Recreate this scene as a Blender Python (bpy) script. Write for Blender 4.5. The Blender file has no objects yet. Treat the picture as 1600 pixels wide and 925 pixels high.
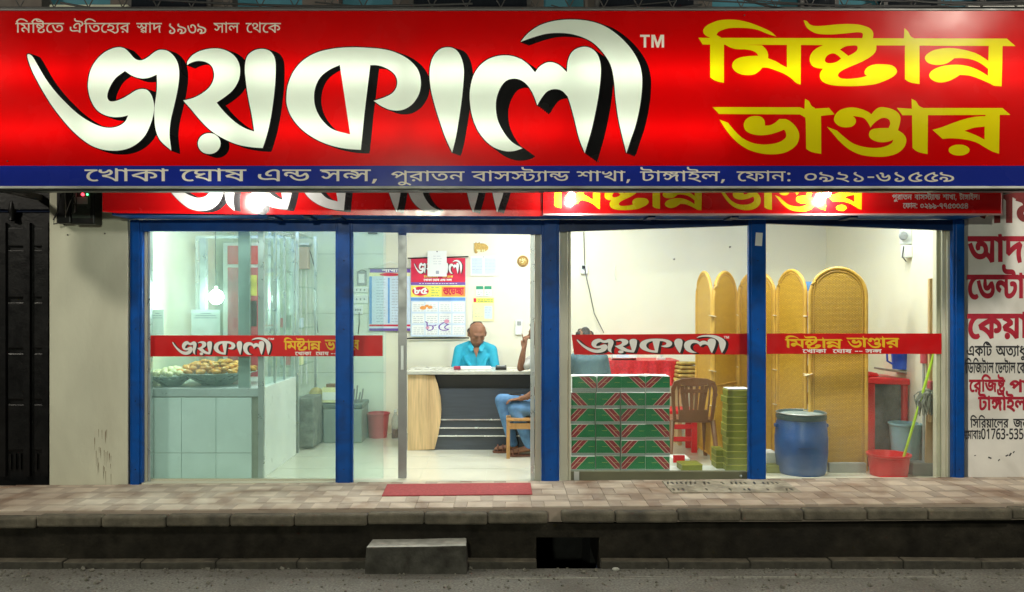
import bpy, bmesh, math, random
import numpy as np
from mathutils import Vector, Matrix
from mathutils.geometry import delaunay_2d_cdt
random.seed(7)
S = bpy.context.scene
COL = S.collection
R = math.radians

# ---------------------------------------------------------------- camera, world, light, exposure
EYE = 1.57; DIST = 7.0; FPX = 1246.0; CX = 790.0; CY = 475.0
cd = bpy.data.cameras.new('camera'); cam = bpy.data.objects.new('camera', cd); COL.objects.link(cam)
cam.location = (0, -DIST, EYE); cam.rotation_euler = (R(90), 0, 0)
cd.sensor_width = 36; cd.lens = FPX / 1600 * 36; cd.shift_x = 10 / 1600; cd.shift_y = 12.5 / 1600
cd.clip_start = 0.05; cd.clip_end = 500
S.camera = cam
w = bpy.data.worlds.new('World'); S.world = w; w.use_nodes = True
w.node_tree.nodes['Background'].inputs[0].default_value = (0.02, 0.026, 0.045, 1)
w.node_tree.nodes['Background'].inputs[1].default_value = 0.35
S.view_settings.view_transform = 'Standard'; S.view_settings.look = 'None'
S.view_settings.exposure = 0; S.view_settings.gamma = 1
S.cycles.max_bounces = 8; S.cycles.transparent_max_bounces = 16; S.cycles.diffuse_bounces = 5
S.cycles.sample_clamp_indirect = 6; S.cycles.caustics_reflective = False; S.cycles.caustics_refractive = False
P_STREET = 620.0      # street lamps over the road, the left one added
P_ACROSS = 3300.0      # lamp on the far side of the street
P_TUBE = 25.0          # emission of the room's ceiling tubes
P_SIGN = 12.0          # emission of the tubes inside the signboard
P_BULB = 22.0          # bulbs under the signboard
def point_lamp(name, loc, power, radius, color, parent=None):
    l = bpy.data.lights.new(name, 'POINT'); l.energy = power; l.shadow_soft_size = radius; l.color = color
    o = bpy.data.objects.new(name, l); COL.objects.link(o); o.location = loc
    if parent: o.parent = parent; o.location = Vector(loc) - wloc(parent)
    return o

# ---------------------------------------------------------------- coordinates: y is the depth behind the shopfront plane
def PX(px, y=0.0): return (px - CX) * (DIST + y) / FPX
def PZ(py, y=0.0): return EYE + (CY - py) * (DIST + y) / FPX

# ---------------------------------------------------------------- materials
def mat(name, col, rough=0.6, metal=0.0, var=0.12, scale=6.0, bump=0.0, bscale=40.0, dirt=None, dirt_amt=0.0, dirt_scale=2.0, spec=0.5, trans=0.0, stretch=(1, 1, 1), coat=0.0, world=False):
    m = bpy.data.materials.new(name); m.use_nodes = True
    nt = m.node_tree; b = nt.nodes['Principled BSDF']
    b.inputs['Roughness'].default_value = rough; b.inputs['Metallic'].default_value = metal
    b.inputs['Specular IOR Level'].default_value = spec; b.inputs['Coat Weight'].default_value = coat
    tc = nt.nodes.new('ShaderNodeTexCoord'); mp = nt.nodes.new('ShaderNodeMapping'); mp.inputs['Scale'].default_value = stretch
    if world: tc = nt.nodes.new('ShaderNodeNewGeometry')
    nt.links.new(tc.outputs['Position' if world else 'Object'], mp.inputs[0])
    def noise(sc, det=4, dist=0.0):
        n = nt.nodes.new('ShaderNodeTexNoise'); n.inputs['Scale'].default_value = sc; n.inputs['Detail'].default_value = det
        n.inputs['Distortion'].default_value = dist
        nt.links.new(mp.outputs[0], n.inputs['Vector']); return n.outputs[0]
    def mix(a, bcol, fac, mode='MIX'):
        x = nt.nodes.new('ShaderNodeMix'); x.data_type = 'RGBA'; x.blend_type = mode
        for k, v in ((6, a), (7, bcol)):
            if isinstance(v, tuple): x.inputs[k].default_value = v if len(v) == 4 else (*v, 1)
            else: nt.links.new(v, x.inputs[k])
        if isinstance(fac, (int, float)): x.inputs[0].default_value = fac
        else: nt.links.new(fac, x.inputs[0])
        return x.outputs[2]
    def ramp(v, lo, hi, a=0.0, bb=1.0):
        r = nt.nodes.new('ShaderNodeMapRange'); r.inputs[1].default_value = lo; r.inputs[2].default_value = hi
        r.inputs[3].default_value = a; r.inputs[4].default_value = bb; nt.links.new(v, r.inputs[0]); return r.outputs[0]
    c = tuple(col)
    dark = tuple(x * (1 - var) for x in c); lite = tuple(min(1, x * (1 + var)) for x in c)
    out = mix(dark, lite, ramp(noise(scale), 0.3, 0.7)) if var else None
    if dirt is not None:
        base = out if out is not None else c
        out = mix(base, tuple(dirt), ramp(noise(dirt_scale, 6, 0.6), 0.45, 0.75, 0, dirt_amt))
    if out is not None: nt.links.new(out, b.inputs['Base Color'])
    else: b.inputs['Base Color'].default_value = (*c, 1)
    if bump:
        bp = nt.nodes.new('ShaderNodeBump'); bp.inputs['Strength'].default_value = bump; bp.inputs['Distance'].default_value = 0.01
        nt.links.new(noise(bscale, 5), bp.inputs['Height']); nt.links.new(bp.outputs[0], b.inputs['Normal'])
    rr = ramp(noise(scale * 1.7), 0.3, 0.7, max(0.02, rough - 0.08), min(1, rough + 0.08)); nt.links.new(rr, b.inputs['Roughness'])
    m['_n'] = 1
    return m
def emis(name, col, st):
    m = bpy.data.materials.new(name); m.use_nodes = True; nt = m.node_tree
    b = nt.nodes['Principled BSDF']; b.inputs['Base Color'].default_value = (*[min(1, c) * 0.8 for c in col], 1)
    b.inputs['Emission Color'].default_value = (*col, 1); b.inputs['Emission Strength'].default_value = st
    return m
def glass(name, tint=(0.93, 0.98, 0.96), dust=0.03, dscale=1.5, dcol=(.75, .78, .74, 1), lo=0.45, hi=0.75, zfade=None, base=.006):
    m = bpy.data.materials.new(name); m.use_nodes = True; nt = m.node_tree; nt.nodes.remove(nt.nodes['Principled BSDF'])
    out = nt.nodes['Material Output']
    t = nt.nodes.new('ShaderNodeBsdfTransparent'); t.inputs[0].default_value = (*tint, 1)
    g = nt.nodes.new('ShaderNodeBsdfGlossy'); g.inputs['Roughness'].default_value = 0.02
    lw_ = nt.nodes.new('ShaderNodeLayerWeight'); lw_.inputs[0].default_value = .5
    pw_ = nt.nodes.new('ShaderNodeMath'); pw_.operation = 'POWER'; pw_.inputs[1].default_value = 5; nt.links.new(lw_.outputs['Facing'], pw_.inputs[0])
    fr = nt.nodes.new('ShaderNodeMapRange'); fr.inputs[3].default_value = .02; fr.inputs[4].default_value = .6; nt.links.new(pw_.outputs[0], fr.inputs[0])
    m1 = nt.nodes.new('ShaderNodeMixShader'); nt.links.new(fr.outputs[0], m1.inputs[0]); nt.links.new(t.outputs[0], m1.inputs[1]); nt.links.new(g.outputs[0], m1.inputs[2])
    d = nt.nodes.new('ShaderNodeBsdfDiffuse'); d.inputs[0].default_value = dcol
    dt = nt.nodes.new('ShaderNodeBsdfTranslucent'); dt.inputs[0].default_value = dcol
    md = nt.nodes.new('ShaderNodeMixShader'); nt.links.new(d.outputs[0], md.inputs[1]); nt.links.new(dt.outputs[0], md.inputs[2])
    tc = nt.nodes.new('ShaderNodeTexCoord'); n = nt.nodes.new('ShaderNodeTexNoise'); n.inputs['Scale'].default_value = dscale; n.inputs['Detail'].default_value = 5
    nt.links.new(tc.outputs['Object'], n.inputs['Vector'])
    r = nt.nodes.new('ShaderNodeMapRange'); r.inputs[1].default_value = lo; r.inputs[2].default_value = hi; r.inputs[3].default_value = base; r.inputs[4].default_value = dust
    nt.links.new(n.outputs[0], r.inputs[0]); fac = r.outputs[0]
    if zfade:
        sx = nt.nodes.new('ShaderNodeSeparateXYZ'); nt.links.new(tc.outputs['Object'], sx.inputs[0])
        q = nt.nodes.new('ShaderNodeMapRange'); q.inputs[1].default_value = zfade[0]; q.inputs[2].default_value = zfade[1]; q.inputs[3].default_value = 1; q.inputs[4].default_value = 0
        nt.links.new(sx.outputs[2], q.inputs[0])
        mu = nt.nodes.new('ShaderNodeMath'); mu.operation = 'MULTIPLY'; nt.links.new(fac, mu.inputs[0]); nt.links.new(q.outputs[0], mu.inputs[1]); fac = mu.outputs[0]
    m2 = nt.nodes.new('ShaderNodeMixShader'); nt.links.new(fac, m2.inputs[0]); nt.links.new(m1.outputs[0], m2.inputs[1]); nt.links.new(md.outputs[0], m2.inputs[2])
    nt.links.new(m2.outputs[0], out.inputs[0])
    return m
def flex(name, col, thru=0.6, rough=0.23, spec=0.17):
    """backlit sign sheet: lets the tubes behind it shine through, reflects a little in front"""
    m = bpy.data.materials.new(name); m.use_nodes = True; nt = m.node_tree; b = nt.nodes['Principled BSDF']; out = nt.nodes['Material Output']
    b.inputs['Base Color'].default_value = (*col, 1); b.inputs['Roughness'].default_value = rough; b.inputs['Specular IOR Level'].default_value = spec
    t = nt.nodes.new('ShaderNodeBsdfTranslucent'); t.inputs[0].default_value = (*col, 1)
    x = nt.nodes.new('ShaderNodeMixShader'); x.inputs[0].default_value = thru
    nt.links.new(b.outputs[0], x.inputs[1]); nt.links.new(t.outputs[0], x.inputs[2]); nt.links.new(x.outputs[0], out.inputs[0])
    tc = nt.nodes.new('ShaderNodeTexCoord'); n = nt.nodes.new('ShaderNodeTexNoise'); n.inputs['Scale'].default_value = 2.2; n.inputs['Detail'].default_value = 6
    nt.links.new(tc.outputs['Object'], n.inputs['Vector']); r = nt.nodes.new('ShaderNodeMapRange'); r.inputs[1].default_value = .3; r.inputs[2].default_value = .7
    r.inputs[3].default_value = rough - .06; r.inputs[4].default_value = rough + .1; nt.links.new(n.outputs[0], r.inputs[0]); nt.links.new(r.outputs[0], b.inputs['Roughness'])
    return m

# ---------------------------------------------------------------- mesh helpers
def wloc(o):
    v = Vector((0, 0, 0))
    while o: v += Vector(o.location); o = o.parent
    return v
class MB:
    def __init__(s): s.v = []; s.f = []; s.mi = []; s.m = 0
    def add(s, vs, fs):
        n = len(s.v); s.v += [Vector(v) for v in vs]; s.f += [[i + n for i in f] for f in fs]; s.mi += [s.m] * len(fs); return s
    def box(s, x0, x1, y0, y1, z0, z1):
        return s.add([(x0, y0, z0), (x1, y0, z0), (x1, y1, z0), (x0, y1, z0), (x0, y0, z1), (x1, y0, z1), (x1, y1, z1), (x0, y1, z1)],
                     [(0, 3, 2, 1), (4, 5, 6, 7), (0, 1, 5, 4), (1, 2, 6, 5), (2, 3, 7, 6), (3, 0, 4, 7)])
    def obox(s, c, size, rot=(0, 0, 0)):
        from mathutils import Euler
        M = Euler(rot).to_matrix(); h = Vector(size) / 2; c = Vector(c)
        vs = [c + M @ Vector((sx * h.x, sy * h.y, sz * h.z)) for sz in (-1, 1) for sx, sy in ((-1, -1), (1, -1), (1, 1), (-1, 1))]
        return s.add(vs, [(0, 3, 2, 1), (4, 5, 6, 7), (0, 1, 5, 4), (1, 2, 6, 5), (2, 3, 7, 6), (3, 0, 4, 7)])
    def tube(s, pts, r, n=8, cap=True):
        pts = [Vector(p) for p in pts]; rs = r if isinstance(r, (list, tuple)) else [r] * len(pts)
        rings = []
        for i, p in enumerate(pts):
            d = (pts[min(i + 1, len(pts) - 1)] - pts[max(i - 1, 0)]).normalized()
            u = d.cross(Vector((0.13, 0.21, 0.97) if abs(d.z) < 0.9 else (0.97, 0.2, 0.1))).normalized(); v = d.cross(u)
            rings.append([p + (u * math.cos(a) + v * math.sin(a)) * rs[i] for a in [2 * math.pi * k / n for k in range(n)]])
        vs = [v for rg in rings for v in rg]; fs = []
        for i in range(len(pts) - 1):
            for k in range(n):
                a = i * n + k; b = i * n + (k + 1) % n; fs.append((a, b, b + n, a + n))
        if cap: fs.append(tuple(range(n))[::-1]); fs.append(tuple(range((len(pts) - 1) * n, len(pts) * n)))
        return s.add(vs, fs)
    def lathe(s, prof, c=(0, 0, 0), n=24, axis='z'):
        c = Vector(c); vs = []; fs = []
        for r_, z in prof:
            for k in range(n):
                a = 2 * math.pi * k / n
                if axis == 'z': vs.append(c + Vector((r_ * math.cos(a), r_ * math.sin(a), z)))
                elif axis == 'y': vs.append(c + Vector((r_ * math.cos(a), z, r_ * math.sin(a))))
                else: vs.append(c + Vector((z, r_ * math.cos(a), r_ * math.sin(a))))
        for i in range(len(prof) - 1):
            for k in range(n):
                a = i * n + k; b = i * n + (k + 1) % n; fs.append((a, b, b + n, a + n) if axis != 'y' else (a, a + n, b + n, b))
        return s.add(vs, fs)
    def ball(s, c, r, n=10, m=7):
        r = r if isinstance(r, (tuple, list)) else (r, r, r); c = Vector(c); vs = [c + Vector((0, 0, -r[2]))]; fs = []
        for i in range(1, m):
            t = math.pi * i / m - math.pi / 2
            for k in range(n):
                a = 2 * math.pi * k / n; vs.append(c + Vector((r[0] * math.cos(t) * math.cos(a), r[1] * math.cos(t) * math.sin(a), r[2] * math.sin(t))))
        vs.append(c + Vector((0, 0, r[2])))
        for k in range(n): fs.append((0, 1 + (k + 1) % n, 1 + k))
        for i in range(m - 2):
            for k in range(n): a = 1 + i * n + k; b = 1 + i * n + (k + 1) % n; fs.append((a, b, b + n, a + n))
        t = 1 + (m - 2) * n
        for k in range(n): fs.append((t + k, t + (k + 1) % n, len(vs) - 1))
        return s.add(vs, fs)
    def prism(s, pts, z0, z1, f=lambda u, v, w: (u, w, v)):
        """pts (u,v) outline extruded in w from z0 to z1; default maps to x,z with depth y"""
        n = len(pts); vs = [f(u, v, z0) for u, v in pts] + [f(u, v, z1) for u, v in pts]
        return s.add(vs, [tuple(range(n)), tuple(range(n, 2 * n))[::-1]] + [(i, i + n, (i + 1) % n + n, (i + 1) % n) for i in range(n)])
    def build(s, name, m, parent=None, at=None, smooth=False, bevel=0.0, seg=2, recalc=True):
        off = wloc(parent) if parent else Vector(at or (0, 0, 0))
        if parent and at: off = Vector(at)
        me = bpy.data.meshes.new(name); me.from_pydata([tuple(v - off) for v in s.v], [], s.f)
        for mm in (m if isinstance(m, (list, tuple)) else [m]): me.materials.append(mm)
        if len(me.materials) > 1: me.polygons.foreach_set('material_index', s.mi)
        if recalc:
            bm = bmesh.new(); bm.from_mesh(me); bmesh.ops.recalc_face_normals(bm, faces=bm.faces); bm.to_mesh(me); bm.free()
        if smooth: me.polygons.foreach_set('use_smooth', [True] * len(me.polygons))
        me.update()
        o = bpy.data.objects.new(name, me); COL.objects.link(o)
        if parent: o.parent = parent; o.location = off - wloc(parent)
        else: o.location = off
        if bevel:
            b = o.modifiers.new('bevel', 'BEVEL'); b.width = bevel; b.segments = seg; b.limit_method = 'ANGLE'; b.angle_limit = R(40)
            b.harden_normals = False
        if smooth and smooth != 'all':
            try:
                md = bpy.context; me.set_sharp_from_angle(angle=R(42))
            except Exception: pass
        return o
def thing(name, label, cat, loc=(0, 0, 0), group=None, rotz=0):
    o = bpy.data.objects.new(name, None); COL.objects.link(o); o.location = loc; o.rotation_euler = (0, 0, rotz); o.empty_display_size = .1
    tag(o, label, cat, group); return o
def tag(o, label, cat, group=None):
    o['label'] = label; o['category'] = cat
    if group: o['group'] = group
    return o
def struct(o): o['kind'] = 'structure'; return o
def dup(o, loc=None, parent=None, label=None, rotz=None):
    c = o.copy(); COL.objects.link(c)
    if parent is not None: c.parent = parent
    if loc is not None: c.location = loc
    if rotz is not None: c.rotation_euler = (0, 0, rotz)
    if label: c['label'] = label
    for k in list(o.children): dup(k, parent=c)
    return c

# ---------------------------------------------------------------- lettering
def cr(pts, step=5):
    """closed outline: smooth between plain points, sharp at points flagged 'c'"""
    P = []
    for t in pts.split():
        c = t.endswith('c'); x, y = t.rstrip('c').split(','); P.append((float(x), float(y), c))
    n = len(P); out = []
    for i in range(n):
        a, b = P[i], P[(i + 1) % n]; out.append((a[0], a[1]))
        if a[2] and b[2]: continue
        p0 = P[i - 1] if not a[2] else (2 * a[0] - b[0], 2 * a[1] - b[1], 0)
        p3 = P[(i + 2) % n] if not b[2] else (2 * b[0] - a[0], 2 * b[1] - a[1], 0)
        L = math.hypot(b[0] - a[0], b[1] - a[1])
        # tangent lengths limited by the segment, which keeps tight turns round
        def tan(u, v, w):
            tx, ty = w[0] - u[0], w[1] - u[1]; l = math.hypot(tx, ty) or 1; return tx / l * L, ty / l * L
        m0 = tan(p0, a, b) if not a[2] else ((b[0] - a[0]), (b[1] - a[1])); m1 = tan(a, b, p3) if not b[2] else ((b[0] - a[0]), (b[1] - a[1]))
        for k in range(1, step):
            t = k / step; t2 = t * t; t3 = t2 * t
            h = (2 * t3 - 3 * t2 + 1, t3 - 2 * t2 + t, -2 * t3 + 3 * t2, t3 - t2)
            out.append((h[0] * a[0] + h[1] * m0[0] + h[2] * b[0] + h[3] * m1[0], h[0] * a[1] + h[1] * m0[1] + h[2] * b[1] + h[3] * m1[1]))
    return out
def area(c): return sum(c[i - 1][0] * c[i][1] - c[i][0] * c[i - 1][1] for i in range(len(c))) / 2
def orient(c, s): return c if area(c) * s > 0 else c[::-1]
def xf(c, sx, ox, sy, oy): return [(x * sx + ox, y * sy + oy) for x, y in c]
def oval(x, y, a, b, n=28): return [(x + a * math.cos(2 * math.pi * k / n), y + b * math.sin(2 * math.pi * k / n)) for k in range(n)]
def grow(c, d):
    n = len(c); s = 1 if area(c) > 0 else -1; out = []
    for i in range(n):
        a, b, e = c[i - 1], c[i], c[(i + 1) % n]; tx, ty = e[0] - a[0], e[1] - a[1]; l = math.hypot(tx, ty) or 1
        out.append((b[0] + ty / l * d, b[1] - tx / l * d))
    return out
# ---------------------------------------------------------------- letter shapes
GLY={'ivowelsign':'266|276,622 276,551 171,551 171,0 94,0 94,551 -10,551 -10,622 82,622 66,641q 33,683q 20,704 54,763q 132,860q 238,917q 313,917 366,917q 463,891q 557,842q 653,773q 705,731 663,677 594,733q 483,807q 382,844q 325,844 270,844q 189,806q 130,738q 106,693 114,678q 142,642q 160,622',
'evowelsign':'346|356,622 356,551 336,551 305,544q 233,497q 169,422q 128,322q 128,262 128,190q 171,105q 235,69q 267,69 292,69q 326,79q 348,92 383,31 357,11q 295,-5q 264,-5 201,-5q 104,61q 49,180q 49,260 49,342q 111,475q 216,567q 280,588 216,555 198,553q 156,551q 130,551 -10,551 -10,622',
'aivowelsign':'346|283,622 282,661q 247,699q 203,699 183,699 118,699q 47,717q 22,736 -5,756q -32,819q -32,859 -32,872q -29,897q -27,912 47,907 45,896q 43,879q 43,869 43,847q 52,813q 62,802 76,786q 128,771q 178,771 182,771 235,771q 297,755q 319,734 336,718q 354,663q 355,622|356,622 356,551 336,551 305,544q 233,497q 169,422q 128,322q 128,262 128,190q 171,105q 235,69q 267,69 292,69q 326,79q 348,92 383,31 357,11q 295,-5q 264,-5 201,-5q 104,61q 49,180q 49,260 49,342q 111,475q 216,567q 280,588 216,555 198,553q 156,551q 130,551 -10,551 -10,622',
'aavowelsign':'266|276,622 276,551 171,551 171,0 94,0 94,469 82,503q 35,551q -2,551 -10,551 -10,622 5,622 29,622q 81,591q 97,559 96,564q 94,600q 94,613 94,688 148,688 170,622',
'uvowelsign':'0|-286,-266 -313,-266q -377,-243q -422,-193q -422,-151 -422,-100q -344,-39q -274,-39 -212,-39q -97,-84q 22,-164q 89,-217 44,-271 -23,-215q -133,-141q -231,-103q -279,-103 -315,-103q -351,-131q -351,-153 -351,-181q -312,-204q -286,-204 -249,-204q -204,-173q -180,-127q -172,-78q -172,-59 -172,8 -95,8 -95,-45 -95,-73q -108,-148q -147,-219q -223,-266q',
'ma':'622|632,622 632,551 527,551 527,0 450,0 450,135 468,82 433,135q 362,225q 283,281q 236,281 199,281q 148,243q 148,205 148,172q 196,127q 243,111 218,34 164,53q 97,107q 66,172q 66,208 66,256q 113,320q 186,353q 223,353 283,353q 374,309q 443,235q 471,189 454,186 452,209q 450,256q 450,281 450,551 -10,551 -10,622|299,323 299,317q 298,305q 297,299 221,322 219,380q 183,450q 105,487q 38,494 51,566 97,553 145,549q 220,518q 272,462q 299,379q',
'ssatti':'831|536,616 636,616q 742,531q 742,453 742,406q 703,336q 636,290q 553,267q 509,267 454,267q 365,304q 312,379q 312,436 312,481q 350,548q 415,593q 495,616q|540,554 497,554q 428,526q 388,474q 388,436 388,390q 454,335q 514,335 555,335q 624,365q 666,420q 666,457 666,504q 602,554q|395,549 478,519q 630,426q 688,371 654,313 592,372q 434,469q 348,499|841,622 841,551 670,551 541,569 441,555 407,554q 338,551q 303,551 256,551 256,622|659,622 658,663q 615,695q 571,695 492,695 427,695q 356,713q 331,732 304,752q 277,815q 277,855 277,868q 280,891q 282,906 356,901 354,890q 352,874q 352,864 352,842q 361,808q 371,797 385,781q 438,764q 487,764 508,764 526,764q 572,760q 641,748q 693,734 710,718q 730,663q 731,622|567,-12 480,-12q 385,69q 385,139 385,176q 428,239q 506,292q 561,315 653,303 586,267q 501,214q 462,166q 462,136 462,105q 492,71q 542,59q 571,59 613,59q 674,82q 707,119q 707,139 707,155q 689,177q 669,190 718,246 758,223q 788,176q 788,147 788,105q 735,32q 637,-12q|276,622 276,551 171,551 171,0 94,0 94,551 -10,551 -10,622 82,622 66,641q 33,683q 20,704 54,763q 132,860q 238,917q 313,917 383,917q 503,873q 624,791q 693,734 653,688 601,729q 515,788q 439,827q 365,846q 325,846 270,846q 189,807q 130,738q 106,693 114,678q 142,642q 160,622',
'ta':'707|407,50 325,50q 183,131q 70,313q 29,466 105,486 140,362q 223,202q 332,126q 405,126 452,126q 516,149q 555,191q 573,246q 573,278 573,320q 541,389q 483,429q 444,429 404,429q 369,395q 369,367 369,357q 373,335q 378,321 301,306 295,325q 288,361q 288,380 288,419q 327,472q 396,500q 440,500 502,500q 596,443q 650,341q 650,274 650,211q 597,110q 489,50q|717,622 717,551 -10,551 -10,622',
'ai':'873|511,628 552,628q 607,611q 626,594 645,578q 667,531q 667,490 667,0 592,0 584,30q 554,68q 511,87q 481,87 445,87q 383,79q 316,70q 272,70 238,70q 160,85q 90,127q 46,210q 46,278 46,302q 54,355q 58,377 135,366 131,351q 124,309q 124,280 124,236q 150,182q 194,154q 248,144q 276,144 326,144q 409,161q 461,161 504,161q 568,136q 590,106 590,463 590,500q 580,532q 569,542 551,557q 514,557 478,557q 413,525q 362,475q 333,418q 333,393 333,383q 341,361q 367,345q 392,345 403,345q 423,347q 434,348 441,278 431,274q 398,270q 376,270 327,270q 254,330q 254,392 254,432q 295,515q 367,585q 460,628q|831,575 831,521q 783,444q 704,390q 657,370 657,449 681,460q 725,492q 753,540q 753,573 753,598q 736,635q 720,649 701,665q 640,686q 586,693 482,707 420,716q 342,756q 305,824q 305,875 305,884q 308,908q 309,917 383,913 382,906q 380,886q 380,878 380,858q 390,827q 400,814 411,802q 446,787q 474,783 605,765 649,759q 714,742q 762,718q 779,702 804,679q 831,614q',
'ha':'530|242,500 321,500q 418,447q 464,366q 464,325 464,243q 349,147q 236,141 246,152 291,139q 391,91q 493,28q 540,-10 494,-63 432,-17q 329,50q 229,100q 117,138q 46,154 61,223 96,213q 161,204q 207,204 278,204q 355,238q 385,292q 385,320 385,373q 307,430q 247,430 211,430q 167,416q 148,389q 148,370 148,362q 152,345q 154,338 81,323 76,338q 70,371q 70,384 70,421q 114,473q 191,500q|175,465 170,497q 120,546q 73,556 97,601 143,589 199,567q 250,511q 254,468|540,622 540,551 -10,551 -10,622',
'yapostform':'255|265,622 265,551 195,551 255,573 214,540q 172,487q 158,433q 158,395 158,362q 174,288q 191,209q 191,166 191,130q 175,63q 132,6q 53,-38q -10,-52 -31,17 33,32q 94,77q 113,135q 113,168 113,208q 97,284q 80,358q 80,393 80,431q 94,488q 128,541q 157,572 172,551 -10,551 -10,622',
'ra':'596|606,622 606,551 501,551 501,0 424,0 394,60q 289,161q 153,231q 76,243 37,339 133,397q 338,491q 447,524 424,482 424,551 -10,551 -10,622|424,474 445,446 369,421q 201,348q 130,304 184,292q 306,234q 410,146q 438,88 429,88 427,111q 424,157q 424,189|185,-6 160,-6q 125,26q 125,52 125,78q 160,112q 185,112 210,112q 245,78q 245,52 245,26q 210,-6q',
'sawa':'720|282,108 344,96q 442,48q 473,18 434,-23 400,3q 317,38q 271,48|495,303 426,303q 339,373q 312,437 324,439 317,407q 286,343q 235,300q 197,300 168,300q 117,321q 66,372q 37,417 98,453 127,404q 164,376q 186,376 210,376q 247,408q 269,484q 271,551 340,551 348,514q 374,449q 413,399q 466,371q 501,371 536,371q 573,408q 573,442 573,480q 532,549q 503,575 583,591 599,577q 630,532q 650,475q 650,442 650,372q 568,303q|730,622 730,551 -10,551 -10,622|620,369 620,0 543,0 510,40q 437,97q 350,136q 295,148 260,226 320,265q 465,339q 543,363|543,303 508,288q 433,250q 364,210q 336,193 342,202 408,183q 509,125q 546,88 545,105q 543,149q 543,162',
'da':'603|613,622 613,551 159,551 159,253 145,273 185,318q 287,396q 407,461q 475,486 540,422 521,387q 498,321q 487,249q 487,205 487,156q 503,66q 522,10 447,-7 429,51q 409,162q 409,222 409,263q 421,335q 442,392q 453,410 465,405 408,382q 300,316q 196,230q 141,175 82,215 82,551 -10,551 -10,622',
'one':'592|287,0 202,0q 123,73q 123,122 123,161q 173,227q 234,244 263,167 232,160q 205,138q 205,120 205,100q 246,75q 286,75 348,75q 416,135q 416,181 416,211q 392,258q 336,310q 287,344 225,388q 154,448q 125,499q 125,529 125,552q 152,607q 177,631 243,596 229,581q 211,551q 211,536 211,523q 219,499q 245,471q 296,432q 338,403 396,364q 464,298q 493,229q 493,182 493,126q 440,44q 347,0q',
'two':'592|127,539 127,561q 148,605q 170,631 233,596 221,583q 211,560q 211,549 211,535q 227,517q 272,504q 316,495 420,476q 500,397q 500,335 500,269q 389,175q 289,168 279,168q 259,172q 249,175 289,184 333,169q 423,122q 511,63q 553,28 507,-26 448,23q 347,90q 248,135q 136,169q 65,185 80,256 115,246q 187,233q 241,233 342,233q 421,287q 421,332 421,357q 398,392q 342,417q 290,427 232,439q 160,469q 127,511q',
'three':'592|553,295 553,223q 512,107q 421,39q 347,39 293,39q 199,76q 120,173q 54,350q 29,490 105,510 135,360q 201,188q 286,115q 342,115 393,115q 451,163q 475,244q 475,295 475,356q 441,452q 383,508q 347,508 321,508q 292,482q 292,458 292,442q 301,410q 311,390 231,369 219,394q 207,445q 207,467 207,509q 248,558q 309,579q 337,579 407,579q 503,502q 553,373q',
'four':'592|296,0 181,0q 62,94q 62,170 62,226q 142,307q 229,337 229,312 176,336q 107,379q 74,433q 74,471 74,511q 125,580q 221,622q 290,622 375,622q 475,579q 519,512q 519,476 519,434q 479,377q 411,337q 368,321 365,341 443,314q 530,239q 530,171 530,86q 409,0q|296,71 376,71q 450,127q 450,173 450,205q 405,252q 334,284q 296,292 220,273q 143,213q 143,169 143,128q 220,71q|297,363 332,372q 396,402q 438,445q 438,471 438,507q 364,551q 291,551 256,551q 193,533q 154,498q 154,471 154,434q 221,383q',
'five':'592|313,0 237,0q 117,58q 49,169q 49,248 49,328q 138,461q 302,576q 414,629 453,575 443,562q 434,534q 434,519 434,490q 481,455q 518,455 521,455q 529,455q 533,456 566,400 510,369q 432,313q 392,255q 392,221 392,193q 434,144q 492,144 502,144q 521,145q 528,146 561,61 511,32q 384,0q|320,71 352,71q 396,76q 436,85q 460,91 458,89 385,98q 316,170q 316,222 316,261q 351,328q 422,392q 475,426 473,401 438,405q 391,436q 367,482q 367,507 367,518q 371,538q 375,547 384,533 309,496q 195,405q 130,299q 130,238 130,176q 186,102q 273,71q',
'six':'592|347,39 295,39q 201,78q 119,171q 49,331q 21,452 96,475 117,376q 167,239q 226,154q 299,115q 342,115 407,115q 483,193q 483,271 483,315q 458,375q 449,391 489,392 472,348q 428,287q 373,257q 340,257 319,257q 284,269q 270,282 255,296q 235,346q 235,400 235,451 235,476q 225,504q 196,516q 166,517 175,593 216,592q 270,576q 286,560 300,545q 312,501q 312,471 312,379 312,354q 328,328q 348,328 364,328q 395,346q 427,393q 443,438 499,452 518,427q 544,364q 559,298q 559,268 559,203q 514,99q 420,39q',
'seven':'592|382,301 432,286 392,267q 307,248q 268,248 170,248q 70,335q 70,411 70,456q 108,532q 173,590q 254,622q 297,622 333,622q 393,604q 415,584 435,565q 459,511q 459,455 459,143 459,118q 469,90q 499,78q 528,77 520,0 467,2q 406,28q 382,81q 382,122|266,322 308,322q 370,339q 404,357 382,338 382,439 382,476q 375,517q 361,530 351,541q 320,551q 297,551 271,551q 219,529q 177,490q 151,437q 151,406 151,358q 214,322q',
'eight':'592|237,0 198,0q 147,22q 132,38 114,56q 91,110q 91,164 91,481 91,506q 81,534q 52,546q 22,547 31,624 69,623q 120,609q 136,595 153,580q 167,533q 167,501 167,355 198,366q 253,375q 269,375 280,375q 308,372q 318,370 347,363q 386,360q 408,360 446,360q 495,382q 514,418 586,383 573,350q 529,310q 473,292q 442,292 433,292q 410,294q 398,297 418,312 433,292q 448,241q 448,213 448,147q 391,51q 296,0q|238,71 271,71q 320,96q 353,137q 369,187q 369,212 369,249q 340,289q 297,304q 274,304 241,304q 190,292q 167,281 167,168 167,135q 177,100q 184,92 192,84q 215,71q',
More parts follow.
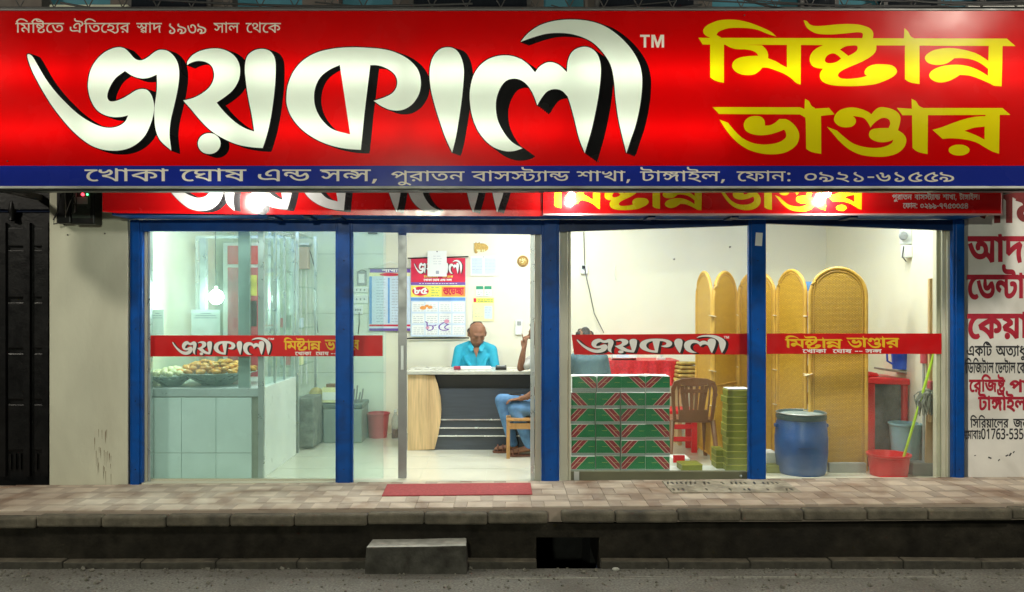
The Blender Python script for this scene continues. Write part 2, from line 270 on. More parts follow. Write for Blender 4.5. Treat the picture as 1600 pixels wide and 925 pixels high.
'nine':'592|174,315 220,315q 292,281q 333,220q 333,181 333,142q 306,87q 278,62 275,72 369,82q 476,152q 476,214 476,250q 443,305q 356,352q 274,375 183,401q 78,445q 35,498q 35,536 35,559q 57,606q 83,631 146,596 131,582q 119,558q 119,547 119,534q 130,512q 166,491q 241,465q 304,447 384,425q 483,374q 538,318q 558,253q 558,216 558,155q 500,72q 400,22q 269,0q 197,0 183,0 161,68 206,84q 257,132q 257,169 257,203q 216,245q 175,245 139,245q 108,217q 108,196 108,186q 114,162q 119,152 44,135 36,153q 27,188q 27,207 27,239q 61,288q 126,315q',
'zero':'592|290,91 227,91q 128,139q 72,238q 72,313 72,372q 120,477q 221,544q 300,544 381,544q 477,482q 520,381q 520,320 520,261q 471,156q 370,91q|301,473 259,473q 192,435q 153,362q 153,311 153,270q 180,202q 241,162q 291,162 336,162q 403,203q 439,276q 439,324 439,370q 408,437q 347,473q',
'sa':'682|692,622 692,551 587,551 587,0 510,0 510,353 533,290 502,331q 457,375q 436,375 422,375q 398,359q 368,314q 343,268 316,219q 272,156q 223,127q 188,127 161,127q 112,149q 63,200q 35,244 96,281 123,233q 159,203q 180,203 197,203q 228,224q 265,276q 289,321 312,354 338,408q 386,449q 415,449 448,449q 501,412q 536,374 516,373 512,396q 510,437q 510,458 510,551 -10,551 -10,622|271,271 261,339q 240,419q 214,441 189,464q 103,487q 38,495 53,571 107,551 164,542q 240,514q 287,469q 311,403q 315,356',
'la':'731|741,622 741,551 636,551 636,0 559,0 559,335 565,309 543,341q 494,379q 465,379 450,379q 419,368q 398,338q 398,307 398,296q 399,279q 400,271 335,266 331,307q 295,364q 243,394q 213,394 186,394q 148,373q 128,338q 128,316 128,276q 187,220q 241,201 214,127 166,142q 90,194q 46,270q 46,320 46,365q 90,430q 164,466q 208,466 261,466q 337,427q 369,384 354,383 364,416q 421,451q 452,451 488,451q 540,423q 571,397 562,382 561,403q 559,445q 559,467 559,551 -10,551 -10,622',
'tha':'645|655,622 655,551 550,551 550,0 473,0 435,55q 331,152q 198,223q 115,238 92,331 144,296 228,280q 355,217q 447,138q 475,97 474,120q 473,166q 473,193 473,688 526,688 549,622|211,625 274,625q 358,582q 400,509q 400,464 400,386q 271,288q 158,275 110,285 92,331 176,337q 276,374q 319,431q 319,466 319,509q 263,555q 209,555 159,555q 116,516q 116,494 116,480q 131,456q 150,446 106,384 87,397q 56,428q 38,470q 38,497 38,532q 78,590q 156,625q',
'ka':'807|817,622 817,551 492,551 492,489 492,473 492,0 415,0 386,59q 282,163q 149,234q 76,243 37,339 134,395q 328,483q 437,517 415,475 415,551 -10,551 -10,622|415,467 436,438 385,424q 276,378q 173,328q 130,304 186,293q 305,231q 404,142q 428,90 420,88 418,111q 415,157q 415,189|761,288 761,255q 735,196q 675,158q 625,158 609,158q 580,160q 566,163 572,235 578,234q 595,233q 606,233 654,233q 683,270q 683,296 683,349q 580,424q 479,438 482,513 559,505q 685,444q 761,349q',
'kha':'696|706,622 706,551 601,551 601,0 524,0 496,41q 424,117q 336,181q 230,227q 166,238 142,331 190,296 283,280q 412,215q 499,135q 526,97 525,120q 524,166q 524,193 524,688 577,688 600,622|450,470 450,412q 387,331q 278,284q 209,276 162,285 142,331 223,337q 326,372q 375,429q 375,466 375,497q 347,547q 316,571 371,625 405,594q 450,515q|182,430 121,430q 49,493q 49,548 49,571q 62,613q 71,628 147,607 140,597q 130,568q 130,552 130,526q 159,501q 182,501 202,501q 246,517q 293,565q 316,612 371,625 373,575 353,531q 297,466q 226,430q',
'gha':'631|641,622 641,551 536,551 536,0 459,0 428,43q 326,121q 194,174q 118,179 83,266 105,283q 149,314q 195,343q 219,358 276,350 263,346q 243,343q 234,343 177,343q 97,373q 56,430q 56,469 56,514q 114,580q 171,616 240,581 185,559q 137,503q 137,472 137,435q 189,404q 224,404 246,404q 299,419q 331,441 374,381 338,360q 260,308q 186,257q 157,234 144,251 259,234q 406,151q 461,92 460,109q 459,146q 459,165 459,551 -10,551 -10,622',
'ssa':'633|643,622 643,551 538,551 538,0 461,0 412,58q 308,143q 176,199q 84,212 48,303 98,335q 216,398q 280,425 339,432 341,376 291,354q 183,301q 142,275 215,261q 330,210q 423,140q 463,99 463,116q 461,152q 461,171 461,312 465,334 464,358q 461,409q 461,434 461,551 -10,551 -10,622|77,569 118,555 180,538q 307,477q 423,398q 468,355 467,264 429,306q 330,382q 218,445q 102,491q 48,502',
'e':'758|511,628 552,628q 607,611q 626,594 645,578q 667,531q 667,490 667,0 592,0 584,30q 554,68q 511,87q 481,87 445,87q 383,79q 316,70q 272,70 238,70q 160,85q 90,127q 46,210q 46,278 46,302q 54,355q 58,377 135,366 131,351q 124,309q 124,280 124,236q 150,182q 194,154q 248,144q 276,144 326,144q 409,161q 461,161 504,161q 568,136q 590,106 590,463 590,500q 580,532q 569,542 551,557q 514,557 478,557q 413,525q 362,475q 333,418q 333,393 333,383q 341,361q 367,345q 392,345 403,345q 423,347q 434,348 441,278 431,274q 398,270q 376,270 327,270q 254,330q 254,392 254,432q 295,515q 367,585q 460,628q',
'nadda':'811|821,622 821,551 455,551 455,373 455,343q 473,316q 492,316 511,316q 552,340q 600,392q 628,433 688,442 720,395q 755,295q 755,245 755,180q 698,80q 590,24q 515,24 454,24q 338,73q 234,191q 189,294 259,325 289,253q 359,153q 451,100q 513,100 591,100q 679,180q 679,243 679,288q 654,352q 634,373 680,392 650,341q 587,275q 524,242q 493,242 470,242q 430,255q 416,268 400,282q 378,333q 378,393 378,402 381,398 380,417q 378,454q 378,472 378,551 -10,551 -10,622|181,500 223,500q 300,473q 372,422q 405,386 415,286 361,353q 242,428q 189,428 165,428q 125,404q 125,375 125,360q 143,330q 165,318 113,258 79,281q 43,341q 43,375 43,417q 83,472q 146,500q',
'nasa':'887|897,622 897,551 792,551 792,0 715,0 715,353 738,290 707,331q 662,375q 640,375 626,375q 603,359q 573,314q 548,268 521,219q 477,156q 428,127q 393,127 366,127q 316,149q 267,201q 240,244 301,281 328,233q 364,203q 385,203 402,203q 432,221q 468,270q 492,314 517,354 544,410q 591,449q 620,449 654,449q 706,412q 741,374 721,373 717,396q 715,437q 715,458 715,551 -10,551 -10,622|509,302 478,271 470,342q 447,423q 425,442 400,465q 323,488q 267,495 292,571 334,551 382,542q 451,513q 496,468q 519,402q 522,355|207,445 255,445q 353,409q 457,340q 513,290 476,246 429,281q 344,339q 262,373q 218,373 176,373q 128,339q 128,304 128,277q 165,239q 202,223 165,152 109,175q 46,256q 46,307 46,351q 89,413q 162,445q',
'pa':'716|726,622 726,551 621,551 621,0 544,0 544,396 566,332 525,392q 457,477q 396,531q 334,556q 298,556 258,556q 193,526q 139,476q 116,447 108,445 124,455q 155,465q 174,465 232,465q 286,402q 286,356 286,345q 284,325q 282,320 265,326 277,339q 299,363q 324,387q 337,400 461,516 510,463 226,195 167,250 249,328 213,285 183,262 198,279q 219,318q 219,343 219,368q 189,398q 160,398 144,398q 114,390q 98,380 22,452 62,505q 146,584q 238,629q 291,629 347,629q 437,587q 521,504q 567,441 549,446 546,470q 544,526q 544,558 544,688 597,688 620,622',
'na':'604|614,622 614,551 509,551 509,0 432,0 432,243 448,187 415,233q 337,307q 255,351q 216,351 179,351q 128,312q 128,274 128,244q 170,201q 214,184 176,113 115,138q 46,223q 46,277 46,326q 93,391q 166,423q 204,423 256,423q 342,387q 417,325q 451,284 437,280 434,303q 432,348q 432,371 432,551 -10,551 -10,622',
'ba':'596|606,622 606,551 501,551 501,0 424,0 394,60q 289,161q 153,231q 76,243 37,339 133,397q 338,491q 447,524 424,482 424,551 -10,551 -10,622|424,474 445,446 369,421q 201,348q 130,304 184,292q 306,234q 410,146q 438,88 429,88 427,111q 424,157q 424,189',
'satta':'983|188,127 161,127q 112,149q 63,200q 35,244 96,281 123,233q 159,203q 180,203 197,203q 228,224q 265,276q 289,321 312,354 339,410q 386,449q 415,449 448,449q 501,412q 536,374 539,343 532,292 502,331q 457,375q 436,375 422,375q 398,359q 368,314q 343,268 316,219q 272,156q 223,127q|271,271 261,339q 240,419q 214,441 189,464q 103,487q 38,495 53,571 107,551 164,542q 240,514q 287,469q 311,403q 315,356|993,622 993,551 588,551 588,205 588,161q 598,125q 605,117 623,96q 659,96 699,96q 769,134q 795,162 824,193q 855,263q 855,299 855,331q 823,364q 786,364 774,364q 746,360q 733,357 722,428 741,433q 782,439q 805,439 842,439q 900,411q 933,351q 933,303 933,244q 875,133q 831,95 794,63q 707,24q 655,24 618,24q 565,46q 548,63 532,82q 511,136q 511,191 511,337 515,373 513,391q 511,432q 511,458 511,551 -10,551 -10,622|811,622 810,663q 773,699q 731,699 637,699 572,699q 501,717q 476,736 449,756q 422,819q 422,859 422,872q 425,897q 427,912 501,907 499,896q 497,879q 497,869 497,847q 506,813q 516,802 530,786q 583,771q 632,771 710,771 763,771q 825,755q 847,734 864,718q 882,663q 883,622',
'sha':'677|687,622 687,551 582,551 582,0 505,0 505,512 510,532 507,549q 505,585q 505,607 505,688 558,688 582,622|361,629 400,629q 466,599q 518,545q 534,509 530,404 499,476q 415,556q 363,556 324,556q 276,513q 276,471 276,431q 341,380q 413,377 406,300 340,304q 255,350q 215,425q 215,474 215,527q 257,596q 324,629q|77,629 119,629q 194,595q 242,521q 242,461 242,420q 202,346q 119,300q 54,300 48,377 99,378q 157,405q 181,447q 181,468 181,509q 129,556q 76,556 58,556q 23,551q -1,545 -9,620 16,625q 55,629q',
'tta':'567|577,622 577,551 172,551 172,205 172,161q 182,125q 189,117 207,96q 244,96 283,96q 353,134q 379,162 408,193q 439,263q 439,299 439,331q 407,364q 370,364 358,364q 330,360q 317,357 306,428 325,433q 366,439q 389,439 426,439q 484,411q 517,351q 517,303 517,244q 459,133q 415,95 378,63q 291,24q 239,24 202,24q 149,46q 132,63 116,82q 95,136q 95,191 95,551 -10,551 -10,622|395,622 394,663q 357,699q 315,699 221,699 156,699q 85,717q 60,736 33,756q 6,819q 6,859 6,872q 9,897q 11,912 85,907 83,896q 81,879q 81,869 81,847q 90,813q 100,802 114,786q 167,771q 216,771 294,771 347,771q 409,755q 431,734 448,718q 466,663q 467,622',
'ngaga':'726|224,87 188,87q 124,133q 94,181 152,218 172,187q 201,163q 220,163 240,163q 270,188q 295,219 310,239q 320,273q 320,289 320,331q 292,393q 240,427q 204,427 173,427q 142,400q 142,377 142,366q 148,344q 152,333 80,316 70,337q 63,375q 63,389 63,427q 103,474q 167,496q 202,496 260,496q 344,446q 389,349q 389,280 389,269q 388,248q 387,240 339,268 365,309q 438,374q 540,422q 609,436 662,379 637,336q 609,241q 609,192 609,146q 628,57q 644,10 569,-7 552,46q 531,151q 531,206 531,245q 552,329q 572,368 599,362 562,356q 485,323q 410,261q 374,209 343,164q 299,110q 255,87q|70,601 116,589 172,567q 223,511q 227,468 148,465 143,497q 93,546q 46,556|482,431 415,431q 320,507q 292,574 374,588 387,548q 423,508q 463,494q 481,494 517,494q 549,527q 549,549 549,566q 532,591q 521,597 608,606 616,594q 624,565q 624,548 624,508q 586,457q 521,431q|736,622 736,551 592,551 581,551 357,551 345,551 -10,551 -10,622',
'i':'530|358,622 357,663q 320,699q 278,699 206,699 140,699q 69,717q 44,736 17,756q -10,819q -10,859 -10,872q -7,898q -5,912 69,907 67,895q 65,877q 65,869 65,847q 74,813q 84,802 98,786q 151,771q 200,771 257,771 310,771q 372,755q 394,734 411,718q 429,663q 430,622|242,500 321,500q 418,447q 464,366q 464,325 464,243q 349,147q 236,141 246,152 291,139q 391,91q 493,28q 540,-10 494,-63 432,-17q 329,50q 229,100q 117,138q 46,154 61,223 96,213q 161,204q 207,204 278,204q 355,238q 385,292q 385,320 385,373q 307,430q 247,430 211,430q 167,416q 148,389q 148,370 148,362q 152,345q 154,338 81,323 76,338q 70,371q 70,384 70,421q 114,473q 191,500q|175,465 170,497q 120,546q 73,556 97,601 143,589 199,567q 250,511q 254,468|540,622 540,551 -10,551 -10,622',
'pha':'838|848,622 848,551 130,551 114,560 156,550q 241,506q 314,455q 336,432 341,376 305,360q 226,322q 153,284q 125,265 114,282 192,266q 310,216q 404,146q 447,99 446,116q 445,152q 445,171 445,510 458,510 513,510q 616,492q 705,450q 739,414 763,389q 792,326q 792,288 792,255q 765,196q 705,158q 655,158 640,158q 611,160q 597,163 602,234 608,233q 626,232q 636,232 685,232q 714,270q 714,296 714,347q 611,425q 522,434 522,0 445,0 404,56q 305,140q 174,197q 84,212 48,303 79,324q 147,362q 218,398q 252,414 214,443q 115,488q 48,502 79,570 81,551 -10,551 -10,622',
'a':'893|903,622 903,551 798,551 798,0 721,0 692,59q 606,148q 557,180 582,246 620,224q 702,148q 724,109 723,124q 722,150q 721,178q 721,194 721,551 -10,551 -10,622|376,91 308,91q 184,155q 75,308q 29,442 102,466 138,362q 217,229q 315,167q 378,167 433,167q 500,202q 530,263q 530,300 530,358q 467,430q 420,430 387,430q 353,401q 353,372 353,365q 357,341q 361,331 285,316 278,337q 271,372q 271,388 271,425q 312,475q 377,500q 413,500 472,500q 558,447q 606,355q 606,294 606,240q 556,147q 454,91q|344,465 339,497q 290,546q 243,556 267,601 312,589 369,567q 419,511q 423,468',
'aa':'1158|898,622 898,551 798,551 798,0 721,0 692,59q 606,148q 557,180 582,246 620,224q 702,148q 724,109 723,124q 722,150q 721,178q 721,194 721,551 -10,551 -10,622|376,91 308,91q 184,155q 75,308q 29,442 102,466 138,362q 217,229q 315,167q 378,167 433,167q 500,202q 530,262q 530,300 530,358q 467,430q 420,430 387,430q 353,401q 353,372 353,365q 357,341q 361,331 285,316 278,337q 271,372q 271,388 271,425q 312,475q 377,500q 413,500 472,500q 558,447q 606,355q 606,294 606,240q 556,147q 454,91q|344,465 339,497q 290,546q 243,556 267,601 312,589 369,567q 419,511q 423,468|1168,622 1168,551 1063,551 1063,0 986,0 986,479 969,518q 926,551q 897,551 887,551 887,622 897,622 925,622q 974,591q 990,559 989,564q 986,600q 986,613 986,688 1039,688 1062,622',
'dda':'712|722,622 722,551 356,551 356,372 356,343q 374,316q 393,316 412,316q 453,340q 501,392q 529,433 589,442 621,395q 656,295q 656,245 656,182q 601,82q 494,24q 417,24 351,24q 237,70q 141,173q 61,342q 29,465 105,485 141,346q 228,177q 340,100q 413,100 493,100q 580,180q 580,243 580,288q 555,352q 535,373 581,392 551,341q 488,275q 425,242q 394,242 371,242q 331,255q 317,268 301,282q 279,333q 279,393 279,551 -10,551 -10,622',
'natta':'848|192,471 237,471q 309,442q 371,391q 400,358 399,268 357,323q 255,399q 207,399 174,399q 128,365q 128,331 128,304q 165,266q 202,250 165,179 109,203q 46,283q 46,334 46,381q 90,441q 157,471q|858,622 858,551 452,551 452,205 452,161q 462,125q 469,117 487,96q 524,96 563,96q 633,134q 659,162 688,193q 719,263q 719,299 719,331q 687,364q 650,364 638,364q 610,360q 597,357 586,428 605,433q 646,439q 669,439 706,439q 764,411q 797,351q 797,303 797,244q 739,133q 695,95 658,63q 571,24q 519,24 482,24q 429,46q 412,63 396,82q 375,136q 375,191 375,337 379,363 377,383q 375,422q 375,444 375,551 -10,551 -10,622|675,622 674,663q 637,699q 595,699 501,699 436,699q 365,717q 340,736 313,756q 286,819q 286,859 286,872q 289,897q 291,912 365,907 363,896q 361,879q 361,869 361,847q 370,813q 380,802 394,786q 447,771q 496,771 574,771 627,771q 689,755q 711,734 728,718q 746,663q 747,622',
'yya':'626|636,622 636,551 531,551 531,0 454,0 412,56q 310,141q 176,199q 84,212 48,303 79,324q 147,362q 218,398q 252,414 214,443q 115,488q 48,502 79,570 81,551 -10,551 -10,622|454,551 135,551 114,560 156,550q 241,506q 314,455q 336,432 341,376 305,360q 226,322q 153,284q 125,265 113,280 199,268q 328,212q 428,132q 470,83 457,79 456,100q 454,149q 454,171|180,-6 155,-6q 120,26q 120,52 120,78q 155,112q 180,112 205,112q 240,78q 240,52 240,26q 205,-6q',
'tti':'833|843,622 843,551 438,551 438,205 438,161q 448,125q 455,117 473,96q 510,96 549,96q 619,134q 645,162 674,193q 705,263q 705,299 705,331q 673,364q 636,364 624,364q 596,360q 583,357 572,428 591,433q 632,439q 655,439 692,439q 750,411q 783,351q 783,303 783,244q 725,133q 681,95 644,63q 557,24q 505,24 468,24q 415,46q 398,63 382,82q 361,136q 361,191 361,551 256,551 256,622|661,622 660,663q 617,695q 573,695 487,695 422,695q 351,713q 326,732 299,752q 272,815q 272,855 272,868q 275,894q 277,909 351,904 349,893q 347,874q 347,864 347,842q 356,808q 366,797 380,781q 433,764q 482,764 510,764 527,764q 573,760q 643,747q 695,734 712,718q 732,663q 733,622|276,622 276,551 171,551 171,0 94,0 94,551 -10,551 -10,622 82,622 66,641q 33,683q 20,704 54,763q 132,860q 238,917q 313,917 384,917q 505,873q 626,791q 695,734 655,688 603,729q 516,788q 440,827q 366,846q 325,846 270,846q 190,807q 131,738q 106,693 114,678q 142,642q 160,622',
'ja':'917|401,63 342,63q 234,105q 139,198q 60,353q 29,465 105,485 139,362q 223,209q 333,139q 404,139 478,139q 554,203q 554,268 554,299q 538,343q 530,358 590,358 562,329q 501,283q 432,257q 391,257 352,257q 292,287q 258,344q 258,384 258,428q 320,519q 394,553 374,552q 323,551q 298,551 -10,551 -10,622 927,622 927,551 614,551 590,551q 552,553q 535,554 451,516q 365,454q 335,403q 335,380 335,352q 367,328q 387,328 425,328q 485,363q 523,396 609,365 618,345q 630,286q 630,254 630,204q 585,117q 484,63q|801,205 801,156q 817,66q 836,10 761,-7 743,51q 723,162q 723,222 723,275q 742,359q 755,388 679,389q 572,426q 500,495q 475,543 551,559 567,530q 616,485q 694,459q 751,459 765,459q 791,461q 806,462 845,392 821,347q 801,261q',
'ssattara':'641|346,616 446,616q 552,531q 552,453 552,406q 513,336q 446,290q 363,267q 319,267 264,267q 175,304q 122,379q 122,436 122,481q 160,548q 225,593q 305,616q|350,554 307,554q 238,526q 198,474q 198,436 198,390q 264,335q 324,335 365,335q 434,365q 476,420q 476,457 476,504q 412,554q|205,549 288,519q 440,426q 498,371 464,313 402,372q 244,469q 158,499|651,622 651,551 480,551 351,569 251,555 217,554q 148,551q 113,551 -10,551 -10,622|469,622 468,663q 431,699q 389,699 302,699 237,699q 166,717q 141,736 114,756q 87,819q 87,859 87,872q 90,897q 92,912 166,907 164,896q 162,879q 162,869 162,847q 171,813q 181,802 195,786q 248,771q 297,771 368,771 421,771q 483,755q 505,734 522,718q 540,663q 541,622|377,-12 290,-12q 195,69q 195,139 195,176q 238,239q 317,292q 371,315 463,303 396,267q 311,214q 272,166q 272,136 272,105q 302,71q 352,59q 381,59 423,59q 484,82q 517,119q 517,139 517,155q 499,177q 479,190 528,246 568,223q 598,176q 598,147 598,105q 545,32q 447,-12q|542,-234 467,-234 454,-190q 403,-148q 365,-148 340,-148q 289,-156q 237,-165q 210,-165 180,-165q 120,-147q 71,-105q 41,-32q 41,22 41,50q 49,101q 53,114 130,104 126,85q 119,42q 119,20 119,-23q 143,-72q 185,-93q 212,-93 236,-93q 277,-84q 320,-76q 344,-76 379,-76q 443,-100q 465,-130 465,-42 465,-27q 466,3q 467,18 542,73',
'rra':'712|722,622 722,551 356,551 356,372 356,343q 374,316q 393,316 412,316q 453,340q 501,392q 529,433 589,442 621,395q 656,295q 656,245 656,182q 601,82q 494,24q 417,24 351,24q 237,70q 141,173q 61,342q 29,465 105,485 141,346q 228,177q 340,100q 413,100 493,100q 580,180q 580,243 580,288q 555,352q 535,373 581,392 551,341q 488,275q 425,242q 394,242 371,242q 331,255q 317,268 301,282q 279,333q 279,393 279,551 -10,551 -10,622|363,-149 338,-149q 303,-117q 303,-91 303,-65q 338,-31q 363,-31 388,-31q 423,-65q 423,-91 423,-117q 388,-149q',
'dha':'596|606,622 606,551 501,551 501,0 424,0 394,60q 289,161q 153,231q 76,243 37,339 133,397q 338,491q 447,524 424,482 424,622|424,474 445,446 369,421q 201,348q 130,304 184,292q 306,234q 410,146q 438,88 429,88 427,111q 424,157q 424,189|240,629 252,629q 280,626q 293,624 287,552 281,553q 264,554q 251,554 221,554q 188,529q 188,509 188,483q 234,446q 293,423 233,378 195,397q 139,440q 109,492q 109,524 109,551q 137,599q 195,629q',
'bha':'721|422,43 357,43q 243,85q 144,183q 62,345q 29,465 105,485 141,353q 232,192q 347,119q 420,119 473,119q 548,157q 588,224q 588,267 588,297q 576,345q 555,384q 542,398 590,476 628,421q 664,317q 664,266 664,203q 608,102q 501,43q|384,284 321,284q 249,347q 249,402 249,425q 263,470q 271,486 351,462 344,452q 332,422q 332,406 332,379q 362,355q 386,355 407,355q 449,371q 498,418q 527,466 590,476 582,422 555,377q 496,316q 427,284q|731,622 731,551 -10,551 -10,622',
'visarga':'438|78,486 78,527q 115,588q 179,622q 219,622 259,622q 323,588q 360,527q 360,486 360,445q 323,383q 259,349q 219,349 179,349q 115,383q 78,444q|147,486 147,452q 188,414q 219,414 251,414q 291,453q 291,486 291,518q 251,557q 219,557 188,557q 147,518q|78,137 78,178q 115,239q 179,273q 219,273 259,273q 323,240q 360,179q 360,137 360,96q 323,34q 259,0q 219,0 179,0q 115,34q 78,96q|147,137 147,104q 188,65q 219,65 251,65q 291,104q 291,137 291,170q 251,208q 219,208 188,208q 147,169q',
'ya':'626|636,622 636,551 531,551 531,0 454,0 412,56q 310,141q 176,199q 84,212 48,303 79,324q 147,362q 218,398q 252,414 214,443q 115,488q 48,502 79,570 81,551 -10,551 -10,622|454,551 135,551 114,560 156,550q 241,506q 314,455q 336,432 341,376 305,360q 226,322q 153,284q 125,265 113,280 199,268q 328,212q 428,132q 470,83 457,79 456,100q 454,149q 454,171',
'cacha':'985|382,622 382,551 159,551 159,510 154,483 156,472q 159,428q 159,402 159,271 159,228q 185,194q 220,194 257,194q 316,222q 339,244 362,265q 391,321q 391,349 391,377q 359,394q 330,394 324,394 281,394q 236,403q 213,414 194,423q 158,451q 147,464 158,533 176,511q 217,480q 273,465q 314,465 331,465 359,465q 393,459q 415,449q 424,443 444,430q 462,389q 462,358 462,339q 454,284q 433,249 396,186q 279,125q 214,125 180,125q 133,142q 117,156 103,170q 82,217q 82,271 82,551 -10,551 -10,622|913,310 913,255q 871,178q 803,128q 720,101q 678,97 657,120 712,112q 815,85q 923,42q 982,11 947,-49 869,-7q 706,50q 533,85q 441,94 450,166 479,160q 544,152q 588,152 677,152q 786,198q 836,271q 836,310 836,363q 769,419q 710,419 703,419q 688,418q 680,416 670,481 680,482q 711,483q 721,483 779,483q 854,448q 896,394q 913,334q|525,217 492,217q 444,233q 429,249 415,264q 397,312q 397,359 397,399 389,426 389,559 466,559 466,523 464,476 465,464q 466,437q 466,420 466,359 466,333q 475,309q 482,301 497,286q 531,286 574,286q 637,318q 672,363q 672,384 672,403q 644,413q 620,413 614,413 562,413q 480,449q 453,480 466,544 483,525q 521,496q 577,481q 621,481 670,481 681,481q 688,469q 700,463 720,453q 748,417q 748,388 748,339q 689,262q 588,217q|995,622 995,551 373,551 373,622',
'shubeng':'825|440,629 480,629q 537,591q 562,542 616,608 677,622 709,597q 757,522q 757,471 757,418q 708,334q 622,272q 566,250 535,323 602,348q 681,415q 681,470 681,495q 659,542q 633,559 682,581 582,459 521,457 512,509q 471,556q 439,556 421,556q 391,541q 374,512q 374,490 374,458q 422,418q 476,416 471,339 416,343q 347,384q 315,451q 315,493 315,540q 350,600q 407,629q|207,629 243,629q 307,598q 348,532q 348,480 348,444q 316,378q 249,337q 196,337 189,414 247,415q 289,461q 289,486 289,519q 246,556q 203,556 185,556q 158,550q 141,545 133,620 154,625q 188,629q|519,32 410,32q 221,118q 75,308q 28,464 102,487 146,353q 264,186q 419,108q 517,108 594,108q 687,161q 687,218 687,259q 635,314q 596,330 677,363 722,338q 768,262q 768,212 768,158q 708,77q 597,32q',
'comma':'263|190,116 197,105 188,70q 161,-6q 130,-82q 113,-119 46,-119 61,-60q 86,64q 93,116',
'hyphen':'340|49,338 291,338 291,256 49,256',
'colon':'294|147,414 121,414q 85,446q 85,482 85,520q 121,550q 147,550 173,550q 209,520q 209,482 209,446q 173,414q|147,-14 121,-14q 85,18q 85,54 85,92q 121,122q 147,122 173,122q 209,92q 209,54 209,18q 173,-14q',
'danda':'379|194,0 194,622 275,622 275,0',
'Lzero':'551|275,-10 160,-10q 48,185q 48,358 48,474q 93,638q 193,725q 275,725 391,725q 504,532q 504,358 504,243q 459,78q 358,-10q|275,66 350,66q 414,210q 414,358 414,504q 350,649q 275,649 200,649q 138,504q 138,358 138,212q 200,66q',
'Lone':'551|261,0 261,446 261,474q 263,539q 265,600q 265,622 249,605q 226,584q 206,567 134,508 87,568 274,714 347,714 347,0',
'Lthree':'551|229,-10 176,-10q 81,7q 40,29 40,112 83,90q 181,65q 227,65 317,65q 400,140q 400,206 400,250q 355,306q 272,332q 214,332 149,332 149,406 214,406 267,406q 340,440q 378,501q 378,541 378,575q 347,623q 293,649q 256,649 204,649q 124,616q 88,590 43,651 80,681q 188,724q 256,724 326,724q 421,678q 469,599q 469,547 469,499q 430,428q 361,384q 315,376 315,373 401,363q 491,274q 491,203 491,141q 435,44q 319,-10q',
'Lfive':'551|238,-10 188,-10q 96,9q 64,29 64,113 86,98q 147,77q 213,66q 240,66 317,66q 404,140q 404,219 404,290q 318,363q 236,363 210,363q 143,354q 123,350 79,378 106,714 443,714 443,633 183,633 164,428 180,432q 235,438q 266,438 331,438q 434,391q 495,298q 495,229 495,117q 363,-10q',
'Lsix':'551|288,-10 223,-10q 117,58q 55,198q 55,305 55,367q 70,487q 110,594q 180,677q 289,724q 367,724 386,724q 435,720q 451,715 451,639 434,645q 391,651q 370,651 304,651q 219,605q 170,526q 148,422q 146,364 152,364 172,399q 244,447q 302,447 364,447q 455,396q 505,299q 505,230 505,156q 452,48q 355,-10q|287,65 346,65q 419,145q 419,230 419,298q 355,377q 290,377 246,377q 180,338q 144,279q 144,247 144,204q 176,120q 240,65q',
'Lseven':'551|412,633 44,633 44,714 503,714 503,643 232,0 137,0'}
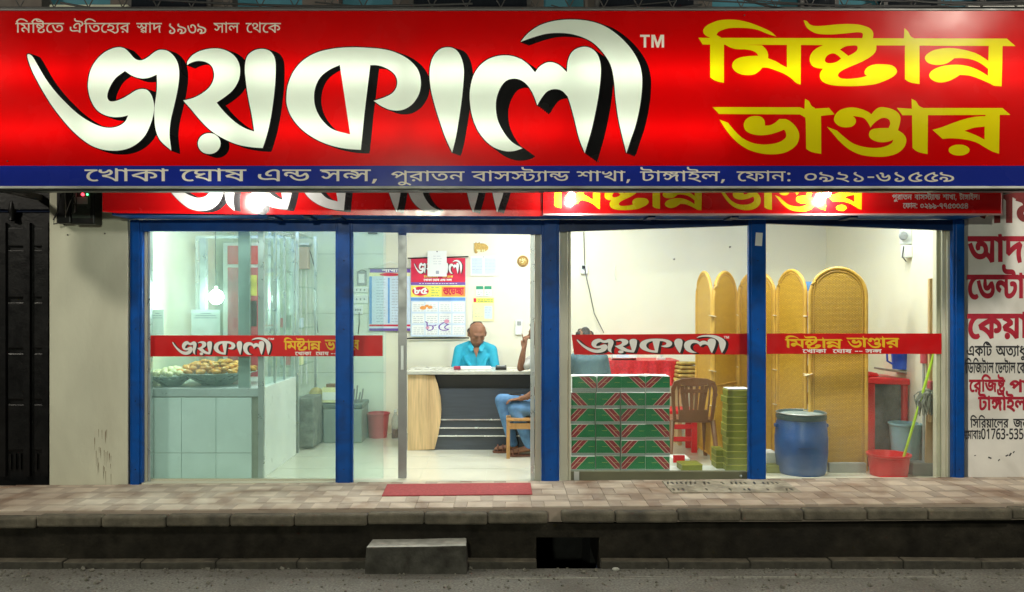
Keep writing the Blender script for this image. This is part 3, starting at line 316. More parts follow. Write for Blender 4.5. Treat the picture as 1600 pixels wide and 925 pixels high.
# outlines of the big drawn letters, measured on the photograph (y down), turned into photo-pixel units
def Z(pts, sc, ox, oy, step=5): return [(x / sc + ox, y / sc + oy) for x, y in cr(pts, step)]
ZA = 1600 / 560; ZB = 1600 / 260; ZC = 6.4
def za(p): return orient(Z(p, ZA, 0, 0), 1)
def zb(p): return orient(Z(p, ZA, 520, 0), 1)
JOY = [
 ('letter', [za("122,245 128,275 150,330 205,430 260,510 330,590 400,645 460,668 530,672 590,655 640,615 670,560 688,490 682,440 665,408 640,397 610,402 580,420 545,440 510,452 488,450 479,430 488,395 515,350 558,317c 590,338 630,350 665,347 700,333c 700,400 690,480 690,540 698,590 718,630 765,672c 757,600 762,540 778,470 793,400 800,340 796,290 780,255 750,228 715,222 690,232 660,255 635,268 612,267 595,255 575,232 555,216 530,211 500,217 460,238 425,275 402,320 393,370 395,410 407,450 430,488 460,510 500,522 540,522 572,515c 560,540 535,560 500,570 460,567 410,548 350,510 290,455 240,400 200,345 165,285 145,252 131,242")]),
 ('letter', [za("835,290c 838,272 865,242 905,224 950,216 1000,222 1042,245 1066,280 1072,320 1065,360 1040,402 1005,432 967,458c 1000,498 1050,545 1095,573 1135,587c 1123,510 1107,430 1097,360 1093,300 1103,252 1132,226 1170,218 1205,228 1226,258 1231,310 1226,400 1215,490 1200,570 1185,625 1173,661c 1120,657 1060,645 1000,620 940,582 890,532 848,482 817,448c 860,438 905,415 938,385 954,350 954,318 942,292 918,277 885,272 855,279"), orient([(x / ZA, y / ZA) for x, y in oval(934, 641, 51, 47)], 1)]),
 ('letter', [za("1278,440 1285,380 1310,320 1350,272 1410,236 1480,218 1560,211 1640,213 1720,221 1780,240 1830,270 1865,310 1878,355 1875,405 1860,440 1835,470 1795,491 1745,491 1700,472 1668,450c 1715,435 1752,415 1771,385 1771,350 1752,322 1715,300 1680,291 1653,291c 1640,400 1628,500 1618,600 1611,669c 1546,664 1480,650 1415,624 1350,580 1303,525 1282,475"),
             orient(Z("1517,290c 1470,312 1430,345 1408,390 1402,440 1412,490 1440,538 1485,577 1563,600c", ZA, 0, 0), -1)]),
 ('letter', [zb("432,340 435,295 450,250 480,219 515,211 550,222 574,258 585,310 583,370 575,450 562,540 548,620 533,681c 505,620 480,550 455,470 438,400")]),
 ('letter', [zb("848,662c 810,674 765,674 710,652 660,602 627,535 612,455 614,390 632,328 670,280 722,253 780,247 832,260 872,287 903,323c 925,295 965,277 1007,288 1045,322c 1050,270 1070,230 1105,211 1142,211 1172,230 1190,262 1197,312 1190,400 1175,490 1155,580 1125,684c 1100,620 1080,540 1063,475 1048,430c 1022,405 990,398 958,408 932,438 913,470c 895,422 870,382 840,358 805,351 770,364 742,405 728,460 735,530 762,588 800,634")]),
 ('letter', [zb("838,187c 870,150 920,115 985,94 1060,87 1140,93 1210,115 1272,156 1328,213 1365,275 1380,335 1380,400 1370,480 1352,560 1330,625 1311,684c 1290,600 1273,520 1262,440 1255,360 1245,305 1225,262 1190,217 1150,183 1090,158 1030,148 960,150 900,165")]),
]
TM = [orient(Z(p, ZA, 520, 0), 1) for p in ("1372,155c 1415,155c 1415,165c 1399,165c 1399,212c 1388,212c 1388,165c 1372,165c", "1422,155c 1438,155c 1450,190c 1463,155c 1479,155c 1479,212c 1468,212c 1468,173c 1455,212c 1446,212c 1433,173c 1433,212c 1422,212c")]
def y1(p, s=1): return orient(Z(p, ZB, 1080, 20), s)
def y2(p, s=1): return orient(Z(p, ZC, 1100, 145), s)
MISH = [
 y1("68,240c 3035,248c 3118,320c 110,305c"),
 y1("183,240c 135,215 115,180 130,140 180,105 260,75 350,65 450,70 560,95 680,140 770,185 818,228c 740,205 640,165 560,150 470,145 370,147 300,165 258,188 243,212c 290,240c 315,260c 315,672c 270,665 225,650 183,622c"),
 y1("315,300c 680,312c 715,345 738,390 740,437c 820,470 870,500 920,525c 920,300c 1055,300c 1052,690c 1010,675 960,630 900,590 830,560 740,530 685,527c 655,560 610,590 550,600 480,592 420,560 393,510 410,465 455,435 540,418 645,412c 625,385 590,365 520,352 440,350 380,335"),
 y1("1265,312c 1200,345 1150,400 1140,460 1160,505 1205,530 1265,537c 1240,580 1240,630 1275,670 1350,695 1450,704 1600,704 1760,688 1860,655 1940,615 1978,570 1965,530 1920,503 1840,495 1760,497 1700,520 1668,560 1670,590 1690,605c 1640,620 1560,632 1480,635 1430,625 1412,600 1430,570 1490,535 1560,505 1640,470 1720,425 1765,385 1780,345 1778,260c 1270,260c"),
 y1("1285,455 1310,410 1365,390 1410,410 1442,440c 1400,470 1340,485 1300,478", -1),
 y1("1430,354c 1480,325 1550,314 1590,317 1600,335 1590,365 1550,395 1510,415c 1470,382", -1),
 y1("1080,72c 1110,80 1140,110 1180,125 1260,125 1400,112 1500,108 1600,112 1660,125 1720,150 1750,190 1745,260c 1635,260c 1650,225 1645,195 1600,187 1560,190 1460,200 1340,208 1230,203 1170,185 1110,140"),
 y1("2050,148c 2085,180 2110,225 2150,248c 2195,300c 2195,685c 2130,675 2085,660 2055,640c 2055,320c 2045,240c"),
 y1("2870,470c 2760,400 2660,365 2560,345 2450,340 2340,358 2270,395 2247,435 2270,475 2330,498 2400,500 2460,485 2500,460 2530,437c 2600,435 2700,450 2780,485 2870,550c"),
 y1("2853,605c 2780,560 2700,525 2620,505 2520,500 2420,512 2330,545 2290,590 2300,630 2350,662 2410,670 2480,655 2540,625 2585,597c 2680,605 2780,640 2870,680 2910,700 2985,707c 2995,290c 2862,290c"),
]
BHAN = [
 y2("85,143c 960,145c 1010,165c 1250,150c 1305,215c 1015,250c 960,216c 150,212c"),
 y2("155,268c 240,300c 290,360 340,415 400,462 480,500 580,517 680,512 760,490 812,455 822,425 815,390 800,368c 740,392 660,415 570,425 480,412 420,380 398,330 410,280 450,245 510,232 570,240 603,275 610,328c 660,325 710,300 755,262c 830,268 900,318 942,380 952,440 932,510 880,562 800,600 700,615 580,608 460,575 370,525 290,455 220,370"),
 y2("1010,60c 1050,85 1075,130 1105,150c 1170,215c 1172,610c 1110,600 1060,585 1022,560c 1018,300c 1005,160c"),
 y2("1490,232c 1518,268 1510,312 1470,340 1400,345 1340,325 1302,280 1308,230 1350,180 1420,152 1500,147 1580,165 1640,190 1674,215c 1708,175 1748,148 1800,145 1870,160 1930,190 1963,240 1960,300 1940,375c 1992,410 2022,460 2015,520 1980,570 1920,610 1830,635 1730,640 1620,630 1540,610 1450,565 1360,490 1290,410 1230,340c 1330,378c 1400,440 1480,500 1560,532 1660,550 1750,550 1830,530 1880,500 1893,470c 1840,488 1780,495 1720,485 1665,455 1650,415 1668,375 1720,357 1846,352c 1862,310 1852,272 1820,253 1780,253 1730,280 1690,315 1665,347c 1640,300 1600,255 1550,240"),
 y2("1928,150c 2075,160c 2200,152c 2985,152c 3063,220c 1985,225c"),
 y2("2076,60c 2120,85 2150,130 2200,155c 2240,215c 2235,612c 2170,600 2120,580 2085,550c 2080,200c"),
 y2("2815,233c 2700,242 2600,265 2480,305 2390,340 2285,370c 2385,460c 2480,455 2600,465 2720,495 2800,540 2880,585 2950,610c 2958,200c 2815,200c"),
 y2("2606,380c 2700,350 2806,337c 2806,468c 2720,425", -1),
 orient([(x / ZC + 1100, y / ZC + 145) for x, y in oval(2551, 573, 105, 55)], 1),
]
_gc = {}
def glyph(n):
    if n in _gc: return _gc[n]
    f = GLY[n].split('|'); cs = []
    for c in f[1:]:
        P = []
        for t in c.split():
            q = t.endswith('q'); x, y = t.rstrip('q').split(','); P.append((int(x), int(y), not q))
        Q = []
        for i, p in enumerate(P):
            nx = P[(i + 1) % len(P)]; Q.append(p)
            if not p[2] and not nx[2]: Q.append(((p[0] + nx[0]) / 2, (p[1] + nx[1]) / 2, True))
        k = next(i for i, p in enumerate(Q) if p[2]); Q = Q[k:] + Q[:k]; out = []; i = 0
        while i < len(Q):
            out.append((Q[i][0], Q[i][1])); a = Q[i]; b = Q[(i + 1) % len(Q)]
            if not b[2]:
                e = Q[(i + 2) % len(Q)]
                for t in (.5,): out.append(((1 - t) ** 2 * a[0] + 2 * t * (1 - t) * b[0] + t * t * e[0], (1 - t) ** 2 * a[1] + 2 * t * (1 - t) * b[1] + t * t * e[1]))
                i += 2
            else: i += 1
        cs.append(out)
    _gc[n] = (int(f[0]), cs); return _gc[n]
AB = dict(I='ivowelsign', E='evowelsign', AI='aivowelsign', A='aavowelsign', U='uvowelsign', Y='yapostform')
def word(s, x0, x1, yt, yb, bold=18):
    """a word's outlines in photo-pixel units: x0..x1 wide, head line at yt, foot line at yb (y down)"""
    x = 0; cs = []
    for t in s.split():
        if t == '_': x += 260; continue
        a, g = glyph(AB.get(t, t))
        for c in g: cs.append([(px + x, py) for px, py in c])
        x += a
    if bold: cs = [offs(c, bold) for c in cs]
    lo = min(p[0] for c in cs for p in c); hi = max(x, max(p[0] for c in cs for p in c))
    sx = (x1 - x0) / (hi - lo); sy = (yt - yb) / 622
    return [[(x0 + (px - lo) * sx, yb + py * sy) for px, py in c] for c in cs]
def offs(c, d):   # font outlines run with the ink on their right: push them to the left
    n = len(c); out = []
    for i in range(n):
        a, b, e = c[i - 1], c[i], c[(i + 1) % n]; tx, ty = e[0] - a[0], e[1] - a[1]; l = math.hypot(tx, ty) or 1
        out.append((b[0] - ty / l * d, b[1] + tx / l * d))
    return out
def rect(x0, x1, y0, y1): return [(x0, y0), (x1, y0), (x1, y1), (x0, y1)]
def wind(cs, P):
    tot = np.zeros(len(P), int)
    for c in cs:
        C = np.array(c); lo = C.min(0); hi = C.max(0)
        k = np.where((P[:, 0] >= lo[0]) & (P[:, 0] <= hi[0]) & (P[:, 1] >= lo[1]) & (P[:, 1] <= hi[1]))[0]
        if not len(k): continue
        q = P[k]; a = C; b = np.roll(C, -1, 0)
        up = (a[None, :, 1] <= q[:, None, 1]) & (b[None, :, 1] > q[:, None, 1]); dn = (a[None, :, 1] > q[:, None, 1]) & (b[None, :, 1] <= q[:, None, 1])
        s = (b[None, :, 0] - a[None, :, 0]) * (q[:, None, 1] - a[None, :, 1]) - (q[:, None, 0] - a[None, :, 0]) * (b[None, :, 1] - a[None, :, 1])
        tot[k] += ((up & (s > 0)).astype(int) - (dn & (s < 0)).astype(int)).sum(1)
    return tot
def partition(layers):
    """layers: [(key, contours)], later ones lie on top. Cuts the plane into one set of triangles per key, edge to edge, nothing overlapping."""
    V = []; E = []
    for key, cs in layers:
        for c in cs:
            n = len(V); V += [Vector(p) for p in c]; E += [(n + i, n + (i + 1) % len(c)) for i in range(len(c))]
    r = delaunay_2d_cdt(V, E, [], 0, 1e-5); vs = np.array([tuple(v) for v in r[0]]); T = np.array([f for f in r[2] if len(f) == 3])
    cen = vs[T].mean(1); key = np.full(len(T), -1)
    for i, (k, cs) in enumerate(layers):
        key[wind(cs, cen) != 0] = i
    out = {}
    for i, (k, cs) in enumerate(layers):
        t = T[key == i]
        if len(t): out.setdefault(k, []).append(t)
    return vs, {k: np.concatenate(t) for k, t in out.items()}
def lay(layers, mats, y, parent=None, names=None, single=None, map_=None, at=None, dist_y=None):
    """layers in photo-pixel units printed on an upright sheet at depth y. One object per key, or one in all when single is given."""
    vs, parts = partition(layers); dy = y if dist_y is None else dist_y
    f = map_ or (lambda u, v: (PX(u, dy), y, PZ(v, dy))); objs = []
    if single:
        mb = MB(); keys = list(parts); ml = []
        for k in keys:
            if mats[k] not in ml: ml.append(mats[k])
            used = np.unique(parts[k]); idx = {int(u): j for j, u in enumerate(used)}
            mb.m = ml.index(mats[k]); mb.add([f(*vs[u]) for u in used], [[idx[int(i)] for i in t] for t in parts[k]])
        return mb.build(single, ml, parent, at=at, recalc=False)
    for k, T in parts.items():
        used = np.unique(T); idx = {int(u): j for j, u in enumerate(used)}; mb = MB()
        mb.add([f(*vs[u]) for u in used], [[idx[int(i)] for i in t] for t in T])
        objs.append(mb.build((names or {}).get(k, k if isinstance(k, str) else k[0]), mats[k], parent, at=at, recalc=False))
    return objs
def mv(cs, sx, ox, sy, oy): return [xf(c, sx, ox, sy, oy) for c in cs]
def bb(cs): P = [p for c in cs for p in c]; return min(p[0] for p in P), max(p[0] for p in P), min(p[1] for p in P), max(p[1] for p in P)
def fit(cs, x0, x1, y0, y1):
    a, b, c, d = bb(cs); sx = (x1 - x0) / (b - a); sy = (y1 - y0) / (d - c); return mv(cs, sx, x0 - a * sx, sy, y0 - c * sy)
def shadow(cs, dx=12.5, dy=4.5, g=1.6, n=6):
    out = []
    for c in cs:
        e = grow(c, g) if area(c) > 0 else grow(c, -g * .6)
        for k in range(n + 1):
            t = k / n; out.append([(x + dx * t, y + dy * t) for x, y in e])
    return out
# ================================================================ MATERIALS
M = {}
M['asphalt'] = mat('asphalt', (.2, .195, .17), .9, var=.4, scale=60, bump=1.0, bscale=90, dirt=(.1, .09, .075), dirt_amt=.75, dirt_scale=1.6)
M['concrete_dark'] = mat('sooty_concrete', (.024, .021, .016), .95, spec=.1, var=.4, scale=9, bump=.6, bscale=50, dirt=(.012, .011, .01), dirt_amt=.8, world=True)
M['kerb'] = mat('kerb_concrete', (.125, .108, .078), .85, var=.3, scale=14, bump=.5, bscale=60, dirt=(.03, .028, .022), dirt_amt=.7, dirt_scale=4, world=True)
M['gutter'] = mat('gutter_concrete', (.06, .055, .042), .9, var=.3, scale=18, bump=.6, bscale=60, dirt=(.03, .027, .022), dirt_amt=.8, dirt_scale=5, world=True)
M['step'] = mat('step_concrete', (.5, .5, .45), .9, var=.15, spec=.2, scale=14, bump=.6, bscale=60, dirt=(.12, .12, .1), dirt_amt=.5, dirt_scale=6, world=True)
M['step_shade_grime'] = mat('shaded_grimy_concrete', (.075, .072, .062), .95, var=.4, scale=10, bump=.6, bscale=50, spec=.1, dirt=(.02, .018, .015), dirt_amt=.7, dirt_scale=5, world=True)  # sides of the step block: shade put into the colour, with grime patches
M['cream_tile'] = mat('cream_paver', (.55, .46, .37), .75, var=.12, scale=5, bump=.2, bscale=80, dirt=(.2, .1, .055), dirt_amt=.9, dirt_scale=2.2, world=True)
M['pink_tile'] = mat('pink_paver', (.42, .345, .28), .75, var=.12, scale=6, bump=.2, bscale=80, dirt=(.16, .08, .045), dirt_amt=.9, dirt_scale=2.2, world=True)
M['grey_tile'] = mat('grey_paver', (.42, .345, .28), .75, var=.12, scale=6, bump=.2, bscale=80, dirt=(.15, .075, .04), dirt_amt=.9, dirt_scale=2.2, world=True)
M['joint'] = mat('paving_joint', (.4, .32, .26), .9)
M['plaster'] = mat('old_plaster', (.56, .56, .44), .85, var=.07, scale=3, bump=.15, bscale=30, dirt=(.38, .36, .27), dirt_amt=.6, dirt_scale=1.4, stretch=(1, 1, .5))
M['plaster_white'] = mat('white_painted_plaster', (.8, .78, .74), .85, var=.05, scale=4, bump=.15, bscale=30, dirt=(.36, .33, .27), dirt_amt=.6, dirt_scale=2.2)
M['gate'] = mat('black_gate_paint', (.004, .004, .0045), .4, spec=.25, var=.3, scale=8, bump=.2, dirt=(.012, .011, .01), dirt_amt=.5)
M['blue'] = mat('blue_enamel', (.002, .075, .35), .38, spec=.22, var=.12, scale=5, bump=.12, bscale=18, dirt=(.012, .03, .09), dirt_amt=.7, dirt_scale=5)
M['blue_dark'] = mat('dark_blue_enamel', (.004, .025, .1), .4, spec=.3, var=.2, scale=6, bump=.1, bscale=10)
M['cream_alu'] = mat('cream_painted_aluminium', (.55, .54, .42), .5, var=.05, scale=5, dirt=(.4, .38, .28), dirt_amt=.5)
M['alu'] = mat('aluminium', (.62, .66, .66), .32, metal=.75, var=.05)
M['alu_dark'] = mat('weathered_aluminium', (.3, .31, .31), .4, metal=.6, var=.1)
M['steel'] = mat('stainless_steel', (.66, .7, .7), .22, metal=.9, var=.05)
M['wall_in'] = mat('cream_interior_paint', (.8, .78, .62), .6, var=.025, scale=1.2)
M['wall_tile'] = mat('glazed_wall_tile', (.72, .78, .66), .2, var=.02, scale=2, world=True)
M['grout'] = mat('grout', (.4, .42, .34), .9)
M['floor_in'] = mat('glazed_floor', (.62, .61, .5), .16, var=.02, scale=2)
M['tile_white'] = mat('white_counter_tile', (.82, .95, .93), .2, var=.03, scale=3, dirt=(.72, .84, .8), dirt_amt=.6, dirt_scale=2.5)
M['ceiling'] = mat('white_ceiling', (.8, .8, .74), .8, var=.02)
M['wood_oak'] = mat('light_oak_laminate', (.62, .43, .22), .4, var=.2, scale=9, stretch=(5, 5, .35))
M['wood_chair'] = mat('orange_wood', (.42, .22, .07), .4, var=.2, scale=8, stretch=(3, 3, .5))
M['desk_grey'] = mat('charcoal_laminate', (.045, .055, .07), .4, var=.12, scale=9, stretch=(.4, 3, 6))
M['black'] = mat('black_plastic', (.012, .012, .012), .4, var=.2)
M['white'] = mat('white_paper', (.8, .82, .78), .7, var=.02)
M['white_pl'] = mat('white_plastic', (.75, .78, .74), .35, var=.02)
M['grey'] = mat('grey_plastic', (.32, .34, .33), .5, var=.08)
M['red_pl'] = mat('red_plastic', (.62, .012, .02), .35, var=.1, scale=8)
M['red_mat'] = mat('red_rubber_mat', (.36, .055, .06), .8, var=.16, scale=30, bump=.5, bscale=160)
M['red_soft'] = mat('dull_red_plastic', (.5, .08, .1), .45, var=.1)
M['red_cloth'] = mat('red_tablecloth', (.6, .02, .03), .45, var=.25, scale=35, bump=.3)
M['blue_pl'] = mat('blue_barrel_plastic', (.01, .075, .28), .42, var=.2, scale=5, bump=.2, bscale=12, dirt=(.03, .11, .27), dirt_amt=.5, dirt_scale=4)
M['blue_jug'] = mat('bright_blue_plastic', (.04, .12, .68), .35)
M['blue_grey'] = mat('grey_blue_bucket_plastic', (.2, .36, .42), .5)
M['green_box'] = mat('green_printed_card', (.006, .17, .058), .45, var=.08, scale=10)
M['box_white'] = mat('white_card', (.72, .74, .7), .6, var=.04)
M['box_grey'] = mat('silver_grey_card', (.25, .3, .29), .5, var=.05)
M['box_red'] = mat('dark_red_print', (.26, .018, .03), .5)
M['box_pale'] = mat('pale_stripe_print', (.6, .45, .36), .5)
M['olive'] = mat('olive_card', (.18, .2, .022), .5, var=.12, scale=12)
M['olive_edge'] = mat('yellow_olive_card', (.5, .46, .1), .5)
M['sweet'] = mat('fried_orange_sweet', (.66, .28, .04), .35, var=.35, scale=30, bump=.3, bscale=60)
M['sweet_pale'] = mat('pale_milk_sweet', (.8, .74, .48), .4, var=.1, scale=30)
M['rattan'] = None
M['rattan_rim'] = mat('cane_rod', (.6, .35, .055), .5, var=.15, scale=10)
M['brown_pl'] = mat('brown_moulded_plastic', (.2, .085, .04), .35, var=.1)
M['cord'] = mat('black_cable', (.02, .02, .02), .5)
M['cord_grey'] = mat('grey_cable', (.25, .25, .24), .5)
M['gold'] = mat('gold_badge', (.5, .33, .08), .4, metal=.3, var=.3, scale=60)
M['carton'] = mat('brown_cardboard', (.42, .28, .13), .8, var=.1)
M['mop'] = mat('grey_mop_yarn', (.22, .24, .21), .9, var=.3, scale=30)
M['lime'] = mat('lime_green_handle', (.42, .68, .04), .35)
M['skin'] = mat('brown_skin', (.25, .125, .075), .6, var=.15, scale=14, spec=.2)
M['hair'] = mat('black_hair', (.03, .025, .022), .7, var=.3, scale=60, bump=.5)
M['stubble'] = mat('cropped_hair', (.05, .032, .026), .7, var=.3, scale=90)
M['shirt_cyan'] = mat('turquoise_shirt', (.015, .33, .47), .75, var=.1, scale=9, bump=.35, bscale=14)
M['shirt_white'] = mat('white_striped_shirt', (.62, .62, .58), .8, var=.15, scale=20)
M['shirt_teal'] = mat('slate_teal_shirt', (.09, .17, .19), .8, var=.15, scale=9, bump=.3, bscale=14)
M['jeans'] = mat('blue_denim', (.1, .22, .4), .85, var=.28, scale=12, bump=.4, bscale=25)
M['sandal'] = mat('brown_leather', (.16, .06, .035), .6)
M['eye'] = mat('dark_eye', (.015, .01, .01), .3)
M['lip'] = mat('lip', (.2, .07, .05), .5)
M['wall_blue'] = mat('pale_blue_wall_paint', (.045, .17, .22), .8, var=.12, scale=3)
M['concrete_up'] = mat('grey_brown_concrete', (.09, .075, .065), .85, var=.3, scale=4)
M['iron'] = mat('dark_rusty_iron', (.04, .037, .035), .6, var=.3, scale=30)
M['window_dark'] = mat('dark_window_glass', (.01, .012, .015), .08)
M['ink_black'] = mat('black_wall_paint', (.02, .02, .025), .7, var=.4, scale=20)
M['ink_red'] = mat('red_wall_paint', (.4, .008, .03), .7, var=.15, scale=20)
M['ink_maroon'] = mat('maroon_wall_paint', (.2, .02, .02), .7, var=.15, scale=20)
M['vinyl_red'] = mat('red_vinyl', (.58, .004, .006), .4, var=.06)
M['vinyl_white'] = mat('white_vinyl', (.78, .78, .74), .4, var=.03)
M['vinyl_black'] = mat('black_vinyl', (.02, .015, .015), .4)
M['vinyl_yellow'] = mat('yellow_vinyl', (.78, .5, .02), .4, var=.05)
M['p_purple'] = mat('purple_print', (.16, .07, .35), .5); M['p_yellow'] = mat('yellow_print', (.8, .7, .1), .5)
M['p_pale'] = mat('pale_blue_print', (.58, .68, .78), .5, var=.06, scale=12); M['p_blue'] = mat('blue_print', (.12, .3, .62), .5)
M['p_grey'] = mat('grey_type', (.35, .38, .44), .6); M['p_pink'] = mat('pink_print', (.7, .3, .42), .5)
M['p_green'] = mat('green_print', (.03, .3, .16), .5); M['p_cream'] = mat('cream_print', (.8, .78, .42), .5); M['p_red'] = mat('red_print', (.62, .01, .05), .5)
M['p_orange'] = mat('orange_print', (.75, .3, .06), .5)
M['glass'] = glass('window_glass', (.97, .99, .975), .05)
M['glass_left'] = glass('smeared_greenish_glass', (.92, .985, .975), .17, dscale=1.3, dcol=(.58, .8, .78, 1), lo=.3, hi=.8, base=.03)
M['glass_green'] = glass('greenish_glass', (.93, .98, .955), .1)
M['glass_dusty'] = glass('dusty_window_glass', (.97, .98, .95), .2, dscale=1.6, lo=.32, hi=.68, zfade=(.15, 1.1))
M['f_red'] = flex('red_sign_flex', (.68, .0015, .002)); M['f_white'] = flex('white_sign_flex', (.84, .98, .84)); M['f_black'] = flex('black_sign_flex', (.004, .004, .004), .3)
M['f_yellow'] = flex('yellow_sign_flex', (.82, .76, .003)); M['f_blue'] = flex('blue_sign_flex', (.014, .032, .32)); M['f_cream'] = flex('cream_sign_flex', (.88, .86, .72))
M['lamp_white'] = emis('tube_light', (1, 1, .93), P_TUBE); M['lamp_sign'] = emis('sign_tube_light', (1, .97, .86), P_SIGN)
M['led_red'] = emis('red_led', (1, .05, .08), 4); M['led_green'] = emis('green_led', (.1, 1, .3), 4)
def rattan():
    m = bpy.data.materials.new('woven_rattan'); m.use_nodes = True; nt = m.node_tree; b = nt.nodes['Principled BSDF']; b.inputs['Roughness'].default_value = .5
    tc = nt.nodes.new('ShaderNodeTexCoord'); br = nt.nodes.new('ShaderNodeTexBrick'); br.offset = .5; br.inputs['Scale'].default_value = 1
    br.inputs['Brick Width'].default_value = .026; br.inputs['Row Height'].default_value = .0115; br.inputs['Mortar Size'].default_value = .003; br.inputs['Mortar Smooth'].default_value = .6
    br.inputs['Color1'].default_value = (.78, .46, .04, 1); br.inputs['Color2'].default_value = (.66, .37, .03, 1); br.inputs['Mortar'].default_value = (.26, .14, .02, 1)
    cx = nt.nodes.new('ShaderNodeSeparateXYZ'); cb = nt.nodes.new('ShaderNodeCombineXYZ')
    nt.links.new(tc.outputs['Object'], cx.inputs[0]); nt.links.new(cx.outputs[0], cb.inputs[0]); nt.links.new(cx.outputs[2], cb.inputs[1]); nt.links.new(cb.outputs[0], br.inputs['Vector'])
    nt.links.new(br.outputs[0], b.inputs['Base Color']); bp = nt.nodes.new('ShaderNodeBump'); bp.inputs['Strength'].default_value = .6; bp.inputs['Distance'].default_value = .004; bp.invert = True
    nt.links.new(br.outputs[1], bp.inputs['Height']); nt.links.new(bp.outputs[0], b.inputs['Normal'])
    return m
M['rattan'] = rattan()
M['paper_thin'] = flex('thin_paper', (.84, .88, .87), .6, .6)

# ================================================================ STREET LAMPS (out of frame; they light the wall, the sign and the road)
def street_lamp(loc, arm_to, label, power, col):
    t = thing('street_lamp', label, 'street lamp', loc)
    a = Vector(loc); h = Vector(arm_to)
    MB().tube([a, (a.x, a.y, h.z + .25)], [.07, .045], 12).tube([(a.x, a.y, h.z + .2), (h.x, h.y, h.z + .12)], .03, 8).build('pole', M['iron'], t, smooth=True)
    MB().lathe([(.0, .14), (.1, .12), (.2, .0), (.19, 0), (.09, .1), (0, .11)], h, 16).build('lamp_head', M['grey'], t, smooth=True)
    MB().ball(h + Vector((0, 0, .0)), .06, 12, 8).build('bulb', emis('street_bulb', col, 60), t, smooth=True)
    point_lamp('street_light', h + Vector((0, -.0, -.1)), power, .25, col, t)
street_lamp((4.9, -9.6, -.46), (4.9, -3.9, 4.9), 'iron street lamp with a long arm over the right part of the road', P_STREET, (1, .93, .78))
street_lamp((-7.2, -9.6, -.46), (-7.2, -3.6, 4.7), 'added unseen iron street lamp with a long arm over the left part of the road', P_STREET, (1, .93, .78))  # added lamp, evens out the light on the left side
street_lamp((-2.5, -19.5, -.46), (-2.5, -18.2, 4.3), 'short street lamp on the far side of the road', P_ACROSS, (.95, 1, .8))

# ================================================================ GROUND
def slope(x): return .012 + .0085 * x            # the paving climbs a little to the right
ROAD = -.42
g = struct(MB().box(-60, 60, -60, -1.0, ROAD - .3, ROAD).build('road', M['asphalt'], at=(0, -5, ROAD)))
mk = mat('worn_road_paint', (.5, .5, .42), .9, var=.4, scale=30)
nt = mk.node_tree; bs = nt.nodes['Principled BSDF']; n_ = nt.nodes.new('ShaderNodeTexNoise'); n_.inputs['Scale'].default_value = 9; n_.inputs['Detail'].default_value = 8
r_ = nt.nodes.new('ShaderNodeMapRange'); r_.inputs[1].default_value = .5; r_.inputs[2].default_value = .62; nt.links.new(n_.outputs[0], r_.inputs[0]); nt.links.new(r_.outputs[0], bs.inputs['Alpha'])
struct(MB().add([(-.2, -1.24, ROAD + .004), (9, -1.21, ROAD + .004), (9, -1.17, ROAD + .004), (-.2, -1.19, ROAD + .004)], [(0, 1, 2, 3)]).build('road_marking', mk, at=(1.5, -1.13, ROAD)))
# kerb: dark wall, gutter stones, overhanging rounded kerb stones
OX0, OX1 = PX(838, -.935), PX(936, -.935)
kerb = thing('kerb', 'dark high concrete kerb of separate stones with a black drain opening', 'kerb', (0, -.7, ROAD)); kerb['kind'] = 'structure'
OT = -.205
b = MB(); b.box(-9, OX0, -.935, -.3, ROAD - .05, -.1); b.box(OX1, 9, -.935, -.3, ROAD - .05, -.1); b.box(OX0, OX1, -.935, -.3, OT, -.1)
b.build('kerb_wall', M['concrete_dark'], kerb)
b = MB().box(OX0 - .05, OX1 + .05, .4, .45, ROAD - .6, -.1).box(OX0, OX1, -1.0, .4, ROAD - .62, ROAD - .6).box(OX0 - .05, OX0, -.3, .4, ROAD - .6, -.16).box(OX1, OX1 + .05, -.3, .4, ROAD - .6, -.16)
b.build('drain_pit', mat('black_pit_shade', (.006, .006, .005), .9), kerb)  # near-black pit walls: the shade inside the drain put into the colour
cuts = [-5.6, -4.9, -4.25] + [PX(p, -.9) for p in (0, 110, 230, 345, 470, 600, 720, 838)]
for x0, x1 in zip(cuts, cuts[1:]):
    MB().obox(((x0 + x1) / 2, -.97 + random.uniform(-.004, .004), ROAD + .018), (x1 - x0 - .002, .09, .08 + random.uniform(-.012, .012)), (random.uniform(-.03, .03), random.uniform(-.012, .012), random.uniform(-.01, .01))).build('gutter_stone', [M['gutter'], M['kerb']], kerb, bevel=.012)
cuts = [PX(p, -.9) for p in (936, 1040, 1165, 1290, 1400, 1520, 1640)] + [4.9, 5.5]
for x0, x1 in zip(cuts, cuts[1:]):
    MB().obox(((x0 + x1) / 2, -.97 + random.uniform(-.004, .004), ROAD + .02), (x1 - x0 - .002, .09, .085 + random.uniform(-.012, .012)), (random.uniform(-.03, .03), random.uniform(-.012, .012), random.uniform(-.01, .01))).build('gutter_stone', [M['gutter'], M['kerb']], kerb, bevel=.012)
ks = [-5.7, -5.2, -4.7, -4.25] + [PX(p, -1) for p in (53, 155, 257, 357, 458, 573, 662, 762, 857)]
def kstone(x0, x1):
    xm = (x0 + x1) / 2; dz = random.uniform(-.005, .003)
    MB().obox((xm, -.93 + random.uniform(-.003, .003), slope(xm) - .062 + dz), (x1 - x0 - .003, .1, .085), (random.uniform(-.03, .02), random.uniform(-.006, .006), random.uniform(-.005, .005))).build('kerb_stone', M['kerb'], kerb, bevel=.02, seg=4, smooth=True)
for x0, x1 in zip(ks, ks[1:]): kstone(x0, x1)
ks = [PX(p, -1) for p in (877, 962, 1061, 1160, 1258, 1358, 1453, 1586)] + [4.3, 4.8, 5.3]
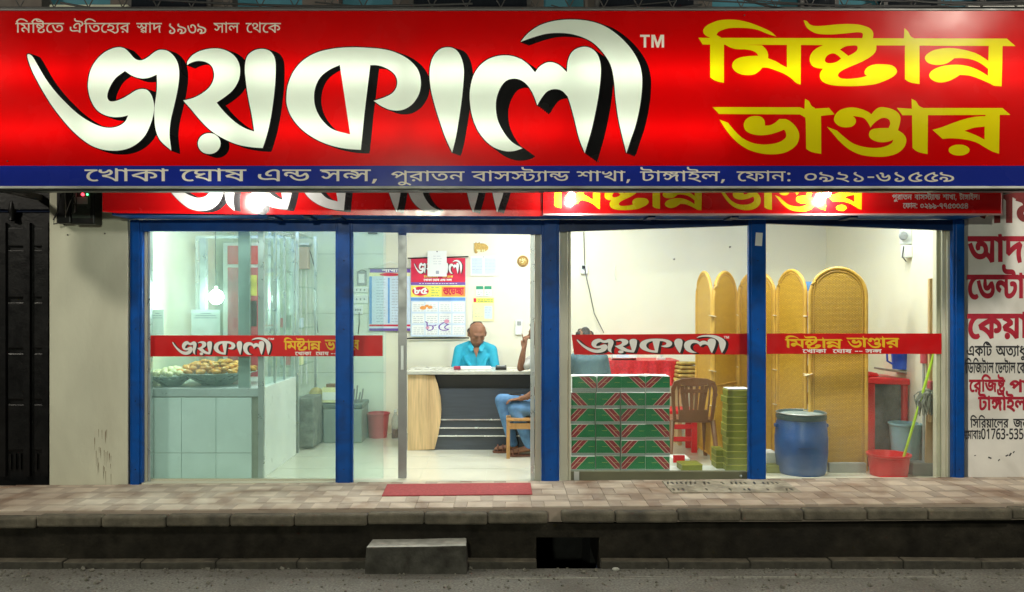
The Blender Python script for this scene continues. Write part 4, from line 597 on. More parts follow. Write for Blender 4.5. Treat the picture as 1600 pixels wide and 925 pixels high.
for x0, x1 in zip(ks, ks[1:]): kstone(x0, x1)
for o in [c for c in kerb.children if c.name.startswith('gutter_stone')]: o.data.polygons[1].material_index = 1  # paler top faces: light from above put into the stones' colour
# grit along the gutter
b = MB()
for k in range(900):
    x = random.uniform(-4.6, 4.8); y = -1.01 - abs(random.gauss(0, .22)); r = random.uniform(.003, .009) if k % 30 else .016
    b.obox((x, y, ROAD + r * .4), (r * 2, r * 1.5, r * 1.3), (random.random(), random.random(), random.random() * 3))
o = b.build('gravel', mat('grit', (.17, .16, .13), .9, var=.4, scale=30, world=True), at=(0, -1, ROAD)); o['kind'] = 'stuff'; o['label'] = 'small grit scattered along the road edge'
t = thing('litter', 'small crumpled pale paper scrap in the gutter near the drain opening', 'litter', (PX(965, -1.05), -1.05, ROAD))
MB().ball((PX(962, -1.05), -1.05, ROAD + .012), (.03, .016, .014), 7, 5).build('scrap', M['step'], t)
# paving
pave = thing('pavement', 'pinkish beige tiled pavement in front of the shop', 'pavement', (0, -.4, 0)); pave['kind'] = 'structure'
def sl(x, y, z): return (x, y, z + slope(x))
b = MB(); vs = [sl(x, y, z) for z in (-.13, -.008) for x, y in ((-9, -.885), (9, -.885), (9, -.001), (-9, -.001))]
b.add(vs, [(0, 3, 2, 1), (4, 5, 6, 7), (0, 1, 5, 4), (1, 2, 6, 5), (2, 3, 7, 6), (3, 0, 4, 7)]).build('paving_bed', M['joint'], pave)
protos = {}
def tile(name, m, x, y, lx, ly):
    key = (name, round(lx, 3), round(ly, 3), random.randrange(3))
    if key not in protos:
        q = MB().obox((0, 0, -.006), (lx - .003, ly - .003, .016), (random.uniform(-.006, .006), random.uniform(-.003, .003), 0))
        o = q.build(name, m, pave, at=(0, 0, 0), bevel=0); protos[key] = o.data; bpy.data.objects.remove(o)
    o = bpy.data.objects.new(name, protos[key]); COL.objects.link(o); o.parent = pave
    o.location = Vector((x, y, slope(x) + random.uniform(-.0008, .0008))) - wloc(pave)
P0 = .3; row = 0; y = -.885
while y < .0:
    ly = .155 if row % 2 == 0 else .05
    if y + ly > -.002: ly = max(.012, -.002 - y)
    x = -4.9 + (.1 if row % 4 == 0 else 0)
    while x < 5.0:
        inview = abs(x) < 4.6
        if inview:
            if row % 2 == 0: tile('cream_tile', M['cream_tile'], x + .1, y + ly / 2, .2, ly); tile('pink_tile', M['pink_tile'], x + .25, y + ly / 2, .1, ly)
            else: tile('border_tile', M['grey_tile'], x + .15, y + ly / 2, .3, ly)
        x += P0
    y += ly; row += 1
# grating
t = thing('drain_grating', 'grey slotted drain grating set in the pavement before the stacked boxes', 'drain cover', (1.98, -.33, slope(1.98)))
gx0, gx1 = 1.36, 2.42
MB().box(gx0, gx1, -.5, -.06, slope(2) - .02, slope(2) + .007).build('cover_plate', mat('worn_cover', (.34, .3, .23), .8, var=.25, scale=12, bump=.5, dirt=(.08, .06, .04), dirt_amt=.8, dirt_scale=5), t)
for k in range(26):
    x = gx0 + .03 + k * .039
    for (ya, yb, pr) in ((-.25, -.08, .2), (-.47, -.33, .5)):
        if random.random() < pr and k > 2: continue
        MB().obox((x, (ya + yb) / 2, slope(2) + .006), (.015, (yb - ya) * random.uniform(.3, .6), .005), (0, 0, random.uniform(-.3, .1))).build('slot', M['black'], t)
# step block
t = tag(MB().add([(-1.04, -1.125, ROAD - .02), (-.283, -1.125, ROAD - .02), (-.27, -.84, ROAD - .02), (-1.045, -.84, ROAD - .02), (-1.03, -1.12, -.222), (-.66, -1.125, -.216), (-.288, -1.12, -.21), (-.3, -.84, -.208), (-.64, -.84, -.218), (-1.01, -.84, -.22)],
   [(0, 3, 2, 1), (4, 5, 8, 9), (5, 6, 7, 8), (0, 1, 6, 5, 4), (1, 2, 7, 6), (2, 3, 9, 8, 7), (3, 0, 4, 9)]).build('step_block', [M['step'], M['step_shade_grime']], at=(-.66, -.98, ROAD), bevel=.012), 'grey concrete step block on the road against the kerb', 'step')
t.data.polygons.foreach_set('material_index', [1, 0, 0, 1, 1, 1, 1]); t.data.update()  # pale top and darker sides: overhead light put into the colour
# red mat
zt = slope(-.4) + .012
b = MB().prism([(PX(597, -.5), -.52), (PX(832, -.5), -.51), (PX(829, -.1), -.1), (PX(605, -.1), -.11)], zt - .012, zt, f=lambda u, v, w: (u, v, w + .0085 * (u + .4)))
tag(b.build('door_mat', M['red_mat'], at=(-.4, -.3, zt), bevel=.006), 'long dull red rubber mat on the pavement before the open door', 'door mat')

# ================================================================ BUILDING SHELL
BY = 2.7; XL = -3.3; XR = 3.9; CZ = 2.95
struct(MB().box(XL + .02, XR + .1, .0, BY + .1, -.3, 0).build('shop_floor', M['floor_in'], at=(0, 1, 0)))
b = MB()
for i in range(1, 12): b.box(XL + i * .6 + .12, XL + i * .6 + .123, .01, BY, -.01, .0007)
for j in range(1, 5): b.box(XL, XR, j * .6, j * .6 + .003, -.01, .0009)
struct(b.build('floor_joint', M['grout'], at=(0, 1, 0)))
struct(MB().box(XL - .2, XR + .1, .1, BY + .1, CZ, CZ + .1).build('ceiling', M['ceiling'], at=(0, 1, CZ)))
bw = struct(MB().box(XL - .2, XR + .1, BY, BY + .1, 0, CZ).build('back_wall', M['wall_in'], at=(0, BY, 0)))
struct(MB().box(XR, XR + .12, .16, BY, 0, CZ).build('right_wall', M['wall_in'], at=(XR, 1.4, 0)))
lw = struct(MB().box(XL - .12, XL, .16, BY, 0, CZ).build('left_wall', M['wall_in'], at=(XL, 1.4, 0)))
# glazed wall tiles on the left part of the back wall
ow = thing('wall_tiling', 'large pale green glazed tiles on the back wall left of the calendar', 'wall tiles', (-2.3, BY, 0)); ow['kind'] = 'structure'
MB().box(-3.25, -1.46, BY - .006, BY, 0, 2.9).build('grout', M['grout'], ow)
for i in range(4):
    for j in range(4):
        x0 = -3.25 + i * .45; z0 = j * .72 + .02
        MB().box(x0, x0 + .445, BY - .012, BY - .004, z0, z0 + .715).build('wall_tile', M['wall_tile'], ow)
# facade pieces
t = thing('facade_pier', 'stained cream plaster pier between the black gate and the shopfront', 'wall', (-3.65, .1, 0)); t['kind'] = 'structure'
MB().box(PX(77), PX(203, .04), .0, .3, -.1, 4.2).build('plaster', M['plaster'], t, bevel=.006)
b = MB()
for k in range(26):   # rusty run marks low on the pier
    x = random.gauss(PX(163), .05); z = random.uniform(.06, .5); l = random.uniform(.04, .14)
    b.add([(x - .002, -.0012, z), (x + .002, -.0012, z), (x + .001, -.0012, z - l), (x, -.0012, z - l)], [(0, 1, 2, 3)])
b.build('rust_stain', mat('rust_run', (.22, .15, .09), .9), t)
t = thing('neighbour_wall', 'white plastered wall with red and black hand painted Bengali writing', 'wall', (4.6, .1, 0)); t['kind'] = 'structure'
MB().box(PX(1513), 6.2, .0, .3, 0.0, 4.2).build('plaster', M['plaster_white'], t)
MB().box(PX(1507, .1), PX(1513), .06, .3, 0.0, 4.2).build('reveal', M['plaster'], t)
rows = [
 ('ink_maroon', [("na A ma", 1524, 1632, 303, 348)]),
 ('ink_red', [("aa da sha", 1512, 1634, 371, 409), ("E dda natta A la", 1511, 1632, 431, 466), ("E ka yya A ra", 1511, 1636, 492, 528),
              ("E ra I ja ssattara", 1514, 1571, 594, 612), ("pa A rrabeng A", 1577, 1636, 595, 613), ("tta A ngaga A i la danda", 1528, 1612, 621, 641)]),
 ('ink_black', [("e ka I tta", 1511, 1550, 541, 556), ("a ta Y A dha U I na ka", 1556, 1632, 541, 556), ("I dda I ja tta A la", 1509, 1553, 567, 583), ("E dda natta A la", 1555, 1587, 567, 583), ("E ka yya A ra", 1589, 1622, 567, 583),
                ("I sa I ra yya A E la ra", 1516, 1576, 655, 668), ("ja na Y", 1583, 1612, 655, 668), ("E ma A ba A visarga", 1508, 1533, 673, 686), ("Lzero Lone Lseven Lsix Lthree hyphen Lfive Lthree Lfive Lsix Lfive", 1533, 1615, 672, 686)]),
]
GLYX = {'rrabeng': 'rra'}
for k, ws in rows:
    cs = [c for wd in ws for c in word(wd[0].replace('rrabeng', 'rra'), *wd[1:], bold=34 if k != 'ink_black' else 22)]
    lay([(k, cs)], M, -.0015, t, names={k: 'painted_lettering'})
b = MB()
for (x, z, s) in ((4.25, .22, .03), (4.33, .2, .02), (4.4, .24, .025), (4.43, .25, .03), (4.04, .42, .02), (4.12, .24, .015), (4.46, .27, .02)):
    b.obox((x, -.001, z), (s, .002, s * .4), (0, random.uniform(-1, 1), 0))
b.build('paint_smudge', M['ink_black'], t)
# gate
t = thing('metal_gate', 'black panelled double metal gate left of the plaster pier', 'gate', (-4.6, .2, 0))
gx0, gx1 = -5.6, PX(77, .15)
b = MB().box(gx0, gx1, .2, .24, -.1, 2.4)
for x in (gx1 - .05, PX(5, .15) - .02, PX(42, .15) - .015): b.box(x - .025, x + .03, .165, .2, 0.02, 2.3)
b.build('leaf_frame', M['gate'], t)
for px in (-60, 5, 46):
    x0 = PX(px, .15) + .02; x1 = PX(px + 36, .15) - .02
    for (p0, p1) in ((355, 385), (390, 465), (472, 545), (552, 625), (632, 705)):
        z1_, z0_ = PZ(p0, .15), PZ(p1, .15)
        MB().box(x0, x1, .175, .2, z0_, z1_).build('panel', M['gate'], t, bevel=.012)
    for k in range(4): MB().box(x0 + .012 + k * .045, x0 + .03 + k * .045, .18, .2, PZ(735, .15), PZ(710, .15)).build('vent_slat', M['gate'], t)
for px in (-28, 18): MB().lathe([(0, .15), (.02, .1), (.035, .03), (.02, 0), (.03, -.05), (0, -.06)], (PX(px, .15), .16, PZ(335, .15)), 10).build('finial', M['gate'], t, smooth=True)
MB().box(gx0, gx1, .15, .3, 2.42, 4.2).build('transom_wall', M['gate'], t)

# upper storey behind the signboard
t = thing('upper_storey', 'pale blue upper storey with dark windows above the signboard', 'building', (0, .5, 4)); t['kind'] = 'structure'
MB().box(-7, 7, .4, .6, 2.96, 6.5).build('wall', M['wall_blue'], t)
for p0, p1 in ((-40, 60), (168, 360), (470, 528), (612, 850), (915, 1115)):
    MB().box(PX(p0, .2), PX(p1, .2), .25, .4, 3.9, 6.4).build('concrete_panel' if p0 != 470 else 'pillar', M['concrete_up'], t)
for p0, p1 in ((200, 330), (640, 830), (930, 1090), (1250, 1310), (1380, 1470), (1530, 1640)):
    f = MB().box(PX(p0, .2), PX(p1, .2), .19, .25, 4.2, 5.3).build('window_frame', M['iron'], t)
    MB().box(PX(p0, .2) + .04, PX(p1, .2) - .04, .18, .19, 4.24, 5.26).build('pane', M['window_dark'], f)
t = thing('lattice_truss', 'dark iron lattice girder carrying the signboard', 'truss', (0, -.5, 4))
b = MB(); zt_, zb_ = PZ(-40, -.5), PZ(12, -.5)
b.tube([(-5, -.5, zb_), (5, -.5, zb_)], .008, 6).tube([(-5, -.5, zt_), (5, -.5, zt_)], .008, 6).build('chord', M['iron'], t)
x = -4.8; k = 0
while x < 4.8:
    MB().tube([(x, -.5, zb_), (x + .14, -.5, zt_)], .005, 5).tube([(x + .28, -.5, zb_), (x + .14, -.5, zt_)], .005, 5).build('lattice_bar', M['iron'], t); x += .28
for k in range(34):
    xa = random.uniform(-4.6, 3.6); L = random.uniform(.8, 3); za_ = PZ(random.uniform(-14, 8), -.7); zb2 = PZ(random.uniform(-14, 8), -.7); sag = random.uniform(.02, .12)
    yy = random.uniform(-.75, -.1); pts = [(xa + L * q / 10, yy, za_ + (zb2 - za_) * q / 10 - sag * math.sin(math.pi * q / 10)) for q in range(11)]
    side = 'left' if xa < -1.5 else ('middle' if xa < 1.5 else 'right')
    lab = 'thin slack cable in the tangle above the %s part of the signboard' % side
    tag(MB().tube(pts, random.choice((.004, .006, .009)), 6).build('cable', M['cord'] if random.random() < .75 or xa < 0 else M['cord_grey'], at=pts[0]), lab, 'cable', 'slack cables strung above the signboard')
# ================================================================ MAIN SIGNBOARD (a light box: real tubes behind a translucent sheet)
SY = -1.05
t = thing('signboard', 'huge red backlit shop sign with white and yellow Bengali lettering over a blue strip', 'sign', (0, SY, 2.44))
sx0, sx1 = -4.5, 4.5
pz0, pz1 = 290.5, 17.0
def inv(x): return CX + x * FPX / (DIST + SY)
layers = [('sign_face', [rect(inv(sx0), inv(sx1), pz1, pz0)]), ('blue_strip', [rect(inv(sx0), inv(sx1), 259, pz0)])]
for i, (nm, cs) in enumerate(JOY):
    extra = dict(dx=18, dy=13) if i == 4 else {}
    layers.append((('letter_shadow', i), shadow(cs, **extra)))
for i, (nm, cs) in enumerate(JOY): layers.append((('letter', i), cs))
layers.append(('trademark', TM)); layers.append((('lettering', 'm'), MISH)); layers.append((('lettering', 'b'), BHAN))
tagl = [c for wd in (("I ma ssatti E ta", 24, 100, 36, 51), ("ai I ta E ha Y ra", 109, 203, 36, 51), ("sawa A da", 213, 253, 36, 51), ("one nine three nine", 264, 323, 37, 53), ("sa A la", 334, 374, 36, 51), ("E tha E ka", 384, 439, 36, 51)) for c in word(*wd, bold=4)]
layers.append((('lettering', 't'), tagl))
ADDR = (("E kha A ka A", 132, 263, 265, 283), ("E gha A ssa", 281, 385, 265, 283), ("e nadda", 403, 486, 265, 283), ("sa nasa comma", 500, 592, 265, 283), ("pa U ra A ta na", 611, 726, 268, 283),
        ("ba A sa satta Y A nadda", 737, 890, 268, 283), ("sha A kha A comma", 901, 987, 268, 283), ("tta A ngaga A i la comma", 1000, 1135, 268, 283), ("E pha A na colon", 1151, 1238, 268, 283), ("zero nine two one hyphen six one five five nine", 1257, 1492, 269, 284))
layers.append((('lettering', 'a'), [c for wd in ADDR for c in word(*wd, bold=6)]))
mm = {'sign_face': M['f_red'], 'blue_strip': M['f_blue'], 'trademark': M['f_cream'], ('lettering', 'm'): M['f_yellow'], ('lettering', 'b'): M['f_yellow'], ('lettering', 't'): M['f_cream'], ('lettering', 'a'): M['f_cream']}
for i in range(6): mm[('letter', i)] = M['f_white']; mm[('letter_shadow', i)] = M['f_black']
lay(layers, mm, SY, t)
zb_, zt_ = PZ(pz0, SY), PZ(pz1, SY)
b = MB(); b.box(sx0, sx1, SY + .26, SY + .28, zb_, zt_).box(sx0 - .02, sx0, SY + .004, SY + .28, zb_, zt_).box(sx1, sx1 + .02, SY + .004, SY + .28, zb_, zt_).box(sx0, sx1, SY + .004, SY + .26, zt_ - .002, zt_ + .01).box(sx0, sx1, SY + .03, SY + .26, zb_ - .008, zb_ - .002)
b.build('box', mat('grey_sheet_metal', (.22, .22, .21), .5), t)
MB().box(sx0, sx1, SY - .012, SY + .03, zb_ - .02, zb_ - .003).build('bottom_trim', mat('pale_grey_trim', (.42, .44, .4), .45, dirt=(.15, .15, .13), dirt_amt=.7, dirt_scale=3), t, bevel=.003)
MB().box(sx0, sx1, SY - .008, SY + .02, zt_ + .002, zt_ + .014).build('top_trim', mat('dark_trim', (.12, .12, .12), .5), t)
MB().box(sx0, sx1, SY + .032, SY + .12, zb_ - .034, zb_ - .012).build('under_rail', M['black'], t)
dead = lambda row, x: (row == 0 and x > 1.75) or (row == 1 and 1.0 < x < 1.5 and False)
for row, pz in ((0, 203), (1, 112)):
    x = sx0 + .1
    while x < sx1 - .9:
        off = dead(row, x + .6)
        MB().tube([(x, SY + .115, PZ(pz, SY)), (x + 1.16, SY + .115, PZ(pz, SY))], .016, 8).build('fluorescent_tube', M['white_pl'] if off else M['lamp_sign'], t); x += 1.23
for x in (sx0 + .3, -1.5, 1.5, sx1 - .3): MB().box(x, x + .05, SY + .28, .2, 3.4, 3.45).box(x + .002, x + .048, SY + .281, .2, 2.5, 2.55).build('bracket', M['iron'], t)
for px in (1163, 12, 935): MB().ball((PX(px, SY), SY - .004, PZ(24 if px == 1163 else 252, SY)), .006, 6, 4).build('screw', M['iron'], t)

# ================================================================ FASCIA (two boards of an older sign behind it)
FY = -.36
t = thing('fascia_board', 'older red sign board half hidden behind the big signboard, left board with white lettering', 'sign', (-1.6, FY, 2.3))
bbx = (160, 848)
joyf = [[xf(c, .577, 212, .577, 223 * 0 + 323 - 224 * .577) for c in cs] for _, cs in JOY]
layers = [('sign_face', [[(160, 236), (848, 236), (848, 338), (700, 337.5), (450, 335), (185, 333), (160, 331)]])]
layers += [('letter_shadow', [c for cs in joyf for c in shadow(cs, 10, 2, .8, 4)]), ('lettering', [c for cs in joyf for c in cs])]
fr = mat('glossy_red_flex', (.72, .004, .006), .22, var=.08, scale=3); fw = mat('glossy_white_flex', (.8, .8, .78), .25, var=.03); fy = mat('glossy_yellow_flex', (.85, .72, .01), .25, var=.03)
lay(layers, {'sign_face': fr, 'letter_shadow': mat('glossy_dark_print', (.02, .018, .02), .25), 'lettering': fw}, FY, t)
MB().box(PX(160, FY), PX(848, FY) - .004, FY + .004, FY + .04, PZ(331, FY), PZ(236, FY)).build('backing', M['steel'], t)
t = thing('fascia_board', 'older red sign board half hidden behind the big signboard, right board with yellow lettering', 'sign', (2.2, FY, 2.3))
mf = mv(MISH, .504, 1096 - .504 * 1566, .55, 328 - .55 * 134); bf = mv(BHAN, .504, 1345 - .504 * 1560, .55, 328 - .55 * 240)
small = [c for wd in (("pa U ra A ta na", 1393, 1424, 304.5, 312), ("ba A sa satta Y A nadda", 1428, 1468, 304.5, 312), ("sha A kha A comma", 1472, 1494, 304.5, 312), ("tta A ngaga A i la danda", 1498, 1530, 304.5, 312),
         ("E pha A na colon", 1410, 1433, 318, 325.5), ("zero two nine nine hyphen seven seven five three three five four", 1437, 1512, 318, 326)) for c in word(*wd, bold=26)]
layers = [('sign_face', [rect(849, 1563, 236, 334)]), (('lettering', 'y'), mf + bf), (('lettering', 's'), small)]
lay(layers, {'sign_face': fr, ('lettering', 'y'): fy, ('lettering', 's'): fw}, FY - .01, t, dist_y=FY)
MB().box(PX(849, FY), PX(1563, FY), FY - .004, FY + .04, PZ(334, FY), PZ(236, FY)).build('backing', M['steel'], t)
b = MB().box(PX(849, FY), PX(1563, FY) + .012, FY - .02, FY + .0, PZ(334, FY) - .014, PZ(334, FY)).box(PX(1563, FY), PX(1563, FY) + .012, FY - .02, FY, PZ(334, FY), PZ(236, FY))
b.build('edge_trim', mat('pinkish_trim', (.5, .3, .3), .5), t)
# shutter hood behind the boards
t = thing('shutter_hood', 'dark blue roller shutter hood running above the shop windows', 'shutter box', (.3, 0, 2.3))
MB().box(PX(203), PX(1507), -.31, .1, 2.315, 2.95).box(PX(176, -.3), PX(203) - .001, -.31, -.1, 2.315, 2.38).build('hood', M['blue'], t, bevel=.006)
for x in (-2.0, -1.7, -1.45, 1.2, 1.9, 2.9): MB().box(x, x + .06, -.3, -.05, 2.295, 2.313).build('hood_clip', M['blue_dark'], t)
for px, z, yy, side in ((352, 2.495, -.74, 'leftmost'), (893, 2.462, -.45, 'middle'), (1292, 2.475, -.45, 'rightmost')):
    x = PX(px, yy); t = thing('sign_bulb', '%s of the lit bulbs between the signboard and the red board' % side, 'light bulb', (x, yy, z))
    MB().tube([(x, yy + .09, z + .12), (x, yy, z + .1), (x, yy, z + .06)], .01, 6).build('holder', M['white_pl'], t)
    pw = {352: 1.7, 893: 1.0, 1292: 1.1}[px]
    MB().ball((x, yy, z), .03, 12, 8).build('bulb', emis('bulb_%s' % side, (1, .97, .88), P_BULB * pw * 4), t, smooth=True)
    point_lamp('bulb_light', (x, yy, z - .035), P_BULB * pw, .03, (1, .97, .88), t)

# ================================================================ SHOPFRONT FRAME
t = thing('shopfront_frame', 'blue steel posts and cream aluminium frames of the glazed shopfront', 'shopfront', (.3, 0, 0))
PH = 2.31
for p0, p1 in ((203, 222), (524, 551), (846, 874), (1170, 1197), (1489, 1507)):
    x0, x1 = PX(p0), PX(p1); o = MB().box(x0, x1, .0, .05, slope(x0) - .02, PH).box(x0 + .02, x1 - .02, -.012, .0, slope(x0), PH).build('post', M['blue'], t, bevel=.004)
    for z in (.12, .72, 1.35, 1.95): MB().ball(((x0 + x1) / 2, -.013, z), .006, 6, 4).build('bolt', M['blue_dark'], o)
b = MB().prism([(PX(222), PZ(361)), (PX(524), PZ(361)), (PX(524), PH), (PX(222), PH)], .004, .055)
b.prism([(PX(551), PZ(362)), (PX(846), PZ(366)), (PX(846), PH), (PX(551), PH)], .004, .055)
b.build('beam', M['blue'], t)
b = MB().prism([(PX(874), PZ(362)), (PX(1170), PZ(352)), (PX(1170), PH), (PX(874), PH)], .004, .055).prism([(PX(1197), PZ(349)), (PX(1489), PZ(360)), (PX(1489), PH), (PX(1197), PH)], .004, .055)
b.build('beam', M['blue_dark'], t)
def jamb(p0, p1, y0, y1, m='cream_alu', z0=0.0, z1=2.3, name='jamb'):
    MB().box(PX(p0, y0), PX(p1, y0), y0, y1, z0, z1).build(name, M[m], t, bevel=.003)
jamb(222.5, 230, .056, .14); jamb(231, 234.5, .062, .12, 'alu'); jamb(829, 835, .062, .14, 'alu'); jamb(836, 845.5, .057, .15); jamb(874.5, 887, .057, .15); jamb(888, 892, .062, .13)
jamb(1463, 1469, .1, .16); jamb(1472, 1478, .075, .15); jamb(1480, 1488.5, .057, .15); jamb(1452, 1457.5, .22, .25, 'wood_oak', .5, PZ(435, .22), 'wood_strip')
MB().box(PX(892, .06), PX(1168, .06), .06, .12, 0, PZ(737, .06)).build('sill_rail', mat('olive_grey_sill', (.13, .13, .08), .5), t, bevel=.003)
MB().box(PX(897, .05), PX(905, .05), .05, .06, .0, PZ(737, .05)).build('rail_end', M['alu'], t); MB().ball((PX(1158, .05), .055, PZ(744, .05)), .012, 8, 5).build('screw', M['alu'], t)
MB().box(PX(1197.5), PX(1472), .06, .12, 0, PZ(748, .06)).build('sill_rail', M['cream_alu'], t)
MB().box(PX(235, .08), PX(524), .08, .11, 0, .018).build('sill_rail', M['cream_alu'], t)
# glass
def pane(label, p0, p1, y, m, z0=.02, z1=2.3, th=.008, name='window_pane'):
    x0, x1 = PX(p0, y), PX(p1, y); return tag(MB().box(x0, x1, y, y + th, z0, z1).build(name, M[m], at=((x0 + x1) / 2, y, 0)), label, 'window pane')
pane('clear fixed glass pane in front of the sweets counter', 234, 599, .08, 'glass_left')
pane('glass pane in front of the green box stack', 891, 1170, .09, 'glass', .085)
pane('dusty glass pane in front of the blue barrel and red basin', 1197, 1471, .09, 'glass_dusty', .04)
t2 = thing('sliding_door', 'open glass sliding door with a dark aluminium stile beside the doorway', 'door', (PX(580, .14), .14, 0))
MB().box(PX(407, .14), PX(622, .14), .144, .15, .02, 2.3).build('pane', M['glass'], t2)
MB().box(PX(622, .13), PX(635, .13), .13, .165, .01, 2.3).build('stile', M['alu_dark'], t2, bevel=.003)
MB().box(PX(403, .13), PX(412, .13), .13, .165, .01, 2.3).build('stile', M['alu'], t2, bevel=.003)
MB().box(PX(626, .12), PX(631, .12), .12, .13, PZ(578, .12), PZ(540, .12)).build('handle', M['alu'], t2, bevel=.003)
# vinyl strips on the glass
def strip(label, cat, layers, y):
    r = layers[0][1][0]; cx_ = (r[0][0] + r[1][0]) / 2
    t = thing('window_strip', label, 'window sticker', (PX(cx_, y), y, PZ(540, y)))
    names = {'a': 'vinyl', 'shadow': 'letter_shadow', 'w': 'lettering', 'y': 'lettering', 's': 'lettering'}
    lay(layers, {'a': M['vinyl_red'], 'shadow': M['vinyl_black'], 'w': M['vinyl_white'], 'y': M['vinyl_yellow'], 's': M['vinyl_white']}, y, t, names=names)
def joys(x0, x1, y0, y1):
    sx = (x1 - x0) / (1003 - 42); sy = (y1 - y0) / (241 - 29); return [c for _, cs in JOY for c in mv(cs, sx, x0 - 42 * sx, sy, y0 - 29 * sy)]
tms = lambda x0, x1, y0, y1: fit(TM, x0, x1, y0, y1)
khoka = lambda x0, x1, y0, y1: [c for wd in (("E kha A ka A", 0, .3), ("E gha A ssa", .38, .62), ("hyphen hyphen", .66, .76), ("sa nasa", .79, 1.0)) for c in word(wd[0], x0 + (x1 - x0) * wd[1], x0 + (x1 - x0) * wd[2], y0, y1, bold=30)]
j = joys(269, 423, 527, 555)
strip('long red vinyl strip with white and yellow Bengali lettering on the left windows', '', [('a', [[(232, 524), (598, 524), (598, 556.5), (232, 557)]]), ('shadow', shadow(j, 2.6, .9, .3, 2)), ('w', j + tms(418, 428, 528, 531)), ('y', fit(MISH, 443, 502, 527, 548) + fit(BHAN, 507, 562, 528, 548)), ('s', khoka(461, 546, 550, 555))], .074)
j = joys(901, 1134, 523, 552)
strip('red vinyl strip with big white lettering on the glass before the green boxes', '', [('a', [[(893, 523), (1169, 521), (1169, 554), (897, 554)]]), ('shadow', shadow(j, 4, 1.5, .5, 3)), ('w', j + tms(1131, 1139, 525, 529))], .084)
strip('red vinyl strip with yellow lettering on the right window', '', [('a', [rect(1198, 1475, 521, 553)]), ('y', fit(MISH, 1226, 1317, 524, 545) + fit(BHAN, 1322, 1406, 525, 544)), ('s', khoka(1254, 1378, 546, 551.5))], .084)
# sticker on post, electric box
tag(MB().obox((PX(1185), -.014, PZ(374)), (.06, .002, .115), (0, R(4), 0)).build('post_sticker', M['white'], at=(PX(1185), -.014, PZ(374))), 'small white paper sticker high on the blue post', 'sticker')
t = thing('electric_meter', 'black electric meter box with red and green lamps hanging above the plaster pier', 'electric meter', (PX(130), -.08, 2.4))
x0, x1 = PX(115, -.1), PX(151, -.1)
MB().box(x0, x1, -.14, -.0, PZ(351, -.1), PZ(290, -.1)).build('case', M['black'], t, bevel=.01)
MB().box(x0 + .01, x1 - .03, -.15, -.141, PZ(342, -.1), PZ(303, -.1)).build('cover', mat('smoked_meter_cover', (.05, .06, .05), .25), t, bevel=.004)
MB().box(x0 + .03, x1 - .05, -.154, -.151, PZ(320, -.1), PZ(309, -.1)).build('dial', M['grey'], t)
MB().ball((PX(130, -.15), -.158, PZ(304, -.15)), .014, 8, 6).build('red_lamp', M['led_red'], t); MB().ball((PX(137, -.15), -.156, PZ(304, -.15)), .009, 8, 6).build('green_lamp', M['led_green'], t)
MB().box(PX(92, -.06), PX(114, -.06), -.1, -.0, PZ(350, -.06), PZ(292, -.06)).build('junction_box', M['black'], t, bevel=.01)
for k in range(7):
    xa = PX(random.uniform(88, 118), -.16); xb = xa + random.uniform(-.08, .06)
    MB().tube([(xa, -.12, 2.62), (xa + .02, -.17, 2.5), ((xa + xb) / 2 + .03, -.17, PZ(random.uniform(310, 335), -.1)), (xb, -.12, PZ(random.uniform(330, 352), -.1))], .004 + .002 * (k % 2), 6).build('wire', M['cord'] if k % 3 else M['cord_grey'], t, smooth=True)
MB().tube([(PX(93, -.05), -.03, PZ(330, -.05)), (PX(84, -.05), -.04, PZ(340, -.05)), (PX(83, -.05), -.04, PZ(350, -.05)), (PX(95, -.05), -.04, PZ(347, -.05)), (PX(100, -.05), -.04, PZ(352, -.05))], .006, 6).build('wire', M['cord'], t, smooth=True)
for px, py in ((106, 367), (164, 365)): tag(MB().ball((PX(px), -.004, PZ(py)), .007, 6, 4).build('nail', M['iron'], at=(PX(px), 0, PZ(py))), 'dark nail in the plaster pier, %s one' % ('left' if px < 140 else 'right'), 'nail')
# ================================================================ INTERIOR
for i, (x, ly, pw) in enumerate(((-2.35, .3, 1.0), (-.2, .7, 1.0), (1.5, .22, 1.0), (2.95, .22, .9), (.6, 1.9, .5))):
    t = thing('ceiling_light', 'fluorescent batten on the shop ceiling, %s' % ('above the sweets counter', 'above the doorway', 'above the green boxes', 'above the blue barrel', 'above the red table')[i], 'ceiling light', (x, ly, CZ))
    MB().box(x - .62, x + .62, ly - .04, ly + .04, CZ - .05, CZ).build('housing', M['white_pl'], t, bevel=.006)
    MB().tube([(x - .6, ly, CZ - .075), (x + .6, ly, CZ - .075)], .02, 10).build('tube', M['lamp_white'], t)
    l = bpy.data.lights.new('batten_light', 'AREA'); l.shape = 'RECTANGLE'; l.size = 1.2; l.size_y = .06; l.energy = P_TUBE * 1.6 * pw; l.color = (.97, 1, .92)
    o = bpy.data.objects.new('batten_light', l); COL.objects.link(o); o.parent = t; o.location = Vector((x, ly, CZ - .1)) - wloc(t)

